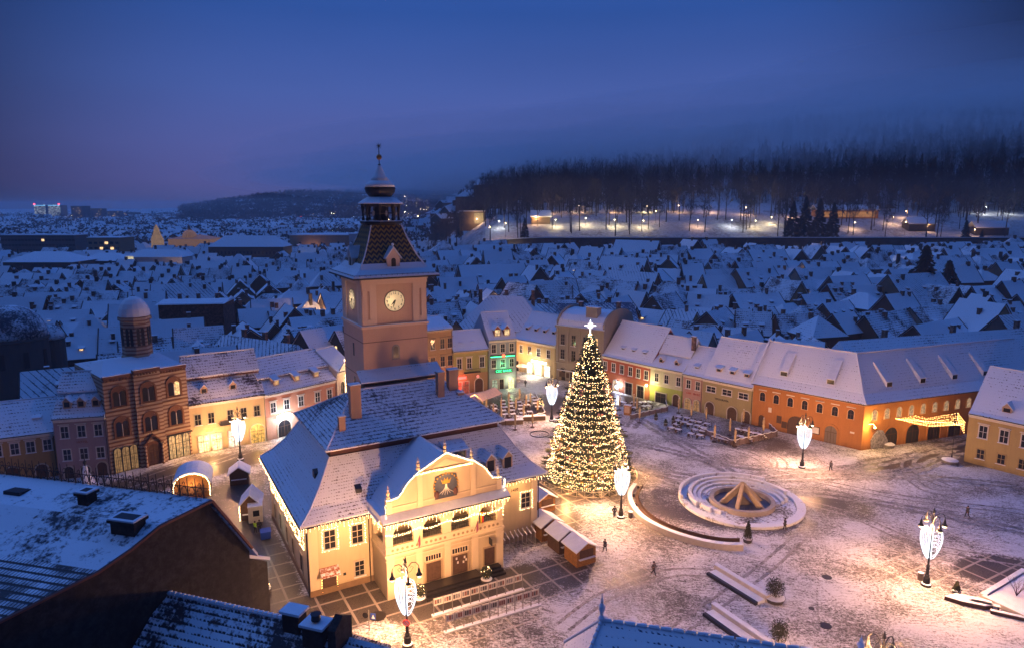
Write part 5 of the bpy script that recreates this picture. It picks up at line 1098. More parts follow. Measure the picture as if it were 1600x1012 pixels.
# ================================================================ christmas tree
def xmas_tree():
    x0, y0 = 11.8, 101.2; H0, RB = 23.2, 7.0
    T = thing('christmas_tree', 'giant Christmas tree wound with golden lights and baubles under a glowing star', 'Christmas tree', (x0, y0, 0))
    MB().lathe([(.45, -.1), (.4, 6), (.2, 16), (.04, H0)], 8).build('trunk', DWOOD, T)
    rnd = random.Random(3); prof = lambda z: RB*(1-((z)/H0))**.82*(1.0 if z > 1.5 else .97)
    fo = MB(); sn = MB()
    z = .9; lay = 0
    while z < H0-.5:
        rr = prof(z); nb = int(8+rr*5.2)
        for b in range(nb):
            a = 2*pi*(b+rnd.random()*.8)/nb; L = rr*rnd.uniform(.80, 1.22); droop = -.10*L+rnd.uniform(-.1, .1); up = .35
            ca, sa = cos(a), sin(a); zz = z+rnd.uniform(-.2, .2)
            nseg = max(3, int(L*2.0)); st = max(.15, L-2.6)
            for k in range(int((L-st)*5)+2):
                t = st+(L-st)*(k/((L-st)*5+2)); q = t/L; pz = zz+droop*q+.25*q*q*up*2
                w = (.15+.55*(1-q)+.12)*rnd.uniform(.7, 1.2)
                for s in (-1, 1):
                    tx, ty = t+w*.75, s*w*rnd.uniform(.6, 1.1)
                    p0 = (t*ca, t*sa, pz); p1 = (tx*ca-ty*sa, tx*sa+ty*ca, pz-rnd.uniform(.02, .22)); dd = .11
                    fo.quad((p0[0]-dd*ca, p0[1]-dd*sa, p0[2]), (p0[0]+dd*sa*.3+dd*ca, p0[1]+dd*sa, p0[2]+.03), p1)
                    fo.quad(p0, (p0[0]+dd*ca, p0[1]+dd*sa, p0[2]-.12), (p1[0], p1[1], p1[2]-.1))
                    if k % 4 == 1 and rnd.random() < .35 and s > 0: sn.quad((p0[0]-.08, p0[1], pz+.05), (p0[0]+.1*ca, p0[1]+.1*sa, pz+.05), (p1[0]*.7+p0[0]*.3, p1[1]*.7+p0[1]*.3, pz+.02))
            tip = L+.12; fo.quad((L*ca*.9, L*sa*.9, zz+droop-.08), (L*ca*.9, L*sa*.9, zz+droop+.18), (tip*ca, tip*sa, zz+droop+.22))
        z += .46 if rr > 2 else .34; lay += 1
    fo.build('crown', LEAF, T); sn.build('snow_on_branches', SNOWM, T)
    # garlands of bulbs ring after ring
    zs = [.75, 1.5, 2.4, 3.3, 4.2, 5.1, 6.1, 7.1, 8.1, 9.1, 10.1, 11.1, 12.1, 13.1, 14.0, 14.9, 15.8, 16.7]
    for zc in zs:
        m = MB(); rr = prof(zc)*.93+.05; n = int(2*pi*rr/(.27 if zc < 11 else .42))
        for strand in range(3):
            ph = rnd.random()*6; pr = []
            for i in range(n):
                a = 2*pi*i/n; q = rr*(1+.05*sin(7*a+ph))+rnd.uniform(-.25, .22); zz = zc+.07*sin(9*a+ph)+.08*sin(4*a+2*ph)+rnd.gauss(0, .16)
                m.octa((q*cos(a), q*sin(a), zz), .031 if rnd.random() < .85 else .048); pr.append((q*cos(a), q*sin(a), zc))
            m.tube(pr[::2], .0006, 3, True)
        m.build('light_garland', BULB, T)
    m = MB()
    for k in range(420):
        zz = 16.6+6.2*rnd.random(); rr = prof(zz)*rnd.uniform(.5, 1.0); a = rnd.random()*2*pi; m.octa((rr*cos(a), rr*sin(a), zz), .045)
    m.tube([(.5*cos(i*.5), .5*sin(i*.5), 16.6+i*.1) for i in range(60)], .003, 3); m.build('light_garland', BULB, T)
    m = MB()
    for k in range(900):
        zz = 1+15*rnd.random()**1.3; rr = prof(zz)*rnd.uniform(.86, 1.02); a = rnd.random()*2*pi; m.octa((rr*cos(a), rr*sin(a), zz), .035)
    o = m.build('loose_fairy_lights', M_emit('soft_bulbs', (1, .7, .38), 9, False), T); o['kind'] = 'stuff'
    bm = [M_plain('rose_bauble', (.62, .30, .26), .18, .55), M_plain('gold_bauble', (.7, .42, .14), .15, .7), M_plain('pale_bauble', (.75, .66, .55), .25, .3)]
    base = [MB().ball((0, 0, 0), .25, 10, 7) for _ in bm]; prot = []
    for b, mt in zip(base, bm): o = b.build('bauble', mt, T, True); prot.append(o)
    for k in range(97):
        zz = 1.2+14.5*rnd.random()**1.35; a = -pi/2+rnd.uniform(-1.9, 1.9); rr = prof(zz)*1.0
        o = prot[k % 3].copy(); sc.collection.objects.link(o); o.parent = T; o.location = (rr*cos(a), rr*sin(a), zz); q = rnd.uniform(.7, 1.15); o.scale = (q, q, q)
    for i, o in enumerate(prot): a = -pi/2-.5+i*.5; o.location = (prof(2.8)*cos(a), prof(2.8)*sin(a), 2.8)
    st = MB(); zc = 24.1
    for i in range(8):
        a = i*pi/4; L = .9 if i % 2 == 0 else .5
        st.prism([(.0, -.09, zc), (.16*cos(a+.6), -.09, zc+.16*sin(a+.6)), (L*cos(a), -.02, zc+L*sin(a)), (.16*cos(a-.6), -.09, zc+.16*sin(a-.6))], (0, .16, 0))
    st.tube([(0, 0, H0-.6), (0, 0, zc)], .05, 5); st.build('star', M_emit('star_glow', (.9, .93, 1), 9), T)
    for i in range(9):
        a = 2*pi*i/9; zz = (2.2, 5.2, 8.5)[i % 3]; rr = prof(zz)+1.1; lamp('POINT', 'garland_glow', (rr*cos(a), rr*sin(a), zz), (330, 210, 110)[i % 3], WARM2, T, .6)
    for i in range(6): lamp('POINT', 'inner_glow', (1.9*cos(i*2.1)*(1-i/9), 1.9*sin(i*2.1)*(1-i/9), 2.5+i*2.6), (70, 60, 50, 40, 26, 14)[i], WARM2, T, .5)
    lamp('POINT', 'star_light', (0, -1.4, zc), 90, (.85, .9, 1), T, .4)
    return T
xmas_tree()
def ring_fence(cx, cy_, r):
    T = thing('ring_barrier', 'low white lattice barrier ringing the foot of the Christmas tree', 'barrier', (cx, cy_, 0)); n = 40
    r_ = MB()
    for z in (.12, .95): r_.tube([(r*cos(2*pi*i/n), r*sin(2*pi*i/n), z) for i in range(n)], .04, 5, True)
    r_.build('rail', M_plain('frosted_rail', (.45, .38, .30)), T)
    for i in range(n):
        a, b = 2*pi*i/n, 2*pi*(i+1)/n; q = MB(); q.tube([(r*cos(a), r*sin(a), 0), (r*cos(a), r*sin(a), 1.05)], .045, 5)
        q.tube([(r*cos(a), r*sin(a), .12), (r*cos(b), r*sin(b), .95)] if i % 2 else [(r*cos(a), r*sin(a), .95), (r*cos(b), r*sin(b), .12)], .03, 4); q.build('post', M_plain('frosted_rail', (.45, .38, .30)), T)
ring_fence(11.8, 101.2, 7.7)
# ================================================================ fountain and curved bench wall
def fountain():
    cx, cy_ = G(1157, 783); rx = 8.7
    T = thing('fountain', 'round stepped stone fountain with an open pyramid of slabs in its basin', 'fountain', (cx, cy_, 0), R(8))
    ST = M_plain('warm_stone', (.40, .35, .30), .8, 0, .15, 1.2); n = 56
    def ringm(r0, r1, z0, z1, a0=0, a1=2*pi, dx=0, dy=0):
        m = MB(); full = a1-a0 > 6.28; k = n if full else 44; A = [a0+(a1-a0)*i/k for i in range(k+(0 if full else 1))]
        for a in A: c_, s_ = cos(a), sin(a); m.v += [(dx+r0*c_, dy+r0*s_, z0), (dx+r1*c_, dy+r1*s_, z0), (dx+r1*c_, dy+r1*s_, z1), (dx+r0*c_, dy+r0*s_, z1)]
        q = len(A)
        for i in range(q if full else q-1):
            j = (i+1) % q
            for e in range(4): m.f.append((4*i+e, 4*i+(e+1) % 4, 4*j+(e+1) % 4, 4*j+e))
        if not full: m.f += [(0, 1, 2, 3), tuple(4*(q-1)+e for e in (3, 2, 1, 0))]
        return m
    SN = M_roof('ledge_snow', (.24, .20, .17), .50, .4, 'plain', .2, .5)
    ringm(7.5, 8.7, -.05, .35).build('outer_rim', SN, T)
    ringm(0, 7.4, -.1, .06).build('floor', M_roof('basin_floor', (.10, .09, .08), .35, .4, 'plain', .3), T)
    for (r, z, a0, a1) in ((7.3, 1.0, .05, 3.3), (6.65, .75, -.2, 3.6), (6.0, .5, -.3, 3.8), (5.35, .25, -.4, 3.9)): ringm(r-.45, r, -.05, z, a0, a1).build('step_ring', SN, T)
    ringm(8.3, 8.7, .3, 1.0, .7, 3.0).build('back_wall', SN, T)
    ringm(3.9, 4.5, -.05, .75, dy=-.6, dx=-.1).build('basin_wall', ST, T)
    ringm(0, 3.9, -.02, .10, dy=-.6, dx=-.1).build('basin_floor', M_plain('blue_basin', (.10, .11, .15), .3), T)
    SL = M_plain('sandy_slab', (.52, .40, .26), .8, 0, .12, 1.5); c0 = (-.1, -.6)
    feet = [(c0[0]+3.3*cos(a), c0[1]+3.3*sin(a)) for a in (R(215), R(325), R(90), R(180), R(0))]
    for a in (R(172), R(230), R(310), R(8), R(90)):
        f = (c0[0]+3.35*cos(a), c0[1]+3.35*sin(a)); nx, ny = -sin(a)*.24, cos(a)*.24; t = (c0[0]+.25*cos(a), c0[1]+.25*sin(a)); f2 = (c0[0]+2.2*cos(a), c0[1]+2.2*sin(a))
        m = MB(); m.prism([(f[0]-nx, f[1]-ny, .1), (f2[0]-nx, f2[1]-ny, .1), (t[0]-nx, t[1]-ny, 2.3), (t[0]-nx, t[1]-ny, 3.15)], (2*nx, 2*ny, 0)); o = m.build('slab', SL, T)
    m = MB(); m.v = [(c0[0]+1.5*cos(a), c0[1]+1.5*sin(a), .2) for a in (R(215), R(325), R(90))]+[(c0[0], c0[1], 1.3)]; m.f = [(0, 1, 3), (1, 2, 3), (2, 0, 3)]; m.build('inner_pyramid', M_plain('inner_facets', (.16, .13, .10), .5), T)
    for k in range(7): MB().tube([(c0[0]-.6+k*.2, c0[1]-2.4, .1), (c0[0]-.6+k*.2, c0[1]-2.4, 1.0)], .02, 4).build('nozzle', DARKMETAL, T)
fountain()
def curve_wall():
    pts = [G(*p) for p in [(992, 762), (984, 778), (990, 798), (1010, 818), (1045, 836), (1090, 850), (1130, 857), (1160, 858)]]; c = curve(pts, 8)
    T = thing('curved_bench_wall', 'long curved pale stone seat wall sweeping round the left of the fountain', 'wall', (c[0][0], c[0][1], 0)); ox, oy = c[0]
    def band(o0, o1, z0, z1):
        m = MB()
        for k, p in enumerate(c):
            a = c[max(k-1, 0)]; b = c[min(k+1, len(c)-1)]; dx, dy = b[0]-a[0], b[1]-a[1]; L = math.hypot(dx, dy); nx, ny = -dy/L, dx/L
            for o, z in ((o0, z0), (o1, z0), (o1, z1), (o0, z1)): m.v.append((p[0]+nx*o-ox, p[1]+ny*o-oy, z))
        for i in range(len(c)-1):
            for e in range(4): m.f.append((4*i+e, 4*i+(e+1) % 4, 4*i+4+(e+1) % 4, 4*i+4+e))
        m.f += [(0, 1, 2, 3), tuple(4*(len(c)-1)+e for e in (3, 2, 1, 0))]; return m
    band(-.35, .35, 0, .75).build('wall', M_plain('cream_stone', (.60, .54, .46), .8, 0, .12, 1.5), T); band(-.33, .33, .752, .82).build('snow_line', SNOWM, T)
    band(.75, 1.2, .42, .48).build('bench_seat', DWOOD, T); band(1.2, 1.26, .48, .9).build('bench_back', DWOOD, T)
    for k in range(2, len(c)-2, 6): MB().box(c[k][0]-ox+.0, c[k][1]-oy+.5, 0, c[k][0]-ox+.9, c[k][1]-oy+.65, .42).build('bench_leg', DARKMETAL, T)
curve_wall()
def diag_wall(label, a, b, w=.5, h=.75, ramp=None):
    A, B = G(*a), G(*b); L = math.dist(A, B); T = thing('low_wall', label, 'wall', (A[0], A[1], 0), math.atan2(B[1]-A[1], B[0]-A[0]))
    MB().box(0, -w/2, -.05, L, w/2, h).build('wall', M_plain('cream_stone', (.60, .54, .46), .8, 0, .12, 1.5), T); MB().box(-.03, -w/2-.03, h+.002, L+.03, w/2+.03, h+.10).build('snow_line', SNOWM, T)
    if ramp: MB().box(.3, -w/2-1.5, -.02, L-.2, -w/2-1.1, .35).build('step', M_plain('wet_black_stone', (.018, .016, .015), .3), T); MB().box(.3, -w/2-1.08, .0, L-.2, -w/2-.02, .32).build('stair_flight', SNOWM, T)
diag_wall('low snow capped wall beside sunken steps, ending at the nearer rounded bush on the left of it', (1118, 890), (1200, 940), ramp=True)
diag_wall('low snow capped wall beside sunken steps, nearest the blue roof at the bottom', (1114, 952), (1200, 1012), ramp=True)
# ---------------------------------------------------------------- shrubs in tubs
def bush(name, label, gx, gy, kind, h, r, lights=False, group=None):
    T = thing(name, label, 'plant', (gx, gy, 0), 0, group); rnd = random.Random(int(gx*10)); 
    p = MB(); p.lathe([(r*.9, 0), (r*1.1, .45), (r*1.15, .5)], 14); o = p.build('tub', M_plain('dark_tub', (.07, .06, .055)), T); MB().lathe([(r*1.1, .502), (r*.6, .58)], 14).build('snow_line', SNOWM, o)
    MB().lathe([(.06, .5), (.04, h*.6)], 5).build('stem', DWOOD, T)
    m = MB()
    for k in range(2600):
        t = rnd.random(); a = rnd.random()*2*pi
        if kind == 'cone': z = .55+(h-.55)*t; q = r*(1-t)**.8*rnd.uniform(.3, 1.08)
        else:
            ph = math.acos(rnd.uniform(-1, 1)); e_ = rnd.uniform(.35, 1.1); q = r*sin(ph)*e_; z = .6+(h-.6)/2+(h-.6)/2*cos(ph)*e_
        x, y = q*cos(a), q*sin(a); d = .11; m.quad((x, y, z), (x+rnd.uniform(-d, d), y+rnd.uniform(-d, d), z+rnd.uniform(-d, d)), (x+rnd.uniform(-d, d), y+rnd.uniform(-d, d), z+rnd.uniform(-d, d)))
    m.build('foliage', LEAF, T)
    if lights:
        m = MB()
        for k in range(lights):
            t = rnd.random(); a = rnd.random()*2*pi; z = .6+(h-.6)*t; q = (r*(1-t) if kind == 'cone' else r*math.sqrt(max(0, 1-(2*t-1)**2))); m.octa((q*cos(a), q*sin(a), z), .035)
        m.tube([(.3*cos(i), .3*sin(i), .6+i*(h-.6)/20) for i in range(20)], .003, 3); m.build('fairy_lights', BULB, T)
    return T
bush('conifer_tub', 'slim dark conifer in a tub at the right end of the curved seat wall', *G(1168, 846), 'cone', 2.8, .55)
bush('round_bush', 'round bush in a tub at the end of the upper diagonal wall', *G(1210, 938), 'ball', 2.6, 1.0, 0)
bush('round_bush', 'round bush in a tub at the bottom edge beside the blue roof', *G(1216, 1008), 'ball', 2.6, .95, 0)
bush('conifer_tub', 'tiny conifer in a tub on the dark kerb near the right edge', *G(1494, 928), 'cone', 1.5, .4)
bush('potted_plant', 'lit potted bush left of the town hall steps', *cw(9.9, -6.6)[:2], 'ball', 2.0, .6, 22); bush('potted_plant', 'lit potted bush between the two flights of town hall steps', *cw(17.9, -6.8)[:2], 'ball', 1.9, .6, 12)
bush('small_fir', 'small fir in a tub at the near edge of the cafe terrace', *G(845, 637), 'cone', 2.4, .7, 40); bush('small_fir', 'small fir covered in lights at the foot of the dark brick wall', *G(411, 925), 'cone', 2.8, .8, 40)
for i, (px_, py_, h) in enumerate(((1025, 655, 1.5), (1040, 664, 1.3), (1052, 660, 1.4), (1060, 668, 1.2))): bush('conifer_tub', ['small dark conifer standing alone left of the snowy terrace tables', 'small dark conifer near the front of the snowy terrace tables', 'small dark conifer behind the front terrace tables', 'rightmost small dark conifer by the snowy terrace tables'][i], *G(px_, py_), 'cone', h, .35)
# bare shrub, planter bed, bench at the right edge
def right_bed():
    T = thing('planting_bed', 'raised stone planting bed under snow at the right edge', 'planting bed', (0, 0, 0)); a, b, c = G(1535, 935), G(1600, 895), G(1640, 985)
    for (p, q) in ((a, b), (a, c)):
        L = math.dist(p, q); an = math.atan2(q[1]-p[1], q[0]-p[0]); o = MB().box(0, -.3, 0, L, .3, .5).build('kerb', STONE, T); o.location = (p[0], p[1], 0); o.rotation_euler = (0, 0, an)
        o = MB().box(0.1, -.28, .502, L, .28, .55).build('snow_line', SNOWM, T); o.location = (p[0], p[1], 0); o.rotation_euler = (0, 0, an)
    m = MB(); m.pz([a, c, b], .0, .35); m.build('bed', SNOWM, T)
    s = thing('bare_shrub', 'bare branching shrub growing in the raised bed at the right edge', 'shrub', (*G(1588, 935), .35)); rnd = random.Random(5); m = MB()
    for k in range(14):
        an = rnd.random()*6.3; L = rnd.uniform(1.2, 2.0); p1 = (.25*L*cos(an), .25*L*sin(an), L*.55); p2 = (.55*L*cos(an+.3), .55*L*sin(an+.3), L); m.tube([(0, 0, 0), p1, p2], [.03, .02, .006], 4)
        for j in range(3): q = rnd.uniform(.3, .9); m.tube([tuple(p1[i]+(p2[i]-p1[i])*q for i in range(3)), tuple(p2[i]+rnd.uniform(-.5, .4) for i in range(3))], [.012, .004], 3)
    m.build('branches', DWOOD, s)
    w = thing('dark_seat_wall', 'curved dark seat wall under the tiny conifer near the right edge', 'wall', (*G(1475, 935), 0), R(-25)); MB().pz([(0, -.2), (1.5, -.6), (3.6, -.6), (4.4, -.1), (4.4, .7), (3.4, 1.0), (1.2, .9)], 0, .42).build('wall', DWOOD, w); MB().pz([(0, -.2), (1.5, -.6), (3.6, -.6), (4.4, -.1), (4.4, .7), (3.4, 1.0), (1.2, .9)], .422, .5).build('snow_line', SNOWM, w)
    bench = thing('bench', 'snow covered slatted bench beside the dark seat wall near the right edge', 'bench', (*G(1517, 945), 0), R(-27)); q = MB(); 
    for k in range(4): q.box(0, k*.14, .42, 2.6, k*.14+.11, .46)
    q.build('seat', DWOOD, bench); MB().box(0, 0, .462, 2.6, .55, .5).build('snow_line', SNOWM, bench)
    each('leg', DARKMETAL, bench, [(.1, .05, 0, .2, .5, .42), (2.4, .05, 0, 2.5, .5, .42)])
    c = thing('stone_kerb', 'long dark stone kerb running from the bench towards the bottom right corner', 'kerb', (*G(1530, 948), 0), R(-27)); MB().box(0.9, -.9, 0, 12, -.5, .35).build('kerb_stone', DWOOD, c); MB().box(.9, -.9, .352, 12, -.5, .4).build('snow_line', SNOWM, c)
right_bed()
def bin_(label, gx, gy):
    T = thing('litter_bin', label, 'bin', (gx, gy, 0)); MB().lathe([(.26, 0), (.3, .1), (.3, .85), (.34, .9)], 12).build('bin_body', M_plain('bin_stone', (.16, .13, .11)), T); MB().lathe([(.32, .902), (.15, .98)], 12).build('snow_cap', SNOWM, T)
bin_('litter bin at the foot of the lamp near the right edge', *G(1438, 905)); bin_('square-set litter bin right of the lamp beside the tree', *G(985, 808))
for i, (a, b, r, l) in enumerate(((1292, 901, .55, 'manhole cover bare of snow in the middle of the lower right square'), (1290, 977, .6, 'manhole cover bare of snow nearest the bottom lamp'), (1235, 732, .3, 'small manhole cover left of the lamp before the orange building'), (1268, 950, .3, 'smallest manhole cover between the two larger ones at lower right'), (590, 962, .9, 'thawed dark grating left of the nearest lamp'))):
    x, y = G(a, b); o = MB().lathe([(r, 0), (r, .028), (r*.9, .034)], 18).build('manhole_cover', M_plain('wet_black_stone', (.018, .016, .015), .3)); o.location = (x, y, 0.004); tag(o, l, 'manhole cover')
x, y = G(843, 678); T = thing('ring_kerb', 'thin black metal ring set on the snow left of the tree', 'ring', (x, y, 0)); MB().tube([(1.75*cos(i*pi/18), 1.75*sin(i*pi/18), .08) for i in range(36)], .08, 5, True).build('ring', DARKMETAL, T)
# ================================================================ market stalls
def hut(label, gx, gy, rz, w, d, h, rh, wall, arched=False, lights=False, name='market_hut'):
    T = thing(name, label, 'market stall', (gx, gy, 0), rz, 'wooden market huts')
    m = MB()
    if arched: m.py([(-w/2, 0), (w/2, 0)]+[(w/2*cos(pi*i/10), h+rh*sin(pi*i/10)) for i in range(11)], 0, d)
    else: m.py([(-w/2, 0), (w/2, 0), (w/2, h), (0, h+rh), (-w/2, h)], 0, d)
    m.build('wall', wall, T); r = MB(); e = .3
    if arched:
        P = [((w/2+e)*cos(pi*i/10), h+(rh+.05)*sin(pi*i/10)-.05) for i in range(11)]
        for a, b in zip(P, P[1:]): r.prism([(a[0], -e, a[1]), (b[0], -e, b[1]), (b[0], -e, b[1]+.16), (a[0], -e, a[1]+.16)], (0, d+2*e, 0))
    else: k = rh*(1+2*e/w); r.py([(-w/2-e, h+rh-k), (0, h+rh), (w/2+e, h+rh-k), (w/2+e, h+rh-k+.14), (0, h+rh+.16), (-w/2-e, h+rh-k+.14)], -e, d+e)
    r.build('roof', SNOWM, T)
    q = MB()
    for k in range(int(h/.22)): q.box(-w/2-.012, -.012, k*.22+.2, w/2+.012, d+.012, k*.22+.215)
    q.build('board_joints', DWOOD, T)
    MB().box(-w*.36, -.06, 1.0, w*.36, -.013, min(2.1, h-.1)).build('shutter', DWOOD, T)
    MB().box(-w*.42, -.35, .92, w*.42, -.013, .98).build('counter', SNOWM if not arched else DWOOD, T)
    if lights:
        s = MB()
        if arched: bulbs_along(s, [((w/2+.1)*cos(pi*i/10), -.4, h+rh*sin(pi*i/10)) for i in range(11)], .14, .06, jit=.05)
        bulbs_along(s, [(-w/2-.1, -.35, .3), (-w/2-.1, -.35, h)], .15, .055, jit=.06); bulbs_along(s, [(w/2+.1, -.35, .3), (w/2+.1, -.35, h)], .15, .055, jit=.06)
        s.build('string_lights', BULB, T); lamp('POINT', 'stall_glow', (0, -.9, 1.9), 50, WARM2, T, .3)
    return T
x, y = G(301, 778); hut('arched market hut outlined with string lights near the lit cream house', x, y, R(20), 4.6, 4.6, 2.0, 1.9, WOOD, True, True)
x, y = G(374, 757); hut('small dark shuttered hut beside the lamp with the heart ornament', x, y, R(18), 2.6, 2.6, 1.9, .9, DWOOD)
x, y = G(392, 812); hut('narrow gabled hut against the left wall of the town hall with lit post', x, y, R(15), 2.4, 3.4, 2.3, 1.3, DWOOD, False, True)
for (px_, py_, w_, l, m_) in ((916, 882, 2.7, 'bright pine hut nearest the square, first in the row behind the town hall corner', WOOD), (888, 862, 2.7, 'dark hut standing between the two paler huts by the town hall corner', DWOOD), (862, 842, 3.0, 'low hut touching the right corner of the town hall', WOOD)):
    x, y = G(px_, py_); hut(l, x, y, R(29), w_, 2.7, 2.1, .75, m_)
x, y = G(845, 812); hut('hut half hidden behind the right end of the town hall', x+1, y+2.5, R(29), 2.6, 2.6, 2.0, .7, WOOD)
def kiosk():
    x, y = G(400, 818); T = thing('white_kiosk', 'white mobile kitchen cabin beside the left wall of the town hall', 'kiosk', (x, y, 0), R(20)); MB().box(-.9, 0, .2, .9, 2.6, 2.4).build('cabin', WHITE, T); MB().box(-.95, -.05, 2.4, .95, 2.65, 2.5).build('snow_cap', SNOWM, T); MB().box(-.3, -.03, 1.1, .5, -.005, 1.9).build('window', GLASS, T)
    for k in range(2): MB().lathe([(.28, 0), (.28, .2)], 10, (-.5+k, .6)).build('wheel', DARKMETAL, T)
    x, y = G(416, 843); T = thing('blue_bin', 'blue plastic waste container by the left wall of the town hall', 'bin', (x, y, 0), R(25)); MB().px([(0, .1), (0, 1.0), (.9, 1.15), (.9, .1)], -.6, .6).build('bin_body', M_plain('blue_plastic', (.02, .06, .35), .4), T); MB().px([(-.05, 1.0), (-.05, 1.07), (.95, 1.24), (.95, 1.15)], -.65, .65).build('lid', M_plain('blue_plastic', (.02, .06, .35), .4), T)
    lamp('POINT', 'kiosk_lamp', (0, -1.2, 2.3), 8, (.8, .95, .8), T, .1)
kiosk()
# ================================================================ photo boards and crowd barriers before the town hall
def board_row(label, a, b, n):
    A, B = G(*a), G(*b); L = math.dist(A, B); T = thing('photo_display', label, 'display', (A[0], A[1], 0), math.atan2(B[1]-A[1], B[0]-A[0])); s = L/n; rnd = random.Random(n)
    pm = [M_plain('photo_print', (.10, .09, .09), .5, 0, .5, 6), M_plain('photo_print_grey', (.28, .27, .28), .5, 0, .5, 6), M_plain('photo_print_red', (.25, .10, .08), .5, 0, .5, 6)]
    for k in range(n+1): MB().box(k*s-.035, -.035, 0, k*s+.035, .035, 2.0).build('post', STONE2, T)
    MB().box(-.2, -.22, 0, L+.2, .22, .16).build('base_beam', SNOWM, T)
    for k in range(n):
        o = MB().box(k*s+.04, -.03, 1.15, (k+1)*s-.04, .03, 1.95).build('board', WHITE, T)
        for j in range(3): w = (s-.24)/3; MB().box(k*s+.10+j*w, -.045, 1.32, k*s+.05+(j+1)*w, -.031, 1.8).build('photo', rnd.choice(pm), o)
board_row('long row of photo boards on posts closest to the town hall steps', (678, 962), (816, 921), 10)
board_row('second row of photo boards on posts farther from the town hall', (697, 988), (842, 945), 11)
def barriers():
    p = cw(22.3, -3.0)
    rnd = random.Random(2)
    for k in range(8):
        q = cw(22.6+k*.62, -2.6); T = thing('crowd_barrier', None, 'barrier', q, CA+R(78)+rnd.uniform(-.04, .04), 'parked crowd barriers'); T['label'] = 'grey metal crowd barrier parked against the right front wall of the town hall'
        m = MB(); m.tube([(0, 0, .05), (0, 0, 1.9), (1.8, 0, 2.2), (1.8, 0, .05)], .03, 5)
        for j in range(9): m.tube([(.2*j+.1, 0, .3), (.2*j+.1, 0, 1.95)], .012, 4)
        m.tube([(0, 0, .3), (1.8, 0, .3)], .02, 4); m.build('frame', M_plain('galvanised', (.42, .40, .40), .5, .3), T); MB().box(0, -.05, 1.98, 1.8, .05, 2.05).build('snow_line', SNOWM, T)
barriers()
x, y = G(577, 985); T = thing('road_sign', 'pair of small road signs on a pole left of the nearest lamp', 'sign', (x, y, 0), R(-10)); MB().tube([(0, 0, 0), (0, 0, 2.3)], .04, 6).build('pole', STONE2, T)
o = MB().box(.2, -.05, 1.3, .75, -.02, 2.0).build('sign_plate', M_plain('sign_blue', (.03, .08, .4), .4), T); MB().py([(.3, 1.45), (.65, 1.45), (.475, 1.85)], -.07, -.051).build('white_triangle', WHITE, o)
q = MB(); q.v = [(-.05-.3+.3*cos(i*pi/8), -.05, 1.7+.3*sin(i*pi/8)) for i in range(16)]; q.f = [tuple(range(16))]; q.v += [(a, -.02, c) for a, b, c in q.v]; q.f += [tuple(range(31, 15, -1))]+[(i, 16+i, 16+(i+1) % 16, (i+1) % 16) for i in range(16)]; q.build('sign_plate', DARKMETAL, T)
# ================================================================ cafe terraces
def parasol_proto():
    T = thing('folded_parasol', 'folded', 'parasol', (0, 0, 0), 0, 'folded parasols on the cafe terraces')
    MB().lathe([(.45, 0), (.45, .1), (.06, .14), (.05, 3.1)], 8).build('pole', DWOOD, T)
    MB().lathe([(.10, .95), (.21, 1.1), (.15, 1.45), (.24, 1.8), (.17, 2.1), (.23, 2.5), (.16, 2.9), (.08, 3.2), (.02, 3.3)], 9).build('canopy', M_plain('sand_canvas', (.48, .36, .20), .85, 0, .2, 3), T)
    MB().lathe([(.10, 3.14), (.02, 3.38)], 7).build('snow_cap', SNOWM, T)
    return T
def table_proto():
    T = thing('terrace_table', 'table', 'table', (0, 0, 0), 0, 'snow covered terrace tables'); MB().box(-.55, -.4, .70, .55, .4, .74).build('tabletop', DWOOD, T); MB().box(-.54, -.39, .742, .54, .39, .84).build('snow_line', SNOWM, T)
    each('leg', DARKMETAL, T, [(-.5, -.35, 0, -.44, -.29, .7), (.44, -.35, 0, .5, -.29, .7), (-.5, .29, 0, -.44, .35, .7), (.44, .29, 0, .5, .35, .7)]); return T
def chair_proto():
    T = thing('terrace_chair', 'chair', 'chair', (0, 0, 0), 0, 'terrace chairs'); MB().box(-.22, -.22, .42, .22, .22, .46).build('seat', DWOOD, T); MB().box(-.22, .18, .46, .22, .22, .9).build('backrest', DWOOD, T); MB().box(-.21, -.21, .462, .21, .17, .53).build('snow_line', SNOWM, T)
    each('leg', DARKMETAL, T, [(-.2, -.2, 0, -.16, -.16, .42), (.16, -.2, 0, .2, -.16, .42), (-.2, .16, 0, -.16, .2, .42), (.16, .16, 0, .2, .2, .42)]); return T
PP, TP, CP = parasol_proto(), table_proto(), chair_proto(); first = {id(PP): 1, id(TP): 1, id(CP): 1}
def put(P, x, y, rz, label, sc_=None):
    if first.pop(id(P), None): P.location = (x, y, 0); P.rotation_euler = (0, 0, rz); P['label'] = label; P.scale = (sc_ or 1,)*3; return P
    return dup(P, (x, y, 0), rz, label, sc_)
rnd = random.Random(11)
left_px = [(760, 640), (771, 648), (783, 640), (795, 646), (783, 655), (805, 665), (818, 650), (832, 661), (795, 630), (806, 640), (822, 632), (840, 640), (829, 628), (812, 622)]
for i, (a, b) in enumerate(left_px): x, y = G(a, b+6); put(PP, x, y, rnd.random(), 'tan folded parasol standing on the lamplit terrace left of the tree', rnd.uniform(.92, 1.08))
right_px = [(1116, 690), (1140, 680), (1148, 697), (1169, 692), (1192, 680), (1161, 665), (1103, 660), (1080, 655), (1060, 645), (968, 640), (990, 640), (995, 644), (999, 660)]
for i, (a, b) in enumerate(right_px):
    x, y = G(a, b); put(PP, x, y, rnd.random(), 'tan folded parasol inside the glass fenced terrace by the orange building' if i < 6 else ('tan folded parasol before the rose and olive houses' if i < 9 else 'tan folded parasol in front of the red house right of the tree'), rnd.uniform(.95, 1.05))
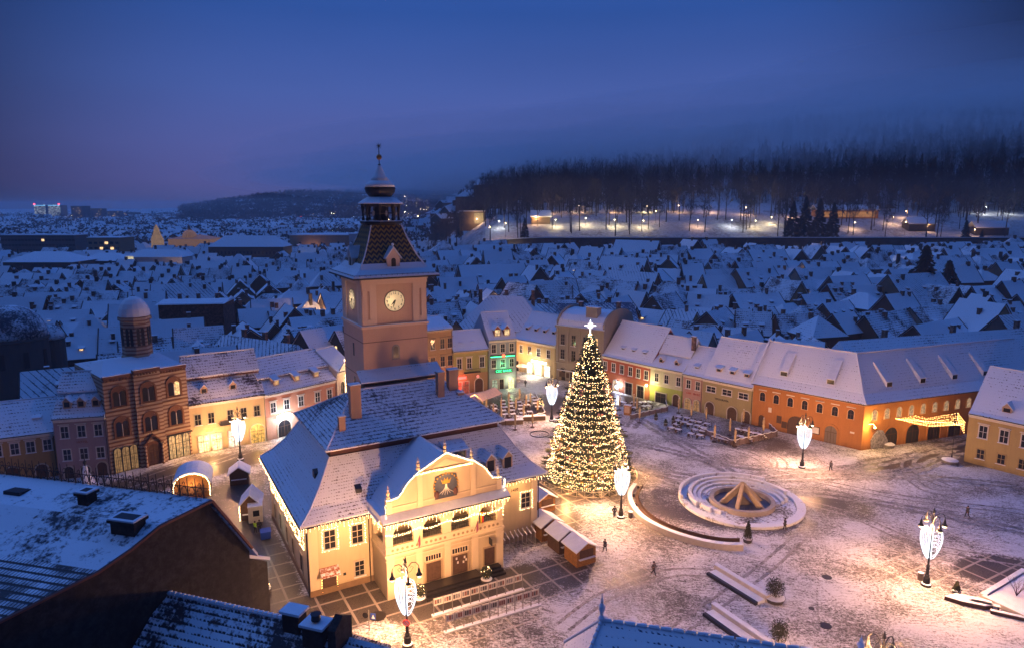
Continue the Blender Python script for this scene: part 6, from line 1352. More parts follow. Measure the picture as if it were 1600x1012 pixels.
def terrace(poly_px, nrows, ncols, ang, lab, keep=.85):
    P = [G(*p) for p in poly_px]
    def bil(u, v): a = tuple(P[0][i]+(P[1][i]-P[0][i])*u for i in (0, 1)); b = tuple(P[3][i]+(P[2][i]-P[3][i])*u for i in (0, 1)); return (a[0]+(b[0]-a[0])*v, a[1]+(b[1]-a[1])*v)
    for i in range(nrows):
        for j in range(ncols):
            if rnd.random() > keep: continue
            x, y = bil((j+.5)/ncols, (i+.5)/nrows); x += rnd.uniform(-.3, .3); y += rnd.uniform(-.3, .3); a = ang+rnd.uniform(-.3, .3)
            put(TP, x, y, a, 'snow covered table on the '+lab)
            for k in ((0, 1) if rnd.random() < .7 else (0, 1, 2, 3)):
                t = a+(k % 2)*pi+(0 if k < 2 else pi/2); put(CP, x-sin(t)*-.75*-1, y+cos(t)*-.75*-1, t, 'snow dusted chair at the '+lab)
terrace([(757, 660), (850, 648), (838, 622), (752, 632)], 5, 7, R(15), 'lamplit terrace left of the tree')
terrace([(1045, 675), (1095, 690), (1110, 665), (1060, 652)], 4, 5, R(-45), 'open terrace before the rose and olive houses')
terrace([(1100, 690), (1150, 702), (1205, 683), (1160, 672)], 3, 5, R(-45), 'glass fenced terrace by the orange building')
terrace([(985, 648), (1030, 640), (1018, 630), (965, 628)], 2, 6, R(-45), 'narrow terrace in front of the red house')
def glass_fence(label, pts_px, h=1.15, gar=True, glassy=True):
    P = [G(*p) for p in pts_px]; T = thing('terrace_fence', label, 'fence', (P[0][0], P[0][1], 0)); o = P[0]
    GL = M_plain('smoky_fence_glass', (.13, .10, .12), .25)
    for a, b in zip(P, P[1:]):
        L = math.dist(a, b); n = max(1, round(L/1.6))
        for k in range(n+1): t = k/n; x, y = a[0]+(b[0]-a[0])*t-o[0], a[1]+(b[1]-a[1])*t-o[1]; MB().box(x-.05, y-.05, 0, x+.05, y+.05, h+.08).build('post', DWOOD, T)
        for k in range(n):
            q = [(a[0]+(b[0]-a[0])*t-o[0], a[1]+(b[1]-a[1])*t-o[1]) for t in ((k+.06)/n, (k+.94)/n)]; dx, dy = (b[0]-a[0])/L*.015, (b[1]-a[1])/L*.015
            if glassy: m = MB(); m.prism([(q[0][0]-dy, q[0][1]+dx, .1), (q[1][0]-dy, q[1][1]+dx, .1), (q[1][0]-dy, q[1][1]+dx, h), (q[0][0]-dy, q[0][1]+dx, h)], (2*dy, -2*dx, 0)); m.build('panel', GL, T)
        m = MB(); n2 = n*5; m.tube([(a[0]+(b[0]-a[0])*k/n2-o[0], a[1]+(b[1]-a[1])*k/n2-o[1], h+.10-(.14*abs(sin(pi*k/5)) if gar else 0)) for k in range(n2+1)], .075, 5); m.build('garland' if gar else 'rail', SNOWM, T)
glass_fence('glass panelled fence with snowy garland round the terrace by the orange building', [(1093, 676), (1145, 697), (1214, 682), (1200, 668)])
glass_fence('low rope fence round the lamplit terrace left of the tree', [(752, 656), (790, 664), (852, 650), (836, 618)], .9, True, False)
glass_fence('snowy garlanded fence round the narrow terrace in front of the red house', [(985, 655), (1043, 642), (1040, 632)], 1.0)
for (a, b, l) in ((640, 655, 'long snow topped bench before the left cafe terrace, nearer one'),): pass
for i, (a, b, L, l) in enumerate(((800, 662, 4.2, 'short snow topped counter in front of the left terrace'), (830, 656, 5.6, 'long snow topped counter between the left terrace and the lamp'))):
    x, y = G(a, b); T = thing('snowy_counter', l, 'counter', (x, y, 0), R(8)); MB().box(-L/2, -.4, 0, L/2, .4, .85).build('cabinet', M_plain('worn_wood', (.25, .17, .1)), T); MB().box(-L/2-.1, -.5, .852, L/2+.1, .5, 1.0).build('snow_cap', SNOWM, T)
def tents():
    a = G(742, 640); T = thing('canvas_marquee', 'lamplit peach canvas marquee seen behind the right roof corner of the town hall', 'marquee', (a[0], a[1], 0), R(-35)); m = MB(); m.py([(-2, 2.2), (0, 3.2), (2, 2.2), (2, 2.3), (0, 3.34), (-2, 2.3)], 0, 7); m.build('canvas', M_plain('peach_canvas', (.72, .50, .36), .8), T)
    each('pole', WOOD, T, [(-1.95, .05, 0, -1.85, .15, 2.2), (1.85, .05, 0, 1.95, .15, 2.2), (-1.95, 6.8, 0, -1.85, 6.9, 2.2), (1.85, 6.8, 0, 1.95, 6.9, 2.2)]); lamp('POINT', 'marquee_lamp', (0, -1.2, 3.4), 220, WARM2, T, .3)
    a = G(886, 595); T = thing('timber_booth', 'closed timber booth with a flat snowy roof before the grey hotel', 'booth', (a[0], a[1], 0), R(-35)); MB().box(-2.6, 0, 0, 2.6, 2.6, 2.5).build('wall', M_plain('worn_wood2', (.34, .25, .16)), T); MB().box(-2.8, -.2, 2.5, 2.8, 2.8, 2.68).build('snow_cap', SNOWM, T); MB().box(-2.2, -.04, .9, 2.2, -.005, 2.1).build('shutter', DWOOD, T)
    a = G(968, 648); T = thing('menu_cabinet', 'upright wooden menu cabinet right of the tree', 'cabinet', (a[0]+1.5, a[1], 0), R(-30)); MB().box(-.7, 0, 0, .7, .8, 2.0).build('cabinet', WOOD, T); MB().box(-.75, -.05, 2.0, .75, .85, 2.12).build('snow_cap', SNOWM, T); MB().box(-.55, -.03, .5, .55, -.005, 1.8).build('poster', M_plain('poster_paper', (.5, .35, .25)), T)
    a = G(812, 565); T = thing('white_umbrella_stand', 'open white market umbrella at the mouth of the side street', 'umbrella', (a[0]+.5, a[1]-14, 0)); MB().tube([(0, 0, 0), (0, 0, 2.7)], .05, 6).build('pole', STONE2, T); MB().lathe([(1.7, 2.2), (.05, 2.9)], 8).build('canopy', WHITE, T)
    for px_, y_ in ((958, 595), (965, 600)): pass
    x, y = G(957, 608); T = thing('snowman_light', 'bluish white light figure standing at the door of the red house', 'light figure', (x+1.0, y-1.5, 0)); MB().ball((0, 0, 1.1), .7, 10, 6).ball((0, 0, 2.3), .5, 10, 6).build('figure', M_emit('cool_figure', (.6, .7, 1), 5), T); lamp('POINT', 'figure_glow', (0, -1.3, 1.8), 120, (.7, .75, 1), T, .4)
tents()
def lamp_post_thin(label, px_, py_, h): x, y = G(px_, py_); T = thing('slim_lamp_post', label, 'lamp post', (x, y, 0)); MB().lathe([(.12, 0), (.1, .6), (.05, .7), (.04, h)], 6).build('post', IRON, T); MB().lathe([(.12, h), (.2, h+.35), (.05, h+.5)], 8).build('lantern', IRON, T)
lamp_post_thin('slim lamp post at the corner of the yellow house', 1487, 716, 7.5); lamp_post_thin('slim lamp post by the mural beside the orange corner', 1385, 690, 6.5); 
x, y = G(1484, 722); T = thing('stone_planter', 'snowy stone planter at the foot of the slim lamp post', 'planter', (x, y, 0)); MB().lathe([(1.1, 0), (1.3, .5)], 12).build('planter', STONE2, T); MB().lathe([(1.25, .502), (.8, .7)], 12).build('snow_cap', SNOWM, T)
x, y = G(1388, 697); T = thing('stone_planter', 'snowy planter beside the mural at the orange corner', 'planter', (x, y, 0)); MB().lathe([(.9, 0), (1.1, .5)], 12).build('planter', STONE2, T); MB().lathe([(1.05, .502), (.7, .7)], 12).build('snow_cap', SNOWM, T)
# ================================================================ people
def person(label, gx, gy, rz, stride=.25, coat=(.03, .03, .035), trousers=(.02, .02, .025), hair=(.02, .015, .01), arm=.15, h=1.72, vest=None):
    k = h/1.75; T = thing('person', label, 'person', (gx, gy, 0), rz)
    J = {'hip': (0, 0, .95), 'waist': (0, 0, 1.1), 'chest': (0, -.02, 1.35), 'neck': (0, -.02, 1.5), 'head': (0, -.04, 1.62), 'top': (0, -.03, 1.73),
         'hl': (-.1, 0, .9), 'kl': (-.11, -stride*.55, .5), 'al': (-.11, -stride*.8, .09), 'tl': (-.12, -stride*.8-.16, .04), 'hr': (.1, 0, .9), 'kr': (.11, stride*.2, .49), 'ar': (.11, stride, .1), 'tr': (.12, stride-.16, .04),
         'sl': (-.19, 0, 1.43), 'el': (-.26, arm, 1.16), 'wl': (-.25, arm*.4-.05, .93), 'fl': (-.245, arm*.3-.08, .83), 'sr': (.19, 0, 1.43), 'er': (.26, -arm, 1.16), 'wr': (.25, -arm-.12, .95), 'fr': (.245, -arm-.17, .86)}
    Rr = {'hip': .14, 'waist': .12, 'chest': .15, 'neck': .06, 'head': .10, 'top': .07, 'hl': .09, 'kl': .06, 'al': .045, 'tl': .035, 'hr': .09, 'kr': .06, 'ar': .045, 'tr': .035, 'sl': .065, 'el': .05, 'wl': .035, 'fl': .03, 'sr': .065, 'er': .05, 'wr': .035, 'fr': .03}
    def skin(name, names, edges, mat, grow=0, root='hip'):
        me = bpy.data.meshes.new(name); idx = {n: i for i, n in enumerate(names)}
        me.from_pydata([tuple(c*k for c in J[n]) for n in names], [(idx[a], idx[b]) for a, b in edges], []); me.materials.append(mat)
        o = bpy.data.objects.new(name, me); sc.collection.objects.link(o); o.parent = T
        m = o.modifiers.new('skin', 'SKIN'); me.skin_vertices
        sv = me.skin_vertices[0].data if me.skin_vertices else None
        if sv is None: me.attributes; 
        for n, i in idx.items():
            if sv: r = (Rr[n]+grow)*k; sv[i].radius = (r, r); sv[i].use_root = (n == root)
        s = o.modifiers.new('sub', 'SUBSURF'); s.levels = s.render_levels = 1; return o
    E = [('hip', 'waist'), ('waist', 'chest'), ('chest', 'neck'), ('neck', 'head'), ('head', 'top'), ('hip', 'hl'), ('hl', 'kl'), ('kl', 'al'), ('al', 'tl'), ('hip', 'hr'), ('hr', 'kr'), ('kr', 'ar'), ('ar', 'tr'), ('chest', 'sl'), ('sl', 'el'), ('el', 'wl'), ('wl', 'fl'), ('chest', 'sr'), ('sr', 'er'), ('er', 'wr'), ('wr', 'fr')]
    return T, skin, E, J, Rr, k
def add_skin_layer(me):
    import bmesh
    b = bmesh.new(); b.from_mesh(me); b.verts.layers.skin.verify(); b.to_mesh(me); b.free()
def make_person(label, gx, gy, rz, **kw):
    coat = kw.pop('coat', (.03, .03, .035)); trousers = kw.pop('trousers', (.02, .02, .025)); hair = kw.pop('hair', (.02, .015, .01)); vest = kw.pop('vest', None)
    T, _, E, J, Rr, k = person(label, gx, gy, rz, **kw)
    def skin(name, edges, mat, grow=0.):
        names = list(dict.fromkeys(n for e in edges for n in e)); idx = {n: i for i, n in enumerate(names)}; me = bpy.data.meshes.new(name)
        me.from_pydata([tuple(c*k for c in J[n]) for n in names], [(idx[a], idx[b]) for a, b in edges], []); add_skin_layer(me); me.materials.append(mat)
        for n, i in idx.items(): r = (Rr[n]+grow)*k; me.skin_vertices[0].data[i].radius = (r, r); me.skin_vertices[0].data[i].use_root = (n == edges[0][0])
        o = bpy.data.objects.new(name, me); sc.collection.objects.link(o); o.parent = T; o.modifiers.new('skin', 'SKIN'); s = o.modifiers.new('sub', 'SUBSURF'); s.levels = s.render_levels = 1; return o
    skin('body', E, M_plain('skin_tone', (.42, .24, .17)))
    skin('trousers', [e for e in E if e[0] in ('hip', 'hl', 'kl', 'hr', 'kr') and e[1] != 'waist'], M_plain('cloth%s' % (trousers,), trousers, .85), .018)
    skin('coat', [e for e in E if e[0] in ('hip', 'waist', 'chest', 'sl', 'el', 'sr', 'er') and e[1] not in ('neck', 'wl0')], M_plain('coat%s' % ((vest or coat),), vest or coat, .85), .035)
    m = MB(); m.ball((0, -.01*k, 1.68*k), .115*k, 10, 7, 1.05); m.build('hair', M_plain('hair%s' % (hair,), hair, .9), T, True)
    m = MB(); m.octa((0, -.15*k, 1.62*k), .02*k); m.ball((-.035*k, -.125*k, 1.655*k), .012*k, 6, 4); m.ball((.035*k, -.125*k, 1.655*k), .012*k, 6, 4); m.build('face', M_plain('skin_tone', (.42, .24, .17)), T)
    return T
make_person('person in a dark coat walking past the pine hut', *G(945, 862), R(140), stride=.3)
make_person('person in a dark coat standing left of the lamp beside the tree', *G(960, 808), R(20), stride=.05)
make_person('person in dark clothes striding across the lower square near the steps', *G(1021, 898), R(60), stride=.35, coat=(.10, .08, .09))
make_person('person in a dark coat walking alone at the far right of the square', *G(1511, 808), R(-80), stride=.3)
make_person('person in a dark coat bending near the right rim of the fountain', *G(1226, 828), R(100), stride=.15)
make_person('person in black standing in the lit side street', *G(821, 604), R(10), stride=.1)
make_person('person in a yellow safety vest behind the town hall huts', *G(399, 833), R(160), stride=.1, vest=(.45, .75, .04))
make_person('person in dark work clothes beside the yellow vested one', *G(406, 831), R(200), stride=.1)
make_person('person in a grey coat crossing the snow between lamp and orange building', *G(1298, 735), R(-60), stride=.2, coat=(.12, .10, .10))
# ================================================================ the old town: several hundred houses
TW = [M_plaster('town_wall_%d' % i, c, .3) for i, c in enumerate([(.085, .065, .05), (.16, .12, .08), (.05, .04, .035), (.12, .055, .04), (.22, .19, .15), (.08, .08, .08), (.24, .16, .08), (.10, .04, .03)])]
TWN = ['brown', 'tan', 'dark', 'reddish', 'pale', 'grey', 'ochre', 'brick']
TR = [M_roof('town_snow_full', (.06, .05, .06), .92, .5, 'tile', .22, .12), M_roof('town_snow_good', (.07, .045, .045), .74, .5, 'tile', .35, .15), M_roof('town_snow_patchy', (.06, .035, .035), .42, .5, 'tile', .4, .2), M_roof('town_seamed', (.07, .09, .12), .62, .55, 'seam', .5, .12)]
TRN = ['thickly snowed', 'snowed', 'patchily snowed', 'seamed']
CHB = M_brick('chimney_brick', (.16, .10, .08)); LITW = M_lit('town_lit', (1, .62, .28), 2.2)
def yb(x): return interp(x, [(-200, 70), (-140, 82), (-88, 112), (-70, 123), (-60, 130), (-44, 149), (-34, 157), (-20, 165), (-5, 170), (4, 186), (20, 178), (30, 168), (45, 154), (58, 140), (72, 137), (105, 160), (150, 178), (260, 215)])
def base_ang(x, y): return interp(x/y, [(-.7, 18), (-.4, 35), (-.2, 30), (0, 8), (.2, -40), (.45, -30), (.7, 15)])
rnd = random.Random(42); pool = []
def ok(x, y, r):
    for h in pool:
        if abs(h['x']-x) < 22 and abs(h['y']-y) < 22 and math.hypot(h['x']-x, h['y']-y) < (r+h['r'])*.72: return False
    return True
reserved = []
def town_rows():
    off = 9; row = 0
    while off < 560:
        x = -640
        while x < 340:
            fl = max(0, 1-off/420)                       # rows bend with the square and straighten farther out
            yr = lambda q: yb(q)*fl+(1-fl)*170+off
            y = yr(x)+rnd.uniform(-1.6, 1.6); a = x/max(y, 1); ang = math.atan2(yr(x+8)-yr(x-8), 16)
            L = rnd.choice([8, 9, 10, 11, 12, 13, 14, 16, 18, 22])*rnd.uniform(.9, 1.1); Wd = rnd.uniform(8.5, 11)
            if rnd.random() < .07: L *= 1.6; Wd = 13
            if rnd.random() < .04: x += rnd.uniform(4, 9)    # a gap, a yard
            flip = rnd.random() < .24
            lim = 380 if a > -.10 else (640 if a < -.16 else 380+(-.10-a)*4300)
            step = (Wd+1 if flip else L+.2)*max(.55, cos(ang))
            if flip: L = min(L, 13)
            if abs(a) < .80 and y < lim and not any(math.hypot(x-q[0], y-q[1]) < q[2]+5 for q in reserved):
                pool.append(dict(x=x+step/2, y=y, r=L/2, L=L, W=Wd, h=rnd.uniform(3.4, 8.6), rise=Wd*rnd.uniform(.40, .62), rz=ang+R((90 if flip else 0)+rnd.gauss(0, 3)), hip=rnd.random() < .15, row=row, c=rnd.choice([0, 0, 1, 2, 2, 3, 4, 5, 6, 7]), t=rnd.choice([0, 0, 1, 1, 1, 2, 2, 3])))
            x += step
        off += (10.2, 14.5)[row % 2]; row += 1
# ---------------------------------------------------------------- landmark buildings beyond the square
def flat_box(name, label, px0, px1, py, z, hgt, depth, wall, roofm=SNOWM, cat='building', rz=0, hip=0., win=None, lit=None):
    (xa, ya), (xb, y_b) = G(px0, py, z), G(px1, py, z); ya = (ya+y_b)/2; L = xb-xa; zt = terr((xa+xb)/2, ya)
    T = thing(name, label, cat, (xa, ya, z-hgt), rz); reserved.append(((xa+xb)/2, ya+depth/2, max(L, depth)/2))
    MB().box(0, 0, -3, L, depth, hgt).build('wall', wall, T)
    m = MB(); e = .5
    if hip: m.v = [(-e, -e, hgt+.01), (L+e, -e, hgt+.01), (L+e, depth+e, hgt+.01), (-e, depth+e, hgt+.01), (depth*.45, depth/2, hgt+hip), (L-depth*.45, depth/2, hgt+hip)]; m.f = [(0, 1, 5, 4), (1, 2, 5), (2, 3, 4, 5), (3, 0, 4), (3, 2, 1, 0)]
    else: m.box(-.3, -.3, hgt, L+.3, depth+.3, hgt+.5)
    m.build('roof', roofm, T)
    if win:
        nx, nz, ww, wh = win
        for j in range(nz):
            q = MB(); q2 = MB()
            for i in range(nx):
                x = L*(i+.5)/nx; z0 = 1.0+(hgt-1.5)*(j)/nz; (q2 if lit and rnd.random() < lit else q).box(x-ww/2, -.1, z0, x+ww/2, -.01, z0+wh)
            if q.v: o = q.build('window_row', GLASS, T)
            if q2.v: o = q2.build('lit_window_row', LITW, T)
    return T, L
HALLR = M_roof('hall_snow', (.06, .05, .06), .95, .6, 'tile', .2, .08)
flat_box('hipped_hall', 'wide dark hall with a low hipped snowy roof at the far left', 4, 112, 410, 12, 8, 22, TW[2], HALLR, hip=5, win=(12, 1, 1, 2))
flat_box('hipped_hall', 'long dark hall right of the hipped hall at the far left', 118, 192, 408, 11, 7, 18, TW[2], HALLR, hip=4, win=(8, 1, 1, 2))
flat_box('apartment_block', 'dark long apartment block behind the hipped hall at the far left', 0, 116, 368, 20, 20, 16, TW[5], win=(22, 5, 2.0, 1.6), lit=.03)
flat_box('office_block', 'square brown office block right of the dark apartment block', 136, 186, 372, 20, 16, 18, TW[6], win=(6, 4, 2.2, 1.6), lit=.1)
T, L_ = flat_box('white_lit_house', 'pale house whose white end wall is floodlit at the left', 196, 284, 402, 13, 11, 13, M_plaster('ice_plaster', (.45, .48, .52)), HALLR, hip=4)
MB().box(.2, -.2, -1, 4.4, -.02, 11.5).build('glowing_wall', M_lit('flood_wall_glow', (1, .86, .5), 1.0), T); each('window', GLASS, T, [(1.8, -.3, 5.5, 2.8, -.21, 7.5), (1.8, -.3, 2, 2.8, -.21, 3.8)])  # end wall glows by itself in place of floodlighting
flat_box('long_roofed_building', 'long building with rows of dark attic dormers left of the tower', 325, 442, 386, 15, 10, 18, TW[0], HALLR, hip=7, win=(20, 2, 1.0, 1.8), lit=.02)
flat_box('shopping_hall', 'tan windowless flat roofed hall far left of the tower', 452, 562, 368, 18, 14, 40, M_plaster('hall_tan', (.40, .26, .16)))
flat_box('white_flat_building', 'pale building block right of the tan hall beside the tower spire', 545, 580, 366, 20, 16, 20, M_plaster('hall_white', (.45, .42, .45)), win=(3, 2, 3, 2))
T, L_ = flat_box('floodlit_church', 'far church floodlit in peach with a small dome and curved gable', 262, 326, 374, 16, 11, 24, M_lit('peach_wall_glow', (1, .52, .28), .22), M_lit('peach_roof_glow', (1, .52, .40), .12), cat='church', hip=3)  # floodlighting put in as a glow of walls, roof, dome and gable
MB().ball((L_*.42, 8, 12), 5.5, 14, 8, 1.1).build('dome', M_lit('peach_dome_glow', (1, .52, .30), .2), T); MB().lathe([(1.2, 17.5), (1.1, 20), (.1, 22)], 8, (L_*.42, 8)).build('dome_lantern', TW[0], T)
MB().py([(-12, 0), (-3, 0), (-3, 11), (-5, 15), (-6, 19), (-7.5, 22), (-9, 19), (-10, 15), (-12, 11)], -2, 0).build('curved_gable', M_lit('peach_gable_glow', (1, .60, .30), .32), T)
def ellipse_domes():
    x, y = G(18, 527, 13); T = thing('domed_church', 'dark church with one great ribbed dome at the left edge', 'church', (x, y, 0)); reserved.append((x, y, 14))
    MB().lathe([(7, -1), (7, 12.5), (7.4, 12.8), (7.3, 13.3)], 24).build('drum', TW[5], T); MB().lathe([(6.9, 13.3), (6.6, 15.3), (5.6, 17.4), (3.8, 19.1), (1.6, 20.0), (.1, 20.2)], 24).build('dome', M_roof('dome_snow_big', (.03, .05, .08), .32, .6, 'plain', .2), T, True)
    for k in range(10): a = k*pi/5; MB().box(-.5, -.06, 7, .5, .06, 10.5).build('arched_window', DARKMETAL, T).location = (0, 0, 0)
    for o in [c for c in T.children if c.name.startswith('arched_window')]:
        k = list(T.children).index(o); a = k*pi/5; o.location = (7.02*cos(a), 7.02*sin(a), 0); o.rotation_euler = (0, 0, a+pi/2)
    x2, y2 = G(77, 527, 12); T = thing('small_domed_turret', 'smaller round turret with a snowy dome right of the great dome', 'turret', (x2, y2, 0)); reserved.append((x2, y2, 6)); MB().lathe([(3, -1), (3, 11.5), (3.3, 11.8)], 18).build('drum', TW[5], T); MB().lathe([(3.1, 11.8), (2.9, 13), (2.2, 14.2), (1, 15), (.05, 15.2)], 18).build('dome', M_roof('dome_snow_big', (.03, .05, .08), .32, .6, 'plain', .2), T, True)
ellipse_domes()
def twin_towers():
    for i, (a, b, l) in enumerate(((56, 74, 'left one of two far tower blocks patterned with white light'), (78, 97, 'right one of two far tower blocks patterned with white light'))):
        Y = 1900; d = ray(a, 352); t = Y/d[1]; x0 = d[0]*t; d2 = ray(b, 352); x1 = d2[0]*Y/d2[1]; zt = CAM_H+ray(a, 321)[2]*Y/ray(a, 321)[1]; z0 = terr(x0, Y)-5
        T = thing('lit_tower_block', l, 'tower block', (x0, Y, z0)); w = x1-x0; h = zt-z0; MB().box(0, 0, 0, w, 30, h).build('wall', TW[5], T); r2 = random.Random(i)
        m = MB()
        for k in range(12):
            xx = w*(k+.5)/12; z = h*.12; 
            while z < h*.95: q = r2.uniform(3, 8); m.quad((xx-.5, -.5, z), (xx+.5, -.5, z), (xx+.5+r2.uniform(-1, 1), -.5, z+q), (xx-.3, -.5, z+q)); z += q+r2.uniform(1, 4)
        m.build('light_pattern', M_emit('facade_leds', (.75, .85, .9), .9), T); MB().box(0, -.6, h-1.5, w, -.1, h+.5).build('roof_light_line', M_emit('cyan_line', (.2, .6, 1), 1.3), T)
        MB().ball(((2 if i == 0 else w-3), 0, h+3), 2.2, 8, 5).build('red_beacon', M_emit('red_beacon_glow', (1, .05, .08), 9), T)
    for i, (a, b, top) in enumerate(((112, 134, 322), (136, 160, 326), (168, 186, 330), (190, 214, 332), (0, 30, 335))):
        Y = 1500+i*120; x0 = ray(a, 340)[0]*Y/ray(a, 340)[1]; x1 = ray(b, 340)[0]*Y/ray(b, 340)[1]; zt = CAM_H+ray(a, top)[2]*Y/ray(a, top)[1]; z0 = terr(x0, Y)-3
        T = thing('tower_block', ['tallest plain tower block right of the lit twin towers', 'plain tower block second from the lit twin towers', 'plain tower block third from the lit twin towers', 'plain tower block fourth from the lit twin towers', 'low tower block at the very left edge of the skyline'][i], 'tower block', (x0, Y, z0), 0, 'far tower blocks'); MB().box(0, 0, 0, x1-x0, 20, zt-z0).build('wall', TW[2], T)
        m = MB(); r2 = random.Random(i+9)
        for k in range(14): xx = r2.uniform(1, x1-x0-2); zz = r2.uniform(3, zt-z0-2); m.box(xx, -.3, zz, xx+1.2, -.02, zz+1.2)
        m.build('lit_window_row', LITW, T)
twin_towers()
# three large roofs just behind the far row of the square, and the long hall behind the orange wing
def big_roof(name, label, px, py, z, L, Wd, h, rise, rz, hip, t, c, dorms=0, lit=0):
    x, y = G(px, py, z); T = thing(name, label, 'building', (x, y, 0), rz); reserved.append((x, y, max(L, Wd)/2*.8)); reserved.append((x+L*.3*cos(rz), y+L*.3*sin(rz), Wd*.6)); reserved.append((x-L*.3*cos(rz), y-L*.3*sin(rz), Wd*.6))
    MB().box(-L/2, -Wd/2, -1, L/2, Wd/2, h).build('wall', c, T); m = MB(); e = .6; ii = Wd*.5 if hip else 0
    m.v = [(-L/2-e, -Wd/2-e, h-.1), (L/2+e, -Wd/2-e, h-.1), (L/2+e, Wd/2+e, h-.1), (-L/2-e, Wd/2+e, h-.1), (-L/2-e+ii, 0, h+rise), (L/2+e-ii, 0, h+rise)]; m.f = [(0, 1, 5, 4), (1, 2, 5), (2, 3, 4, 5), (3, 0, 4), (3, 2, 1, 0)]; m.build('roof', t, T)
    for k in range(dorms): dormer(T, -L/2+L*(k+.7)/(dorms+.4), h+rise*.3, 1.3, .8, -Wd/2+Wd*.5*.30, 2.2, c, 'shed', LITW if k in (3, 4) and lit else GLASS, SNOWM)
    for k in range(3): chimney(T, -L/2+L*(.2+.3*k), Wd*.12, h+rise*.6, h+rise+1.2, .9, .8, CHB)
    return T
big_roof('hipped_roof_building', 'large building with a steep hipped snowy roof behind the blue grey house', 790, 462, 18, 24, 16, 10, 8, R(-8), True, M_roof('hip_snow_big', (.06, .05, .06), .7, .5, 'seam', .4, .1), TW[3])
big_roof('factory_hall', 'long hall with a blue seamed metal roof behind the yellow street house', 905, 468, 16, 30, 14, 9, 6, R(6), False, M_roof('blue_seamed', (.05, .10, .17), .30, .5, 'seam', .7, .1), TW[5])
big_roof('long_roof_hall', 'long snowy roof running parallel behind the orange building side wing', 1500, 512, 16, 62, 13, 8, 7, R(17), False, M_roof('hall_blue_tile', (.05, .06, .08), .62, .45, 'tile', .4, .08), TW[2])
big_roof('dormered_roof_house', 'dark house with a long row of slanted dormers, two lit, left of tower', 405, 530, 14, 22, 13, 8, 6, R(-30), False, M_roof('dark_dormer_roof', (.05, .05, .07), .42, .5, 'seam', .5, .15), TW[2], 7, 1)
big_roof('fire_wall_house', 'bare red brown brick block standing above the roofs left of the tower', 308, 470, 15, 17, 12, 15, .6, R(8), False, SNOWM, M_brick('fire_brick', (.13, .06, .045)))
town_rows()
# village on the slope right of the spire
for i in range(46):
    px_, py_ = rnd.uniform(596, 702), rnd.uniform(316, 352); x, y, z = hit(px_, py_, 500)
    if ok(x, y, 8): pool.append(dict(x=x, y=y, r=8, L=rnd.uniform(11, 18), W=rnd.uniform(9, 12), h=rnd.uniform(4, 7), rise=4.5, rz=R(rnd.uniform(-40, 40)), hip=False, row=90, c=rnd.choice([0, 1, 2, 4]), t=0))
for i in range(1500):
    y = 600*math.exp(rnd.random()*1.5); a = rnd.uniform(-.80, -.02)
    if a > -.2 and y > 1000: continue
    x = a*y
    if math.hypot(x+570, y-1900) < 60: continue
    b = 1+y/1500
    if y > 560 and not any(math.hypot(x-q[0], y-q[1]) < q[2]+12 for q in reserved): pool.append(dict(x=x, y=y, r=9, L=rnd.uniform(12, 26)*b, W=rnd.uniform(9, 14)*b, h=rnd.uniform(5, 12), rise=rnd.choice([1, 4, 5, 6]), rz=R(rnd.uniform(-60, 60)), hip=rnd.random() < .3, row=99, c=rnd.choice([0, 1, 2, 5]), t=rnd.choice([0, 0, 1])))
pool.sort(key=lambda h: math.hypot(h['x'], h['y'])/math.sqrt(h['L']*h['W'])*3.4)
def house_trim(h):
    L, Wd, hh, rs = h['L'], h['W'], h['h'], h['rise']; e = .45; m = MB(); k = 0 if h['hip'] else rs*(e/(Wd/2))
    for s_ in (-1, 1): y = s_*(Wd/2+e+.06); m.box(-L/2-.3, min(y, y-s_*.12), hh-k-.32, L/2+.3, max(y, y-s_*.12), hh-k+.22)
    if h['hip']:
        for s_ in (-1, 1): x = s_*(L/2+e+.06); m.box(min(x, x-s_*.12), -Wd/2-e, hh-.32, max(x, x-s_*.12), Wd/2+e, hh+.2)
    else:
        for x in (-L/2-.29, L/2+.29):
            for s_ in (-1, 1): m.tube([(x, s_*(Wd/2+e), hh-k+.24), (x, 0, hh+rs+.30)], .16, 4)
    return m
DTRIM = M_plain('dark_eaves_board', (.03, .025, .025), .8)
def house_mesh(h):
    L, Wd, hh, rs = h['L'], h['W'], h['h'], h['rise']; e = .45; w = MB(); r = MB()
    if h['hip']:
        w.box(-L/2, -Wd/2, -3, L/2, Wd/2, hh); q = Wd*.5
        r.v = [(-L/2-e, -Wd/2-e, hh-.05), (L/2+e, -Wd/2-e, hh-.05), (L/2+e, Wd/2+e, hh-.05), (-L/2-e, Wd/2+e, hh-.05), (-L/2+q*.9, 0, hh+rs), (L/2-q*.9, 0, hh+rs)]; r.f = [(0, 1, 5, 4), (1, 2, 5), (2, 3, 4, 5), (3, 0, 4), (3, 2, 1, 0)]
    else:
        w.px([(-Wd/2, -3), (-Wd/2, hh), (0, hh+rs-.05), (Wd/2, hh), (Wd/2, -3)], -L/2, L/2); k = rs*(e/(Wd/2))
        r.px([(-Wd/2-e, hh-k), (0, hh+rs), (Wd/2+e, hh-k), (Wd/2+e, hh-k+.3), (0, hh+rs+.32), (-Wd/2-e, hh-k+.3)], -L/2-.25, L/2+.25)
    return w, r
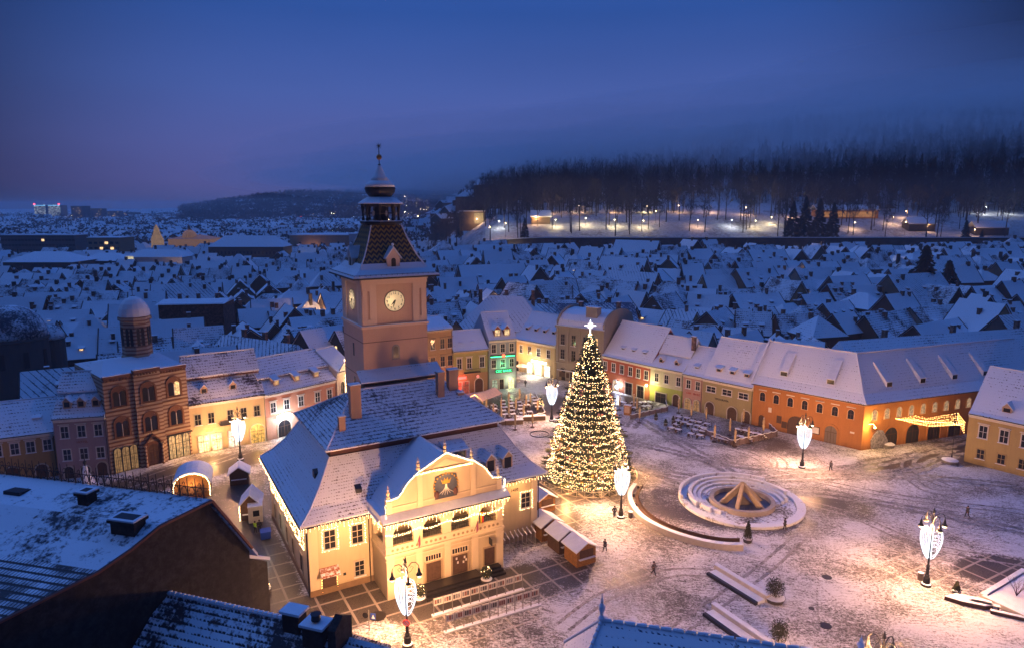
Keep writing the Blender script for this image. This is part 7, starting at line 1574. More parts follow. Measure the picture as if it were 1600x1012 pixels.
NIND = 290; words = ['first', 'second', 'third', 'fourth', 'fifth', 'sixth', 'seventh', 'eighth', 'ninth', 'tenth', 'eleventh', 'twelfth', 'thirteenth', 'fourteenth', 'fifteenth', 'sixteenth', 'seventeenth', 'eighteenth', 'nineteenth', 'twentieth', '21st', '22nd', '23rd', '24th', '25th', '26th', '27th', '28th', '29th', '30th', '31st', '32nd', '33rd', '34th', '35th', '36th', '37th', '38th', '39th', '40th', '41st', '42nd', '43rd', '44th', '45th', '46th', '47th', '48th', '49th', '50th']
indiv, rest = pool[:NIND], pool[NIND:]
cnt = {}
for h in sorted(indiv, key=lambda h: h['x']/h['y']): k = h['row']; cnt[k] = cnt.get(k, 0); h['n'] = cnt[k]; cnt[k] += 1
for i, h in enumerate(indiv):
    nd = 0; nc = rnd.choice([1, 1, 2, 2, 3]); near = h['y'] < 330
    z = terr(h['x'], h['y']); w, r = house_mesh(h)
    if near and not h['hip'] and h['L'] > 9 and rnd.random() < .7: nd = rnd.choice([1, 2, 2, 3])
    place = ('in the hillside village' if h['row'] == 90 else 'in the %s row behind the square' % words[min(h['row'], 49)]) if h['row'] != 99 else 'in the distant left of town'
    lab = '%s house, %s roof, %s from left %s' % (TWN[h['c']], TRN[h['t']]+(' hipped' if h['hip'] else ''), words[min(h['n'], 49)], place)
    T = thing('town_house', lab, 'house', (h['x'], h['y'], z), h['rz'], 'old town houses'); w.build('wall', TW[h['c']], T); r.build('roof', TR[h['t']], T); house_trim(h).build('eaves_board', DTRIM, T)
    L, Wd, hh, rs = h['L'], h['W'], h['h'], h['rise']
    for k in range(nc):
        cx, cy_ = rnd.uniform(-L*.42, L*.42), rnd.uniform(-Wd*.28, Wd*.28); zr = hh+rs*(1-abs(cy_)/(Wd/2)); zt = zr+rnd.uniform(.9, 2.0); s = rnd.uniform(.6, 1.0)
        if near: chimney(T, cx, cy_, zr-.6, zt, s*1.2, s, CHB)
        else: MB().box(cx-s*.6, cy_-s/2, zr-.6, cx+s*.6, cy_+s/2, zt).build('chimney', CHB, T)
    for k in range(nd):
        x = -L/2+L*(k+.6)/(nd+.2); y0 = -Wd/2+Wd*.5*.32; dormer(T, x, hh+rs*.32+.02, 1.2, .75, y0, 1.9, TW[h['c']], 'shed', LITW if rnd.random() < .14 else GLASS, SNOWM)
    if near:
        for sx in (-1, 1):
            if not h['hip'] and rnd.random() < .6: m = MB(); xx = sx*(L/2+.02); m.box(min(xx, xx+sx*.03), -.45, hh+.3, max(xx, xx+sx*.03), .45, hh+1.5); m.build('window', GLASS if rnd.random() < .85 else LITW, T)
        nw = int(L/2.6)
        for k in range(nw):
            if rnd.random() < .7: x = -L/2+L*(k+.5)/nw; MB().box(x-.45, -Wd/2-.04, hh-2.4, x+.45, -Wd/2-.005, hh-1.0).build('window', GLASS if rnd.random() < .82 else LITW, T)
me = bpy.data.meshes.new('distant_houses'); vs = []; fs = []; mi = []
for h in rest:
    w, r = house_mesh(h); c, s = cos(h['rz']), sin(h['rz']); z = terr(h['x'], h['y'])
    lit = MB()
    if rnd.random() < .45: xx = rnd.uniform(-h['L']*.4, h['L']*.4); lit.box(xx-.8, -h['W']/2-.3, 2.2, xx+.8, -h['W']/2-.05, 3.7)
    ch = MB(); xx = rnd.uniform(-h['L']*.4, h['L']*.4); ch.box(xx-.6, -.5, h['h'], xx+.6, .5, h['h']+h['rise']+1.5)
    for mb, k in ((w, h['c'] % 3), (r, 3 if h['t'] < 2 else 5), (lit, 4), (ch, 2), (house_trim(h) if h['row'] < 90 else MB(), 2)):
        o = len(vs); vs += [(h['x']+a*c-b*s, h['y']+a*s+b*c, z+q) for a, b, q in mb.v]; fs += [tuple(i+o for i in f) for f in mb.f]; mi += [k]*len(mb.f)
me.from_pydata(vs, [], fs)
for m in (TW[0], TW[1], TW[2], TR[0], M_emit('far_windows', (1, .62, .28), 5, False), TR[2]): me.materials.append(m)
me.polygons.foreach_set('material_index', mi); o = bpy.data.objects.new('distant_houses', me); sc.collection.objects.link(o); tag(o, kind='stuff')
# ================================================================ lamps in the streets beyond the square
def far_lamp_proto():
    m = MB(); m.tube([(0, 0, 0), (0, 0, 6)], .09, 4); return m
FPOST = far_lamp_proto()
def far_lamp(i, x, y, z, label, r=.3, col='w', power=0, h=6):
    T = thing('far_street_lamp', label, 'street lamp', (x, y, z), 0, 'lamps in the town beyond the square'); MB().tube([(0, 0, -.5), (0, 0, h)], .09, 4).build('post', IRON, T)
    MB().octa((0, 0, h), r).build('lantern', M_emit('far_lamp_'+col, {'w': (1, .62, .3), 'c': (.8, .88, 1), 'r': (1, .06, .08), 'y': (1, .8, .35)}[col], 70, False), T)
    if power: lamp('POINT', 'lamp_light', (0, 0, h-.6), power, {'w': (1, .55, .25), 'c': (.95, .9, .8), 'r': (1, .1, .1), 'y': (1, .72, .35)}[col], T, .3)
fl = random.Random(8)
for i in range(150):
    px_ = fl.uniform(0, 560) if i < 118 else fl.uniform(595, 705); py_ = fl.uniform(336, 372) if i < 118 else fl.uniform(308, 352)
    x, y, z = hit(px_, py_, 450); d = y/1067
    far_lamp(i, x, y, z, 'tiny glowing lamp in the far left of the town' if i < 118 else 'tiny glowing lamp in the village on the slope', d*fl.uniform(.5, 1.0), fl.choice('wwwwycwwr' if i < 118 else 'wwwy'), 0, 7+d*2)
for i, (a, b, pw, l) in enumerate(((240, 384, 9000, 'lamp glowing beside the floodlit church'), (497, 512, 900, 'lamp between roofs just left of the tower'), (157, 437, 900, 'lamp under a dark gable at the left'), (1495, 455, 900, 'lamp among roofs below the dark conifer'), (1255, 405, 2500, 'lamp between small houses under the right wall'), (735, 512, 700, 'lamp between roofs behind the green house'), (1325, 468, 700, 'lamp between roofs right of centre'), (1035, 512, 500, 'lamp behind the red house ridge'), (690, 425, 1500, 'lamp by the long pale hall right of the tower'), (645, 350, 9000, 'brightest lamp at the foot of the village'), (525, 385, 9000, 'lamp lighting the flat roof of the tan hall'))):
    x, y, z = hit(a, b+12, 150); far_lamp(i, x, y, z, l, .28 if y < 400 else .6, 'w', pw, 8)
for i in range(34):
    px_, py_ = fl.uniform(20, 1560), fl.uniform(392, 500); x, y = G(px_, py_, 5)
    if y < yb(x)+25 or (px_ > 520 and px_ < 700): continue
    far_lamp(i, x, y, terr(x, y), 'small warm lamp glowing in a lane between the old town roofs', .22, fl.choice('wwy'), 260, fl.uniform(6, 8.5))
# ================================================================ park, wall and woods
def wall_(a0, a1):
    T = thing('fortress_wall', 'long dark fortress wall running below the snowy park on the right', 'wall', (0, 0, 0)); m = MB(); s = MB(); n = 70
    for i in range(n):
        a, b = a0+(a1-a0)*i/n, a0+(a1-a0)*(i+1)/n; y = 393.5; za, zb = terr(a*403, 403)+1.2, terr(b*403, 403)+1.2
        m.prism([(a*y, y, 0), (b*y, y, 0), (b*y, y, zb), (a*y, y, za)], (0, 1.2, 0)); s.prism([(a*y, y-.1, za+.01), (b*y, y-.1, zb+.01), (b*y, y-.1, zb+.4), (a*y, y-.1, za+.4)], (0, 1.4, 0))
    m.build('wall', M_plain('old_wall_stone', (.07, .06, .055), .9, 0, .4, .3), T); s.build('snow_line', SNOWM, T)
wall_(-.06, .95)
def tree_meshes(seed, H=1.0, conifer=False):
    r = random.Random(seed); tr = MB(); cr = MB()
    if conifer:
        tr.tube([(0, 0, -1), (0, 0, 16)], [.3, .05], 5); z = 1.5
        while z < 17.5:
            rad = 3.9*(1-z/18)**.8+.3
            for k in range(12):
                a = r.random()*6.28; L = rad*r.uniform(.7, 1.15); c, s = cos(a), sin(a); w = .5
                cr.quad((0, 0, z+.5), (L*.6*c-w*s, L*.6*s+w*c, z-.1), (L*c, L*s, z-.5), (L*.6*c+w*s, L*.6*s-w*c, z-.1))
                cr.quad((L*.3*c, L*.3*s, z+.4), (L*.8*c-w*.6*s, L*.8*s+w*.6*c, z-.7), (L*c, L*s, z-.3))
            z += .55
        return tr, cr
    h = 20; tr.tube([(0, 0, -1.5), (r.uniform(-.4, .4), 0, h*.4), (r.uniform(-.8, .8), r.uniform(-.5, .5), h*.72), (r.uniform(-1, 1), 0, h*.95)], [.34, .26, .15, .04], 5)
    for k in range(20):
        z = h*r.uniform(.36, .92); a = r.random()*6.28; L = (h-z)*.42+1.6; c, s = cos(a), sin(a); p1 = (L*.5*c, L*.5*s, z+L*.45); p2 = (L*c, L*s, z+L*.95); cr.tube([(0, 0, z), p1, p2], [.09, .05, .02], 3)
        for j in range(9):
            q = r.uniform(.25, 1); b = tuple(p2[i]*q+(0, 0, z)[i]*(1-q) for i in range(3)); e = tuple(b[i]+r.uniform(-1.6, 1.6)+(0, 0, .9)[i] for i in range(3)); cr.tube([b, e], [.035, .01], 3)
            for _ in range(2): e2 = tuple(e[i]+r.uniform(-.9, .9)+(0, 0, .4)[i] for i in range(3)); cr.quad(b, e, e2) if r.random() < .12 else cr.tube([tuple((b[i]+e[i])/2 for i in range(3)), e2], [.02, .008], 3)
    return tr, cr
BARK = M_plain('winter_bark', (.030, .024, .022), .9, 0, .3, 1); TWIG = M_plain('frosted_twigs', (.060, .056, .060), .9, 0, .3, 2); NEED = M_plain('dark_conifer_needles', (.010, .018, .016), .9, 0, .4, 2)
def park():
    r = random.Random(21); protos = []
    for i in range(4):
        T = thing('bare_tree', 'bare leafless tree on the snowy park slope below the woods', 'tree', (0, 0, 0), 0, 'bare trees of the park slope'); a, b = tree_meshes(i); a.build('trunk', BARK, T); b.build('crown', TWIG, T); protos.append(T)
    for i in range(150):
        a = r.uniform(-.12, .82); y = r.uniform(408, 486); P = protos[i % 4]; x = a*y; z = terr(x, y)
        c = P if i < 4 else copy_tree(P); c.location = (x, y, z); c.rotation_euler = (0, 0, r.random()*6); q = r.uniform(.75, 1.2); c.scale = (q, q, q*r.uniform(.95, 1.15))
    C = thing('conifer_tree', 'c', 'tree', (0, 0, 0), 0, 'conifers in and below the park'); a, b = tree_meshes(9, conifer=True); a.build('trunk', BARK, C); b.build('crown', NEED, C)
    spots = [(1237, 372, 1.25, 'leftmost of the dark conifers clustered in the park'), (1256, 373, 1.4, 'second dark conifer of the cluster in the park'), (1278, 374, 1.35, 'third dark conifer of the cluster in the park'), (1300, 373, 1.2, 'rightmost of the dark conifers clustered in the park'),
             (820, 372, .7, 'small conifer by the wall left of the park'), (718, 372, .8, 'small conifer left of the hillside pavilion'), (1505, 400, 1.1, 'tall conifer near the right edge below the wall'), (1530, 405, .8, 'shorter conifer near the right edge below the wall')]
    for i, (px_, py_, q, l) in enumerate(spots):
        x, y, z = hit(px_, py_, 300); c = C if i == 0 else copy_tree(C); c.location = (x, y, z-.5); c['label'] = l; c.scale = (q*1.1, q*1.1, q)
    for i, (px_, py_, q, l) in enumerate(((1440, 470, 1.25, 'great dark spreading conifer among the roofs at the right, taller of the pair'), (1478, 468, 1.0, 'dark conifer right of the tallest one among the roofs at the right'), (1420, 462, .8, 'smaller dark conifer left of the tallest one among the roofs at the right'))):
        x, y = G(px_, py_, 8); y = y; c = copy_tree(C); c.location = (x, y, 0); c['label'] = l; c.scale = (q*1.7, q*1.7, q*1.25)
    # lamps along the paths
    pl = [(780, 358, 'c'), (838, 352, 'w'), (868, 356, 'y'), (915, 354, 'y'), (960, 356, 'y'), (1005, 358, 'y'), (1090, 357, 'w'), (1180, 358, 'y'), (1205, 352, 'y'), (1143, 356, 'c'), (1395, 352, 'w'), (1415, 342, 'w'), (1335, 360, 'w'), (1450, 362, 'w'), (1522, 372, 'w'),
          (860, 334, 'w'), (905, 333, 'w'), (960, 333, 'w'), (1010, 333, 'y'), (1060, 333, 'w'), (1110, 334, 'w'), (1165, 336, 'w'), (720, 352, 'w'), (745, 354, 'w'), (1540, 335, 'c'), (1578, 335, 'c'), (1240, 340, 'w')]
    for i, (a, b, c) in enumerate(pl):
        x, y, z = hit(a, b, 402); T = thing('park_lamp', 'lit lamp standing along the park paths under the woods', 'street lamp', (x, y, z), 0, 'lamps along the park paths'); MB().tube([(0, 0, -.5), (0, 0, 4.5)], .07, 4).build('post', IRON, T)
        MB().octa((0, 0, 4.7), .28).build('lantern', M_emit('park_lamp_'+c, {'w': (1, .68, .38), 'c': (.85, .9, 1), 'y': (1, .85, .45)}[c], 26, False), T); lamp('POINT', 'lamp_light', (0, 0, 4.1), {'w': 600, 'c': 600, 'y': 900}[c], {'w': (1, .55, .25), 'c': (.9, .9, .85), 'y': (1, .75, .38)}[c], T, .3)
    x, y, z = hit(746, 352, 402)
    T = thing('hillside_pavilion', 'small building lit from within at the left end of the park', 'building', (x-12, y, z)); MB().box(0, 0, -4, 17, 9, 9).build('wall', TW[1], T); MB().box(-.5, -.5, 9, 17.5, 9.5, 9.5).build('roof', SNOWM, T); MB().box(10, -.1, 1, 16.5, -.02, 8).build('lit_front', M_lit('pavilion_glow', (1, .72, .30), .5), T)
    x, y, z = hit(1310, 341, 402); T = thing('wooden_park_hall', 'low timber hall glowing orange in the middle of the park slope', 'building', (x-14, y, z)); MB().box(0, 0, -2, 40, 9, 5).build('wall', WOOD, T); MB().px([(-1, 4.8), (4.5, 8), (10, 4.8), (10, 5.3), (4.5, 8.6), (-1, 5.3)], -1, 41).build('roof', TR[2], T); MB().box(2, -.2, .5, 38, -.05, 4).build('lit_front', M_lit('orange_hall', (1, .42, .14), .45), T)
    for i, (a, b, w_, l) in enumerate(((845, 350, 12, 'small snowy roofed house in the park, left of the path lamps'), (1440, 362, 16, 'round tower-like snowy building on the park slope'), (1550, 368, 20, 'dark pavilion under snow at the right end of the park'))):
        x, y, z = hit(a, b, 402); T = thing('park_house', l, 'building', (x-w_/2, y, z)); MB().box(0, 0, -3, w_, 8, 4.5).build('wall', TW[2 if i else 1], T); MB().px([(-.6, 4.2), (4, 8), (8.6, 4.2), (8.6, 4.7), (4, 8.5), (-.6, 4.7)], -.6, w_+.6).build('roof', TR[0], T)
    # the wood above the park: one mass
    w = MB(); r = random.Random(4); 
    def clump(x, y, z, H, con):
        if con:
            for k in range(9):
                zz = z+H*(.15+.8*k/9); q = H*.20*(1-k/9.5); a = r.random()*6.28
                for j in range(3): b = a+j*2.1; w.quad((x, y, zz+H*.12), (x+q*cos(b), y+q*sin(b), zz), (x+q*cos(b+1), y+q*sin(b+1), zz-.3))
            return
        w.quad((x-.22, y, z-1), (x+.22, y, z-1), (x+.08, y, z+H*.8), (x-.08, y, z+H*.8)); w.quad((x, y-.22, z-1), (x, y+.22, z-1), (x, y+.08, z+H*.8), (x, y-.08, z+H*.8))
        for k in range(34):
            a = r.random()*6.28; t = r.uniform(.30, .9); zz = z+H*t; L = (1-t)*H*.35+1.6; b = a; ux, uy = cos(b)*L*r.uniform(.6, 1), sin(b)*L*r.uniform(.6, 1)
            px_, py_ = x+ux*.15*r.random(), y+uy*.15*r.random(); wd = .13; w.quad((px_-wd, py_, zz), (px_+wd, py_, zz), (x+ux, y+uy, zz+L*r.uniform(.5, 1.0)))
            if k % 2: w.quad((x+ux*.5, y+uy*.5, zz+L*.3), (x+ux*.5+.15, y+uy*.5, zz+L*.3+.1), (x+ux*1.1+r.uniform(-1, 1), y+uy*1.1, zz+L*.8+r.uniform(-.5, 1.2)))
    n = 0
    for i in range(9000):
        a = r.uniform(-.30, .92); y = 470*math.exp(r.random()**1.15*.72); x = a*y
        if a < -.05 and y < 480+(-.05-a)*2100: continue
        if y > 940 or sin(x*.021+2*sin(y*.011))*sin(y*.027+x*.006) > .62: continue
        clump(x, y, terr(x, y), r.uniform(11, 27)*(.72 if a < -.08 else 1), r.random() < (.30 if sin(x*.03+y*.02) > .7 else .05)); n += 1
    def far_crown(x, y, z, H):                        # distant tree: a loose dark ball of slivers
        for k in range(16):
            a = r.random()*6.28; q = H*.28*r.uniform(.4, 1); zz = z+H*r.uniform(.15, .95); e = H*.16; w.quad((x+q*cos(a), y+q*sin(a), zz), (x+q*cos(a)+r.uniform(-e, e), y+q*sin(a), zz+r.uniform(-e, e)), (x+q*cos(a)+r.uniform(-e, e), y+q*sin(a)+e, zz+r.uniform(-e, e)))
    for i in range(3800):
        a = r.uniform(-.48, -.02); y = r.uniform(1350, 2500); x = a*y; far_crown(x, y, terr(x, y), r.uniform(20, 34))
    for i in range(2600):
        y = 560*math.exp(r.random()*1.2); a = r.uniform(-.80, -.10); x = a*y
        if a > -.25 and y > 900 and r.random() < .5: continue
        far_crown(x, y, terr(x, y), r.uniform(9, 17)*(1+y/3000))
    tag(w.build('woodland', M_plain('winter_wood', (.026, .028, .036), .95, 0, .3, .05)), kind='stuff')
    s = MB(); r = random.Random(14)
    for i in range(2600):
        a = r.uniform(-.02, .92); y = r.uniform(383, 393); x = a*y; z = terr(x, y)
        for k in range(5): b = r.random()*6.28; q = r.uniform(1, 3); s.quad((x, y, z-.3), (x+q*cos(b), y+q*sin(b), z+r.uniform(1, 4.5)), (x+q*cos(b+.5), y+q*sin(b+.5), z+r.uniform(1, 4.5)))
    tag(s.build('undergrowth', M_plain('dark_undergrowth', (.016, .018, .018), .95, 0, .3, .2)), kind='stuff')
park()
# ================================================================ roofs in the foreground
def near_roofs():
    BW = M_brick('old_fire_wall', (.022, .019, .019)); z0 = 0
    # great roof at lower left. gable plane runs along d from the apex P; ridge goes along r
    P = (-23.0, 48.7); d = (.6, .8); rr = (-.97, .243); Z = 20.
    T = thing('great_brick_house', 'big dark house with bare brick gable and broad snowy roof at lower left', 'house', (P[0], P[1], 0))
    prof = [(3.4, 14.2), (3.0, 14.9), (0, Z), (-4, 19.5), (-6, 18.6), (-8.2, 17.9), (-14, 17.2), (-22, 12.0)]
    def pt(s, z, u, off=0): return (d[0]*s+rr[0]*u, d[1]*s+rr[1]*u, z+off)
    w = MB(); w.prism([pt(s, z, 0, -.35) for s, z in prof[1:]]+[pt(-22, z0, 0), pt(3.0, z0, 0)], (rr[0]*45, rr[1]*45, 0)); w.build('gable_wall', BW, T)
    def sheet(a, b, name, mt, th=.28, u0=-.25):
        m = MB(); m.v = [pt(*a, u0), pt(*b, u0), pt(*b, 45), pt(*a, 45)]; m.v += [(x, y, z-th) for x, y, z in m.v]; m.f = [(0, 3, 2, 1), (4, 5, 6, 7), (0, 1, 5, 4), (1, 2, 6, 5), (2, 3, 7, 6), (3, 0, 4, 7)]; return m.build(name, mt, T)
    N1 = M_roof('near_metal_snow', (.02, .035, .055), .42, .7, 'plain', .3, .22); 
    m = NT('near_ribbed_tiles'); o = m.tc.outputs["Object"]; q = m.mapping((1, 1, 1), (0, 0, -math.atan2(rr[1], rr[0]))); sp = m.n("ShaderNodeSeparateXYZ", {0: q})
    fr = m.math('FRACT', m.math('DIVIDE', sp.outputs[1], .62)); rib = m.mapr(m.math('ABSOLUTE', m.math('SUBTRACT', fr, .5)), .30, .48, 0, 1); n1 = m.noise(o, .35, 5, .6); n2 = m.noise(o, 6, 4, .7)
    col = m.math('FRACT', m.math('DIVIDE', sp.outputs[0], .28)); cd = m.mapr(m.math('ABSOLUTE', m.math('SUBTRACT', col, .5)), .30, .5, 0, .35)
    v = m.math('SUBTRACT', m.math('ADD', .42, m.math('MULTIPLY', m.math('SUBTRACT', n1, .5), 1.6)), m.math('ADD', m.math('MULTIPLY', rib, .75), m.math('ADD', cd, m.math('MULTIPLY', n2, .3)))); f = m.mapr(v, 0, .35, 0, 1)
    m.set("Base Color", m.mix(f, (.03, .03, .035), SNOW)); m.set("Roughness", .7); m.bump(m.math('SUBTRACT', f, rib), .08, .7); RIB = m.m
    sheet((3.5, 14.2), (0, Z+.1), 'rear_roof_slope', N1)
    sheet((0, Z+.1), (-4, 19.6), 'upper_roof_slope', N1); sheet((-4, 19.6), (-6, 18.7), 'upper_roof_slope', N1); sheet((-6, 18.7), (-8.2, 18.0), 'roof_slope', N1); sheet((-8.2, 18.0), (-14, 17.3), 'tiled_roof_slope', RIB); sheet((-14, 17.3), (-22.4, 12), 'tiled_roof_slope', RIB)
    m = MB(); 
    for a, b in zip(prof[1:-1], prof[2:]): m.tube([pt(a[0], a[1]-.05, -.3), pt(b[0], b[1]-.05, -.3)], .13, 5)
    m.build('verge_board', M_plain('rust_verge', (.16, .05, .035)), T)
    # iron cresting on the ridge
    m = MB()
    for k in range(62):
        u = .4+k*.7; a = pt(0, Z+.1, u); m.tube([a, (a[0], a[1], a[2]+1.5), ], [.07, .03], 4)
        c = [(a[0]+rr[0]*(.33+.22*cos(t)), a[1]+rr[1]*(.33+.22*cos(t)), a[2]+.45+.34*sin(t)) for t in [i*.7 for i in range(9)]]; m.tube(c, .04, 3)
        c = [(a[0]+rr[0]*(.33+.11*cos(t)), a[1]+rr[1]*(.33+.11*cos(t)), a[2]+.95+.2*sin(t)) for t in [i*.8 for i in range(8)]]; m.tube(c, .032, 3)
    m.tube([pt(0, Z+.18, 0), pt(0, Z+.18, 44)], .03, 4); m.tube([pt(0, Z+.9, 0), pt(0, Z+.9, 44)], .035, 4); m.build('ridge_cresting', IRON, T)
    for (s, u, w_, h_, dd) in ((-2.4, 8.0, .9, 1.0, .9), (-4.6, 1.6, 2.0, .9, 1.1)):
        p = pt(s, 0, u); zc = interp(s, sorted(prof)); o = thing('c', None, None); bpy.data.objects.remove(o); a = math.atan2(rr[1], rr[0])
        m = MB(); m.box(-w_/2, -dd/2, -.8, w_/2, dd/2, h_-.2); m.box(-w_/2-.15, -dd/2-.15, h_-.2, w_/2+.15, dd/2+.15, h_); c = m.build('chimney', BW, T); c.location = (p[0], p[1], zc); c.rotation_euler = (0, 0, a)
        m = MB(); m.box(-w_/2-.12, -dd/2-.12, h_+.002, w_/2+.12, dd/2+.12, h_+.12); m.build('snow_cap', SNOWM, c)
        m = MB(); m.box(-w_/2+.15, -dd/2+.15, h_+.121, w_/2-.15, dd/2-.15, h_+.14); m.build('flue_opening', DARKMETAL, c)
    p = pt(-2.2, 19.8, 15); m = MB(); m.box(-.8, -.5, -.3, .8, .5, .18); c = m.build('skylight', DARKMETAL, T); c.location = p; c.rotation_euler = (.1, 0, math.atan2(rr[1], rr[0]))
    # small rear dormer roof past the gable
    m = MB(); b = pt(3.5, 13.2, 1.0); m.prism([(b[0], b[1], 13.6), (b[0]+1.4, b[1]+1.8, 12.4), (b[0]-3.4, b[1]+3.0, 12.4), (b[0]-5, b[1]+1.0, 13.6)], (0, 0, .3)); m.build('rear_lean_to', SNOWM, T)
    m = MB(); m.prism([(b[0]+.1, b[1], 13.6), (b[0]+1.2, b[1]+1.6, 12.4), (b[0]-3.4, b[1]+3.0, 12.4), (b[0]-4.8, b[1]+1.0, 13.6)], (0, 0, -13.4)); m.build('rear_wall', BW, T)
    # turret with a pointed snowy cap behind the ridge
    x, y = G(138, 775, 10); T = thing('onion_turret', 'small turret with a pointed snowy metal cap rising behind the ridge cresting', 'turret', (x, y, 0)); MB().lathe([(2.2, 0), (2.2, 9.5)], 12).build('wall', TW[5], T)
    MB().lathe([(2.9, 9.4), (2.3, 10.2), (1.3, 11.0), (.7, 11.8), (.35, 12.8), (.18, 13.6)], 14).build('pointed_cap', M_roof('turret_cap', (.06, .10, .13), .6, .4, 'seam', .5), T); MB().tube([(0, 0, 13.5), (0, 0, 15.4)], [.08, .02], 5).ball((0, 0, 14.0), .2).build('finial', IRON, T)
    # roof along the bottom, left of centre
    TL = M_roof('near_pantiles', (.02, .025, .035), .34, .30, 'tile', .75, .35)
    A, B = G(262, 926, 14), G(527, 984, 14); a = math.atan2(B[1]-A[1], B[0]-A[0]); L = math.dist(A, B)
    T = thing('tiled_roof_house', 'house under a dark tiled roof dusted with snow at the bottom left of centre', 'house', (A[0], A[1], 0), a)
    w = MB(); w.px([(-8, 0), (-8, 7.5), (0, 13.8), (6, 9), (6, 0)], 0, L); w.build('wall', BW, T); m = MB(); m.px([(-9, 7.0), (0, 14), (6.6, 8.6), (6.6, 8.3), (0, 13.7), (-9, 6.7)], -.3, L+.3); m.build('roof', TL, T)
    m = MB()
    for k in range(int(L/.4)): m.tube([(k*.4, 0, 14.04), (k*.4+.36, 0, 14.08)], [.15, .19], 6)
    m.build('ridge_tile_row', M_roof('snowy_caps_near', (.06, .05, .06), .7, .4, 'plain', .2), T)
    def stack(x, y, z1, w_=1.3, d_=.9):
        c = MB(); c.box(x-w_/2, y-d_/2, 11.8, x+w_/2, y+d_/2, z1); c = c.build('chimney', BW, T); q = MB(); q.box(x-w_/2-.15, y-d_/2-.15, z1+.002, x+w_/2+.15, y+d_/2+.15, z1+.18); q.build('snow_cap', SNOWM, c); return c
    stack(L-3.2, -.2, 14.9); c = stack(L-1.2, -.6, 14.6, 1.5, 1.1); MB().lathe([(.32, 14.9), (.28, 15.3), (.36, 15.35)], 10, (L-1.2, -.6)).build('chimney_pot', IRON, c)
    m = MB(); m.px([(-1.0, 13), (-1.0, 14.6), (0, 15.2), (1, 14.6), (1, 13)], L-.1, L+.5); m.build('parapet', BW, T)
    A, B = G(527, 990, 13.2), G(640, 1020, 13.2); a = math.atan2(B[1]-A[1], B[0]-A[0]); L2 = math.dist(A, B)+3
    T = thing('lower_tiled_roof', 'lower snow dusted roof cut by the bottom edge below the nearest lamp', 'house', (A[0]+.5, A[1]-.15, 0), a); MB().px([(-6, 0), (-6, 8), (0, 13), (4, 9.5), (4, 0)], 0, L2).build('wall', BW, T); MB().px([(-7, 7.6), (0, 13.2), (4.6, 9.2), (4.6, 8.9), (0, 12.9), (-7, 7.3)], -.2, L2+.3).build('roof', TL, T)
    # hipped seamed roof bottom centre right
    a0 = G(940, 968, 15); T = thing('blue_hipped_roof_house', 'house under a ribbed blue snowy hipped roof with a finial at the bottom edge', 'house', (a0[0], a0[1], 0), R(-14))
    RB = M_roof('rib_snow_near', (.02, .08, .16), .74, .36, 'tile', .5, .2)
    m = MB(); m.v = [(-3.0, -9, 8.5), (26, -9, 8.5), (26, 5, 10.5), (-3.0, 3.5, 10.5), (0, 0, 15), (20, 0, 15)]; m.f = [(0, 1, 5, 4), (1, 2, 5), (2, 3, 4, 5), (3, 0, 4), (3, 2, 1, 0)]; m.build('roof', RB, T)
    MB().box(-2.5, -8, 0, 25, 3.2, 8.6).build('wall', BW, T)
    m = MB()
    for a, b in (((0, 0, 15.05), (20, 0, 15.05)), ((0, 0, 15.05), (-3, -9, 8.55)), ((0, 0, 15.05), (-3, 3.5, 10.55))):
        n = 26; 
        for k in range(n): t, t2 = k/n, (k+.85)/n; m.tube([tuple(a[i]+(b[i]-a[i])*t for i in range(3)), tuple(a[i]+(b[i]-a[i])*t2 for i in range(3))], [.10, .14], 6)
    m.build('hip_ridge_tiles', M_roof('blue_caps', (.03, .05, .08), .6, .4, 'plain', .2), T)
    def fin(x, y, z, T, h=1.6): m = MB(); m.lathe([(.22, z), (.24, z+.1*h), (.09, z+.2*h), (.15, z+.32*h), (.24, z+.45*h), (.22, z+.55*h), (.08, z+.66*h), (.12, z+.74*h), (.03, z+.85*h), (.015, z+h*1.05)], 10, (x, y)); m.build('finial', M_roof('finial_snow', (.02, .03, .05), .45, .4, 'plain', .2), T)
    fin(0, 0, 15, T, 1.9)
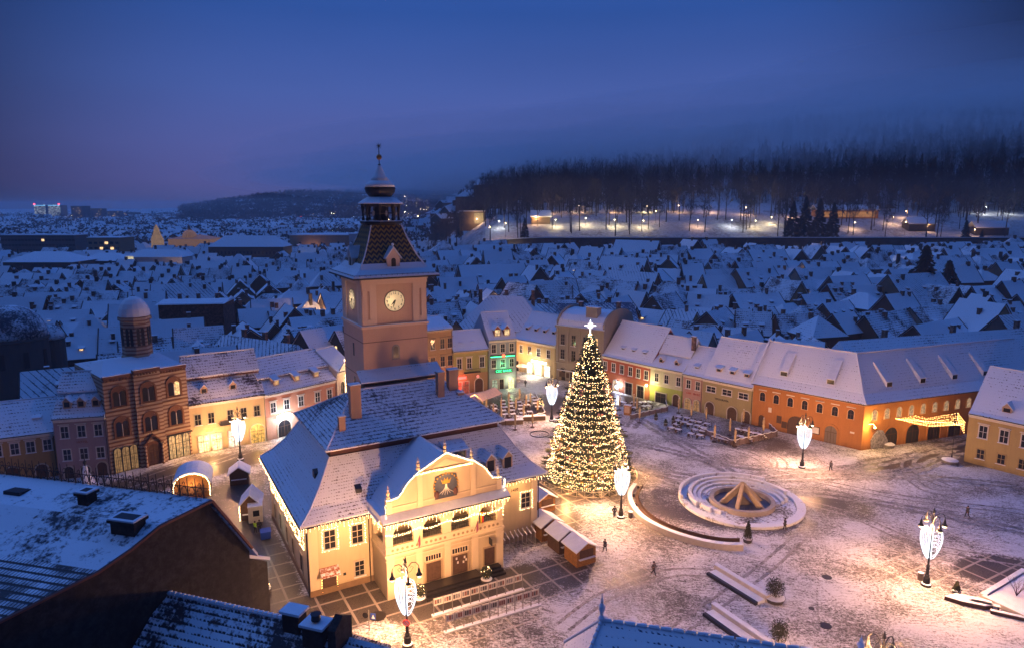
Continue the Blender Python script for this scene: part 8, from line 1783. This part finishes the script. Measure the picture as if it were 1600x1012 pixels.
    for x in (8.4, 9.6, 11.2):
        if x == 9.6: m = MB(); m.py([(x+1.0*cos(pi*i/10), 13.6+1.25*sin(pi*i/10)) for i in range(11)], -2.6, .2); o = m.build('arched_dormer', RB, T); m = MB(); m.py([(x+.7*cos(pi*i/10), 13.62+.9*sin(pi*i/10)) for i in range(11)], -2.65, -2.601); m.build('dormer_window', GLASS, o)
        else: fin(x, -.6, 14.3, T, 1.0)
    b0 = G(1344, 1018, 13.6); T = thing('roof_finial', 'lone blue knobbed finial poking up at the bottom edge beside the lamp arms', 'finial', (b0[0], b0[1], 0)); MB().lathe([(2.2, 11.0), (.2, 13.6)], 4).build('roof_tip', RB, T); fin(0, 0, 13.5, T, 1.3); MB().box(-1.3, -1.3, 0, 1.3, 1.3, 11.2).build('wall', BW, T)
near_roofs()
# ================================================================ air
def build_haze():
    m = bpy.data.materials.new('cold_haze'); m.use_nodes = True; t = m.node_tree; t.nodes.clear(); o = t.nodes.new("ShaderNodeOutputMaterial"); v = t.nodes.new("ShaderNodeVolumePrincipled")
    v.inputs["Color"].default_value = (.86, .88, .95, 1); v.inputs["Density"].default_value = HAZE; v.inputs["Anisotropy"].default_value = .1
    t.links.new(v.outputs[0], o.inputs["Volume"])
    b = MB().box(-4200, -70, -6, 4200, 4300, 58).build('haze', m); tag(b, kind='stuff')
    # low cloud resting on the crest of the wooded hill: rounded banks, thinning out at every edge
    banks = [(-60, 840, 72, 240, 210, 15), (130, 790, 86, 350, 260, 25), (420, 800, 108, 400, 260, 30), (720, 810, 142, 430, 280, 42)]
    for (x, y, z, rx, ry, rz, d) in [(x, y, z+rz*o, rx*q, ry*q, rz*k, d) for (x, y, z, rx, ry, rz) in banks for (q, k, o, d) in ((1.25, 1.9, .1, .0011), (1.05, 1.25, 0, .0024), (.8, .85, -.05, .005))]:
        c = m.copy(); c.name = 'low_cloud_air'; c.node_tree.nodes['Principled Volume'].inputs['Density'].default_value = d; c.node_tree.nodes['Principled Volume'].inputs['Color'].default_value = (.985, .985, 1, 1)
        b = MB(); n = 24; k = 14
        b.lathe([(max(sin(pi*q/k), .002), -cos(pi*q/k)) for q in range(k+1)], n); b.v = [(x+a*rx, y+e*ry, z+f*rz) for a, e, f in b.v]; tag(b.build('low_cloud', c), kind='stuff')
build_haze()
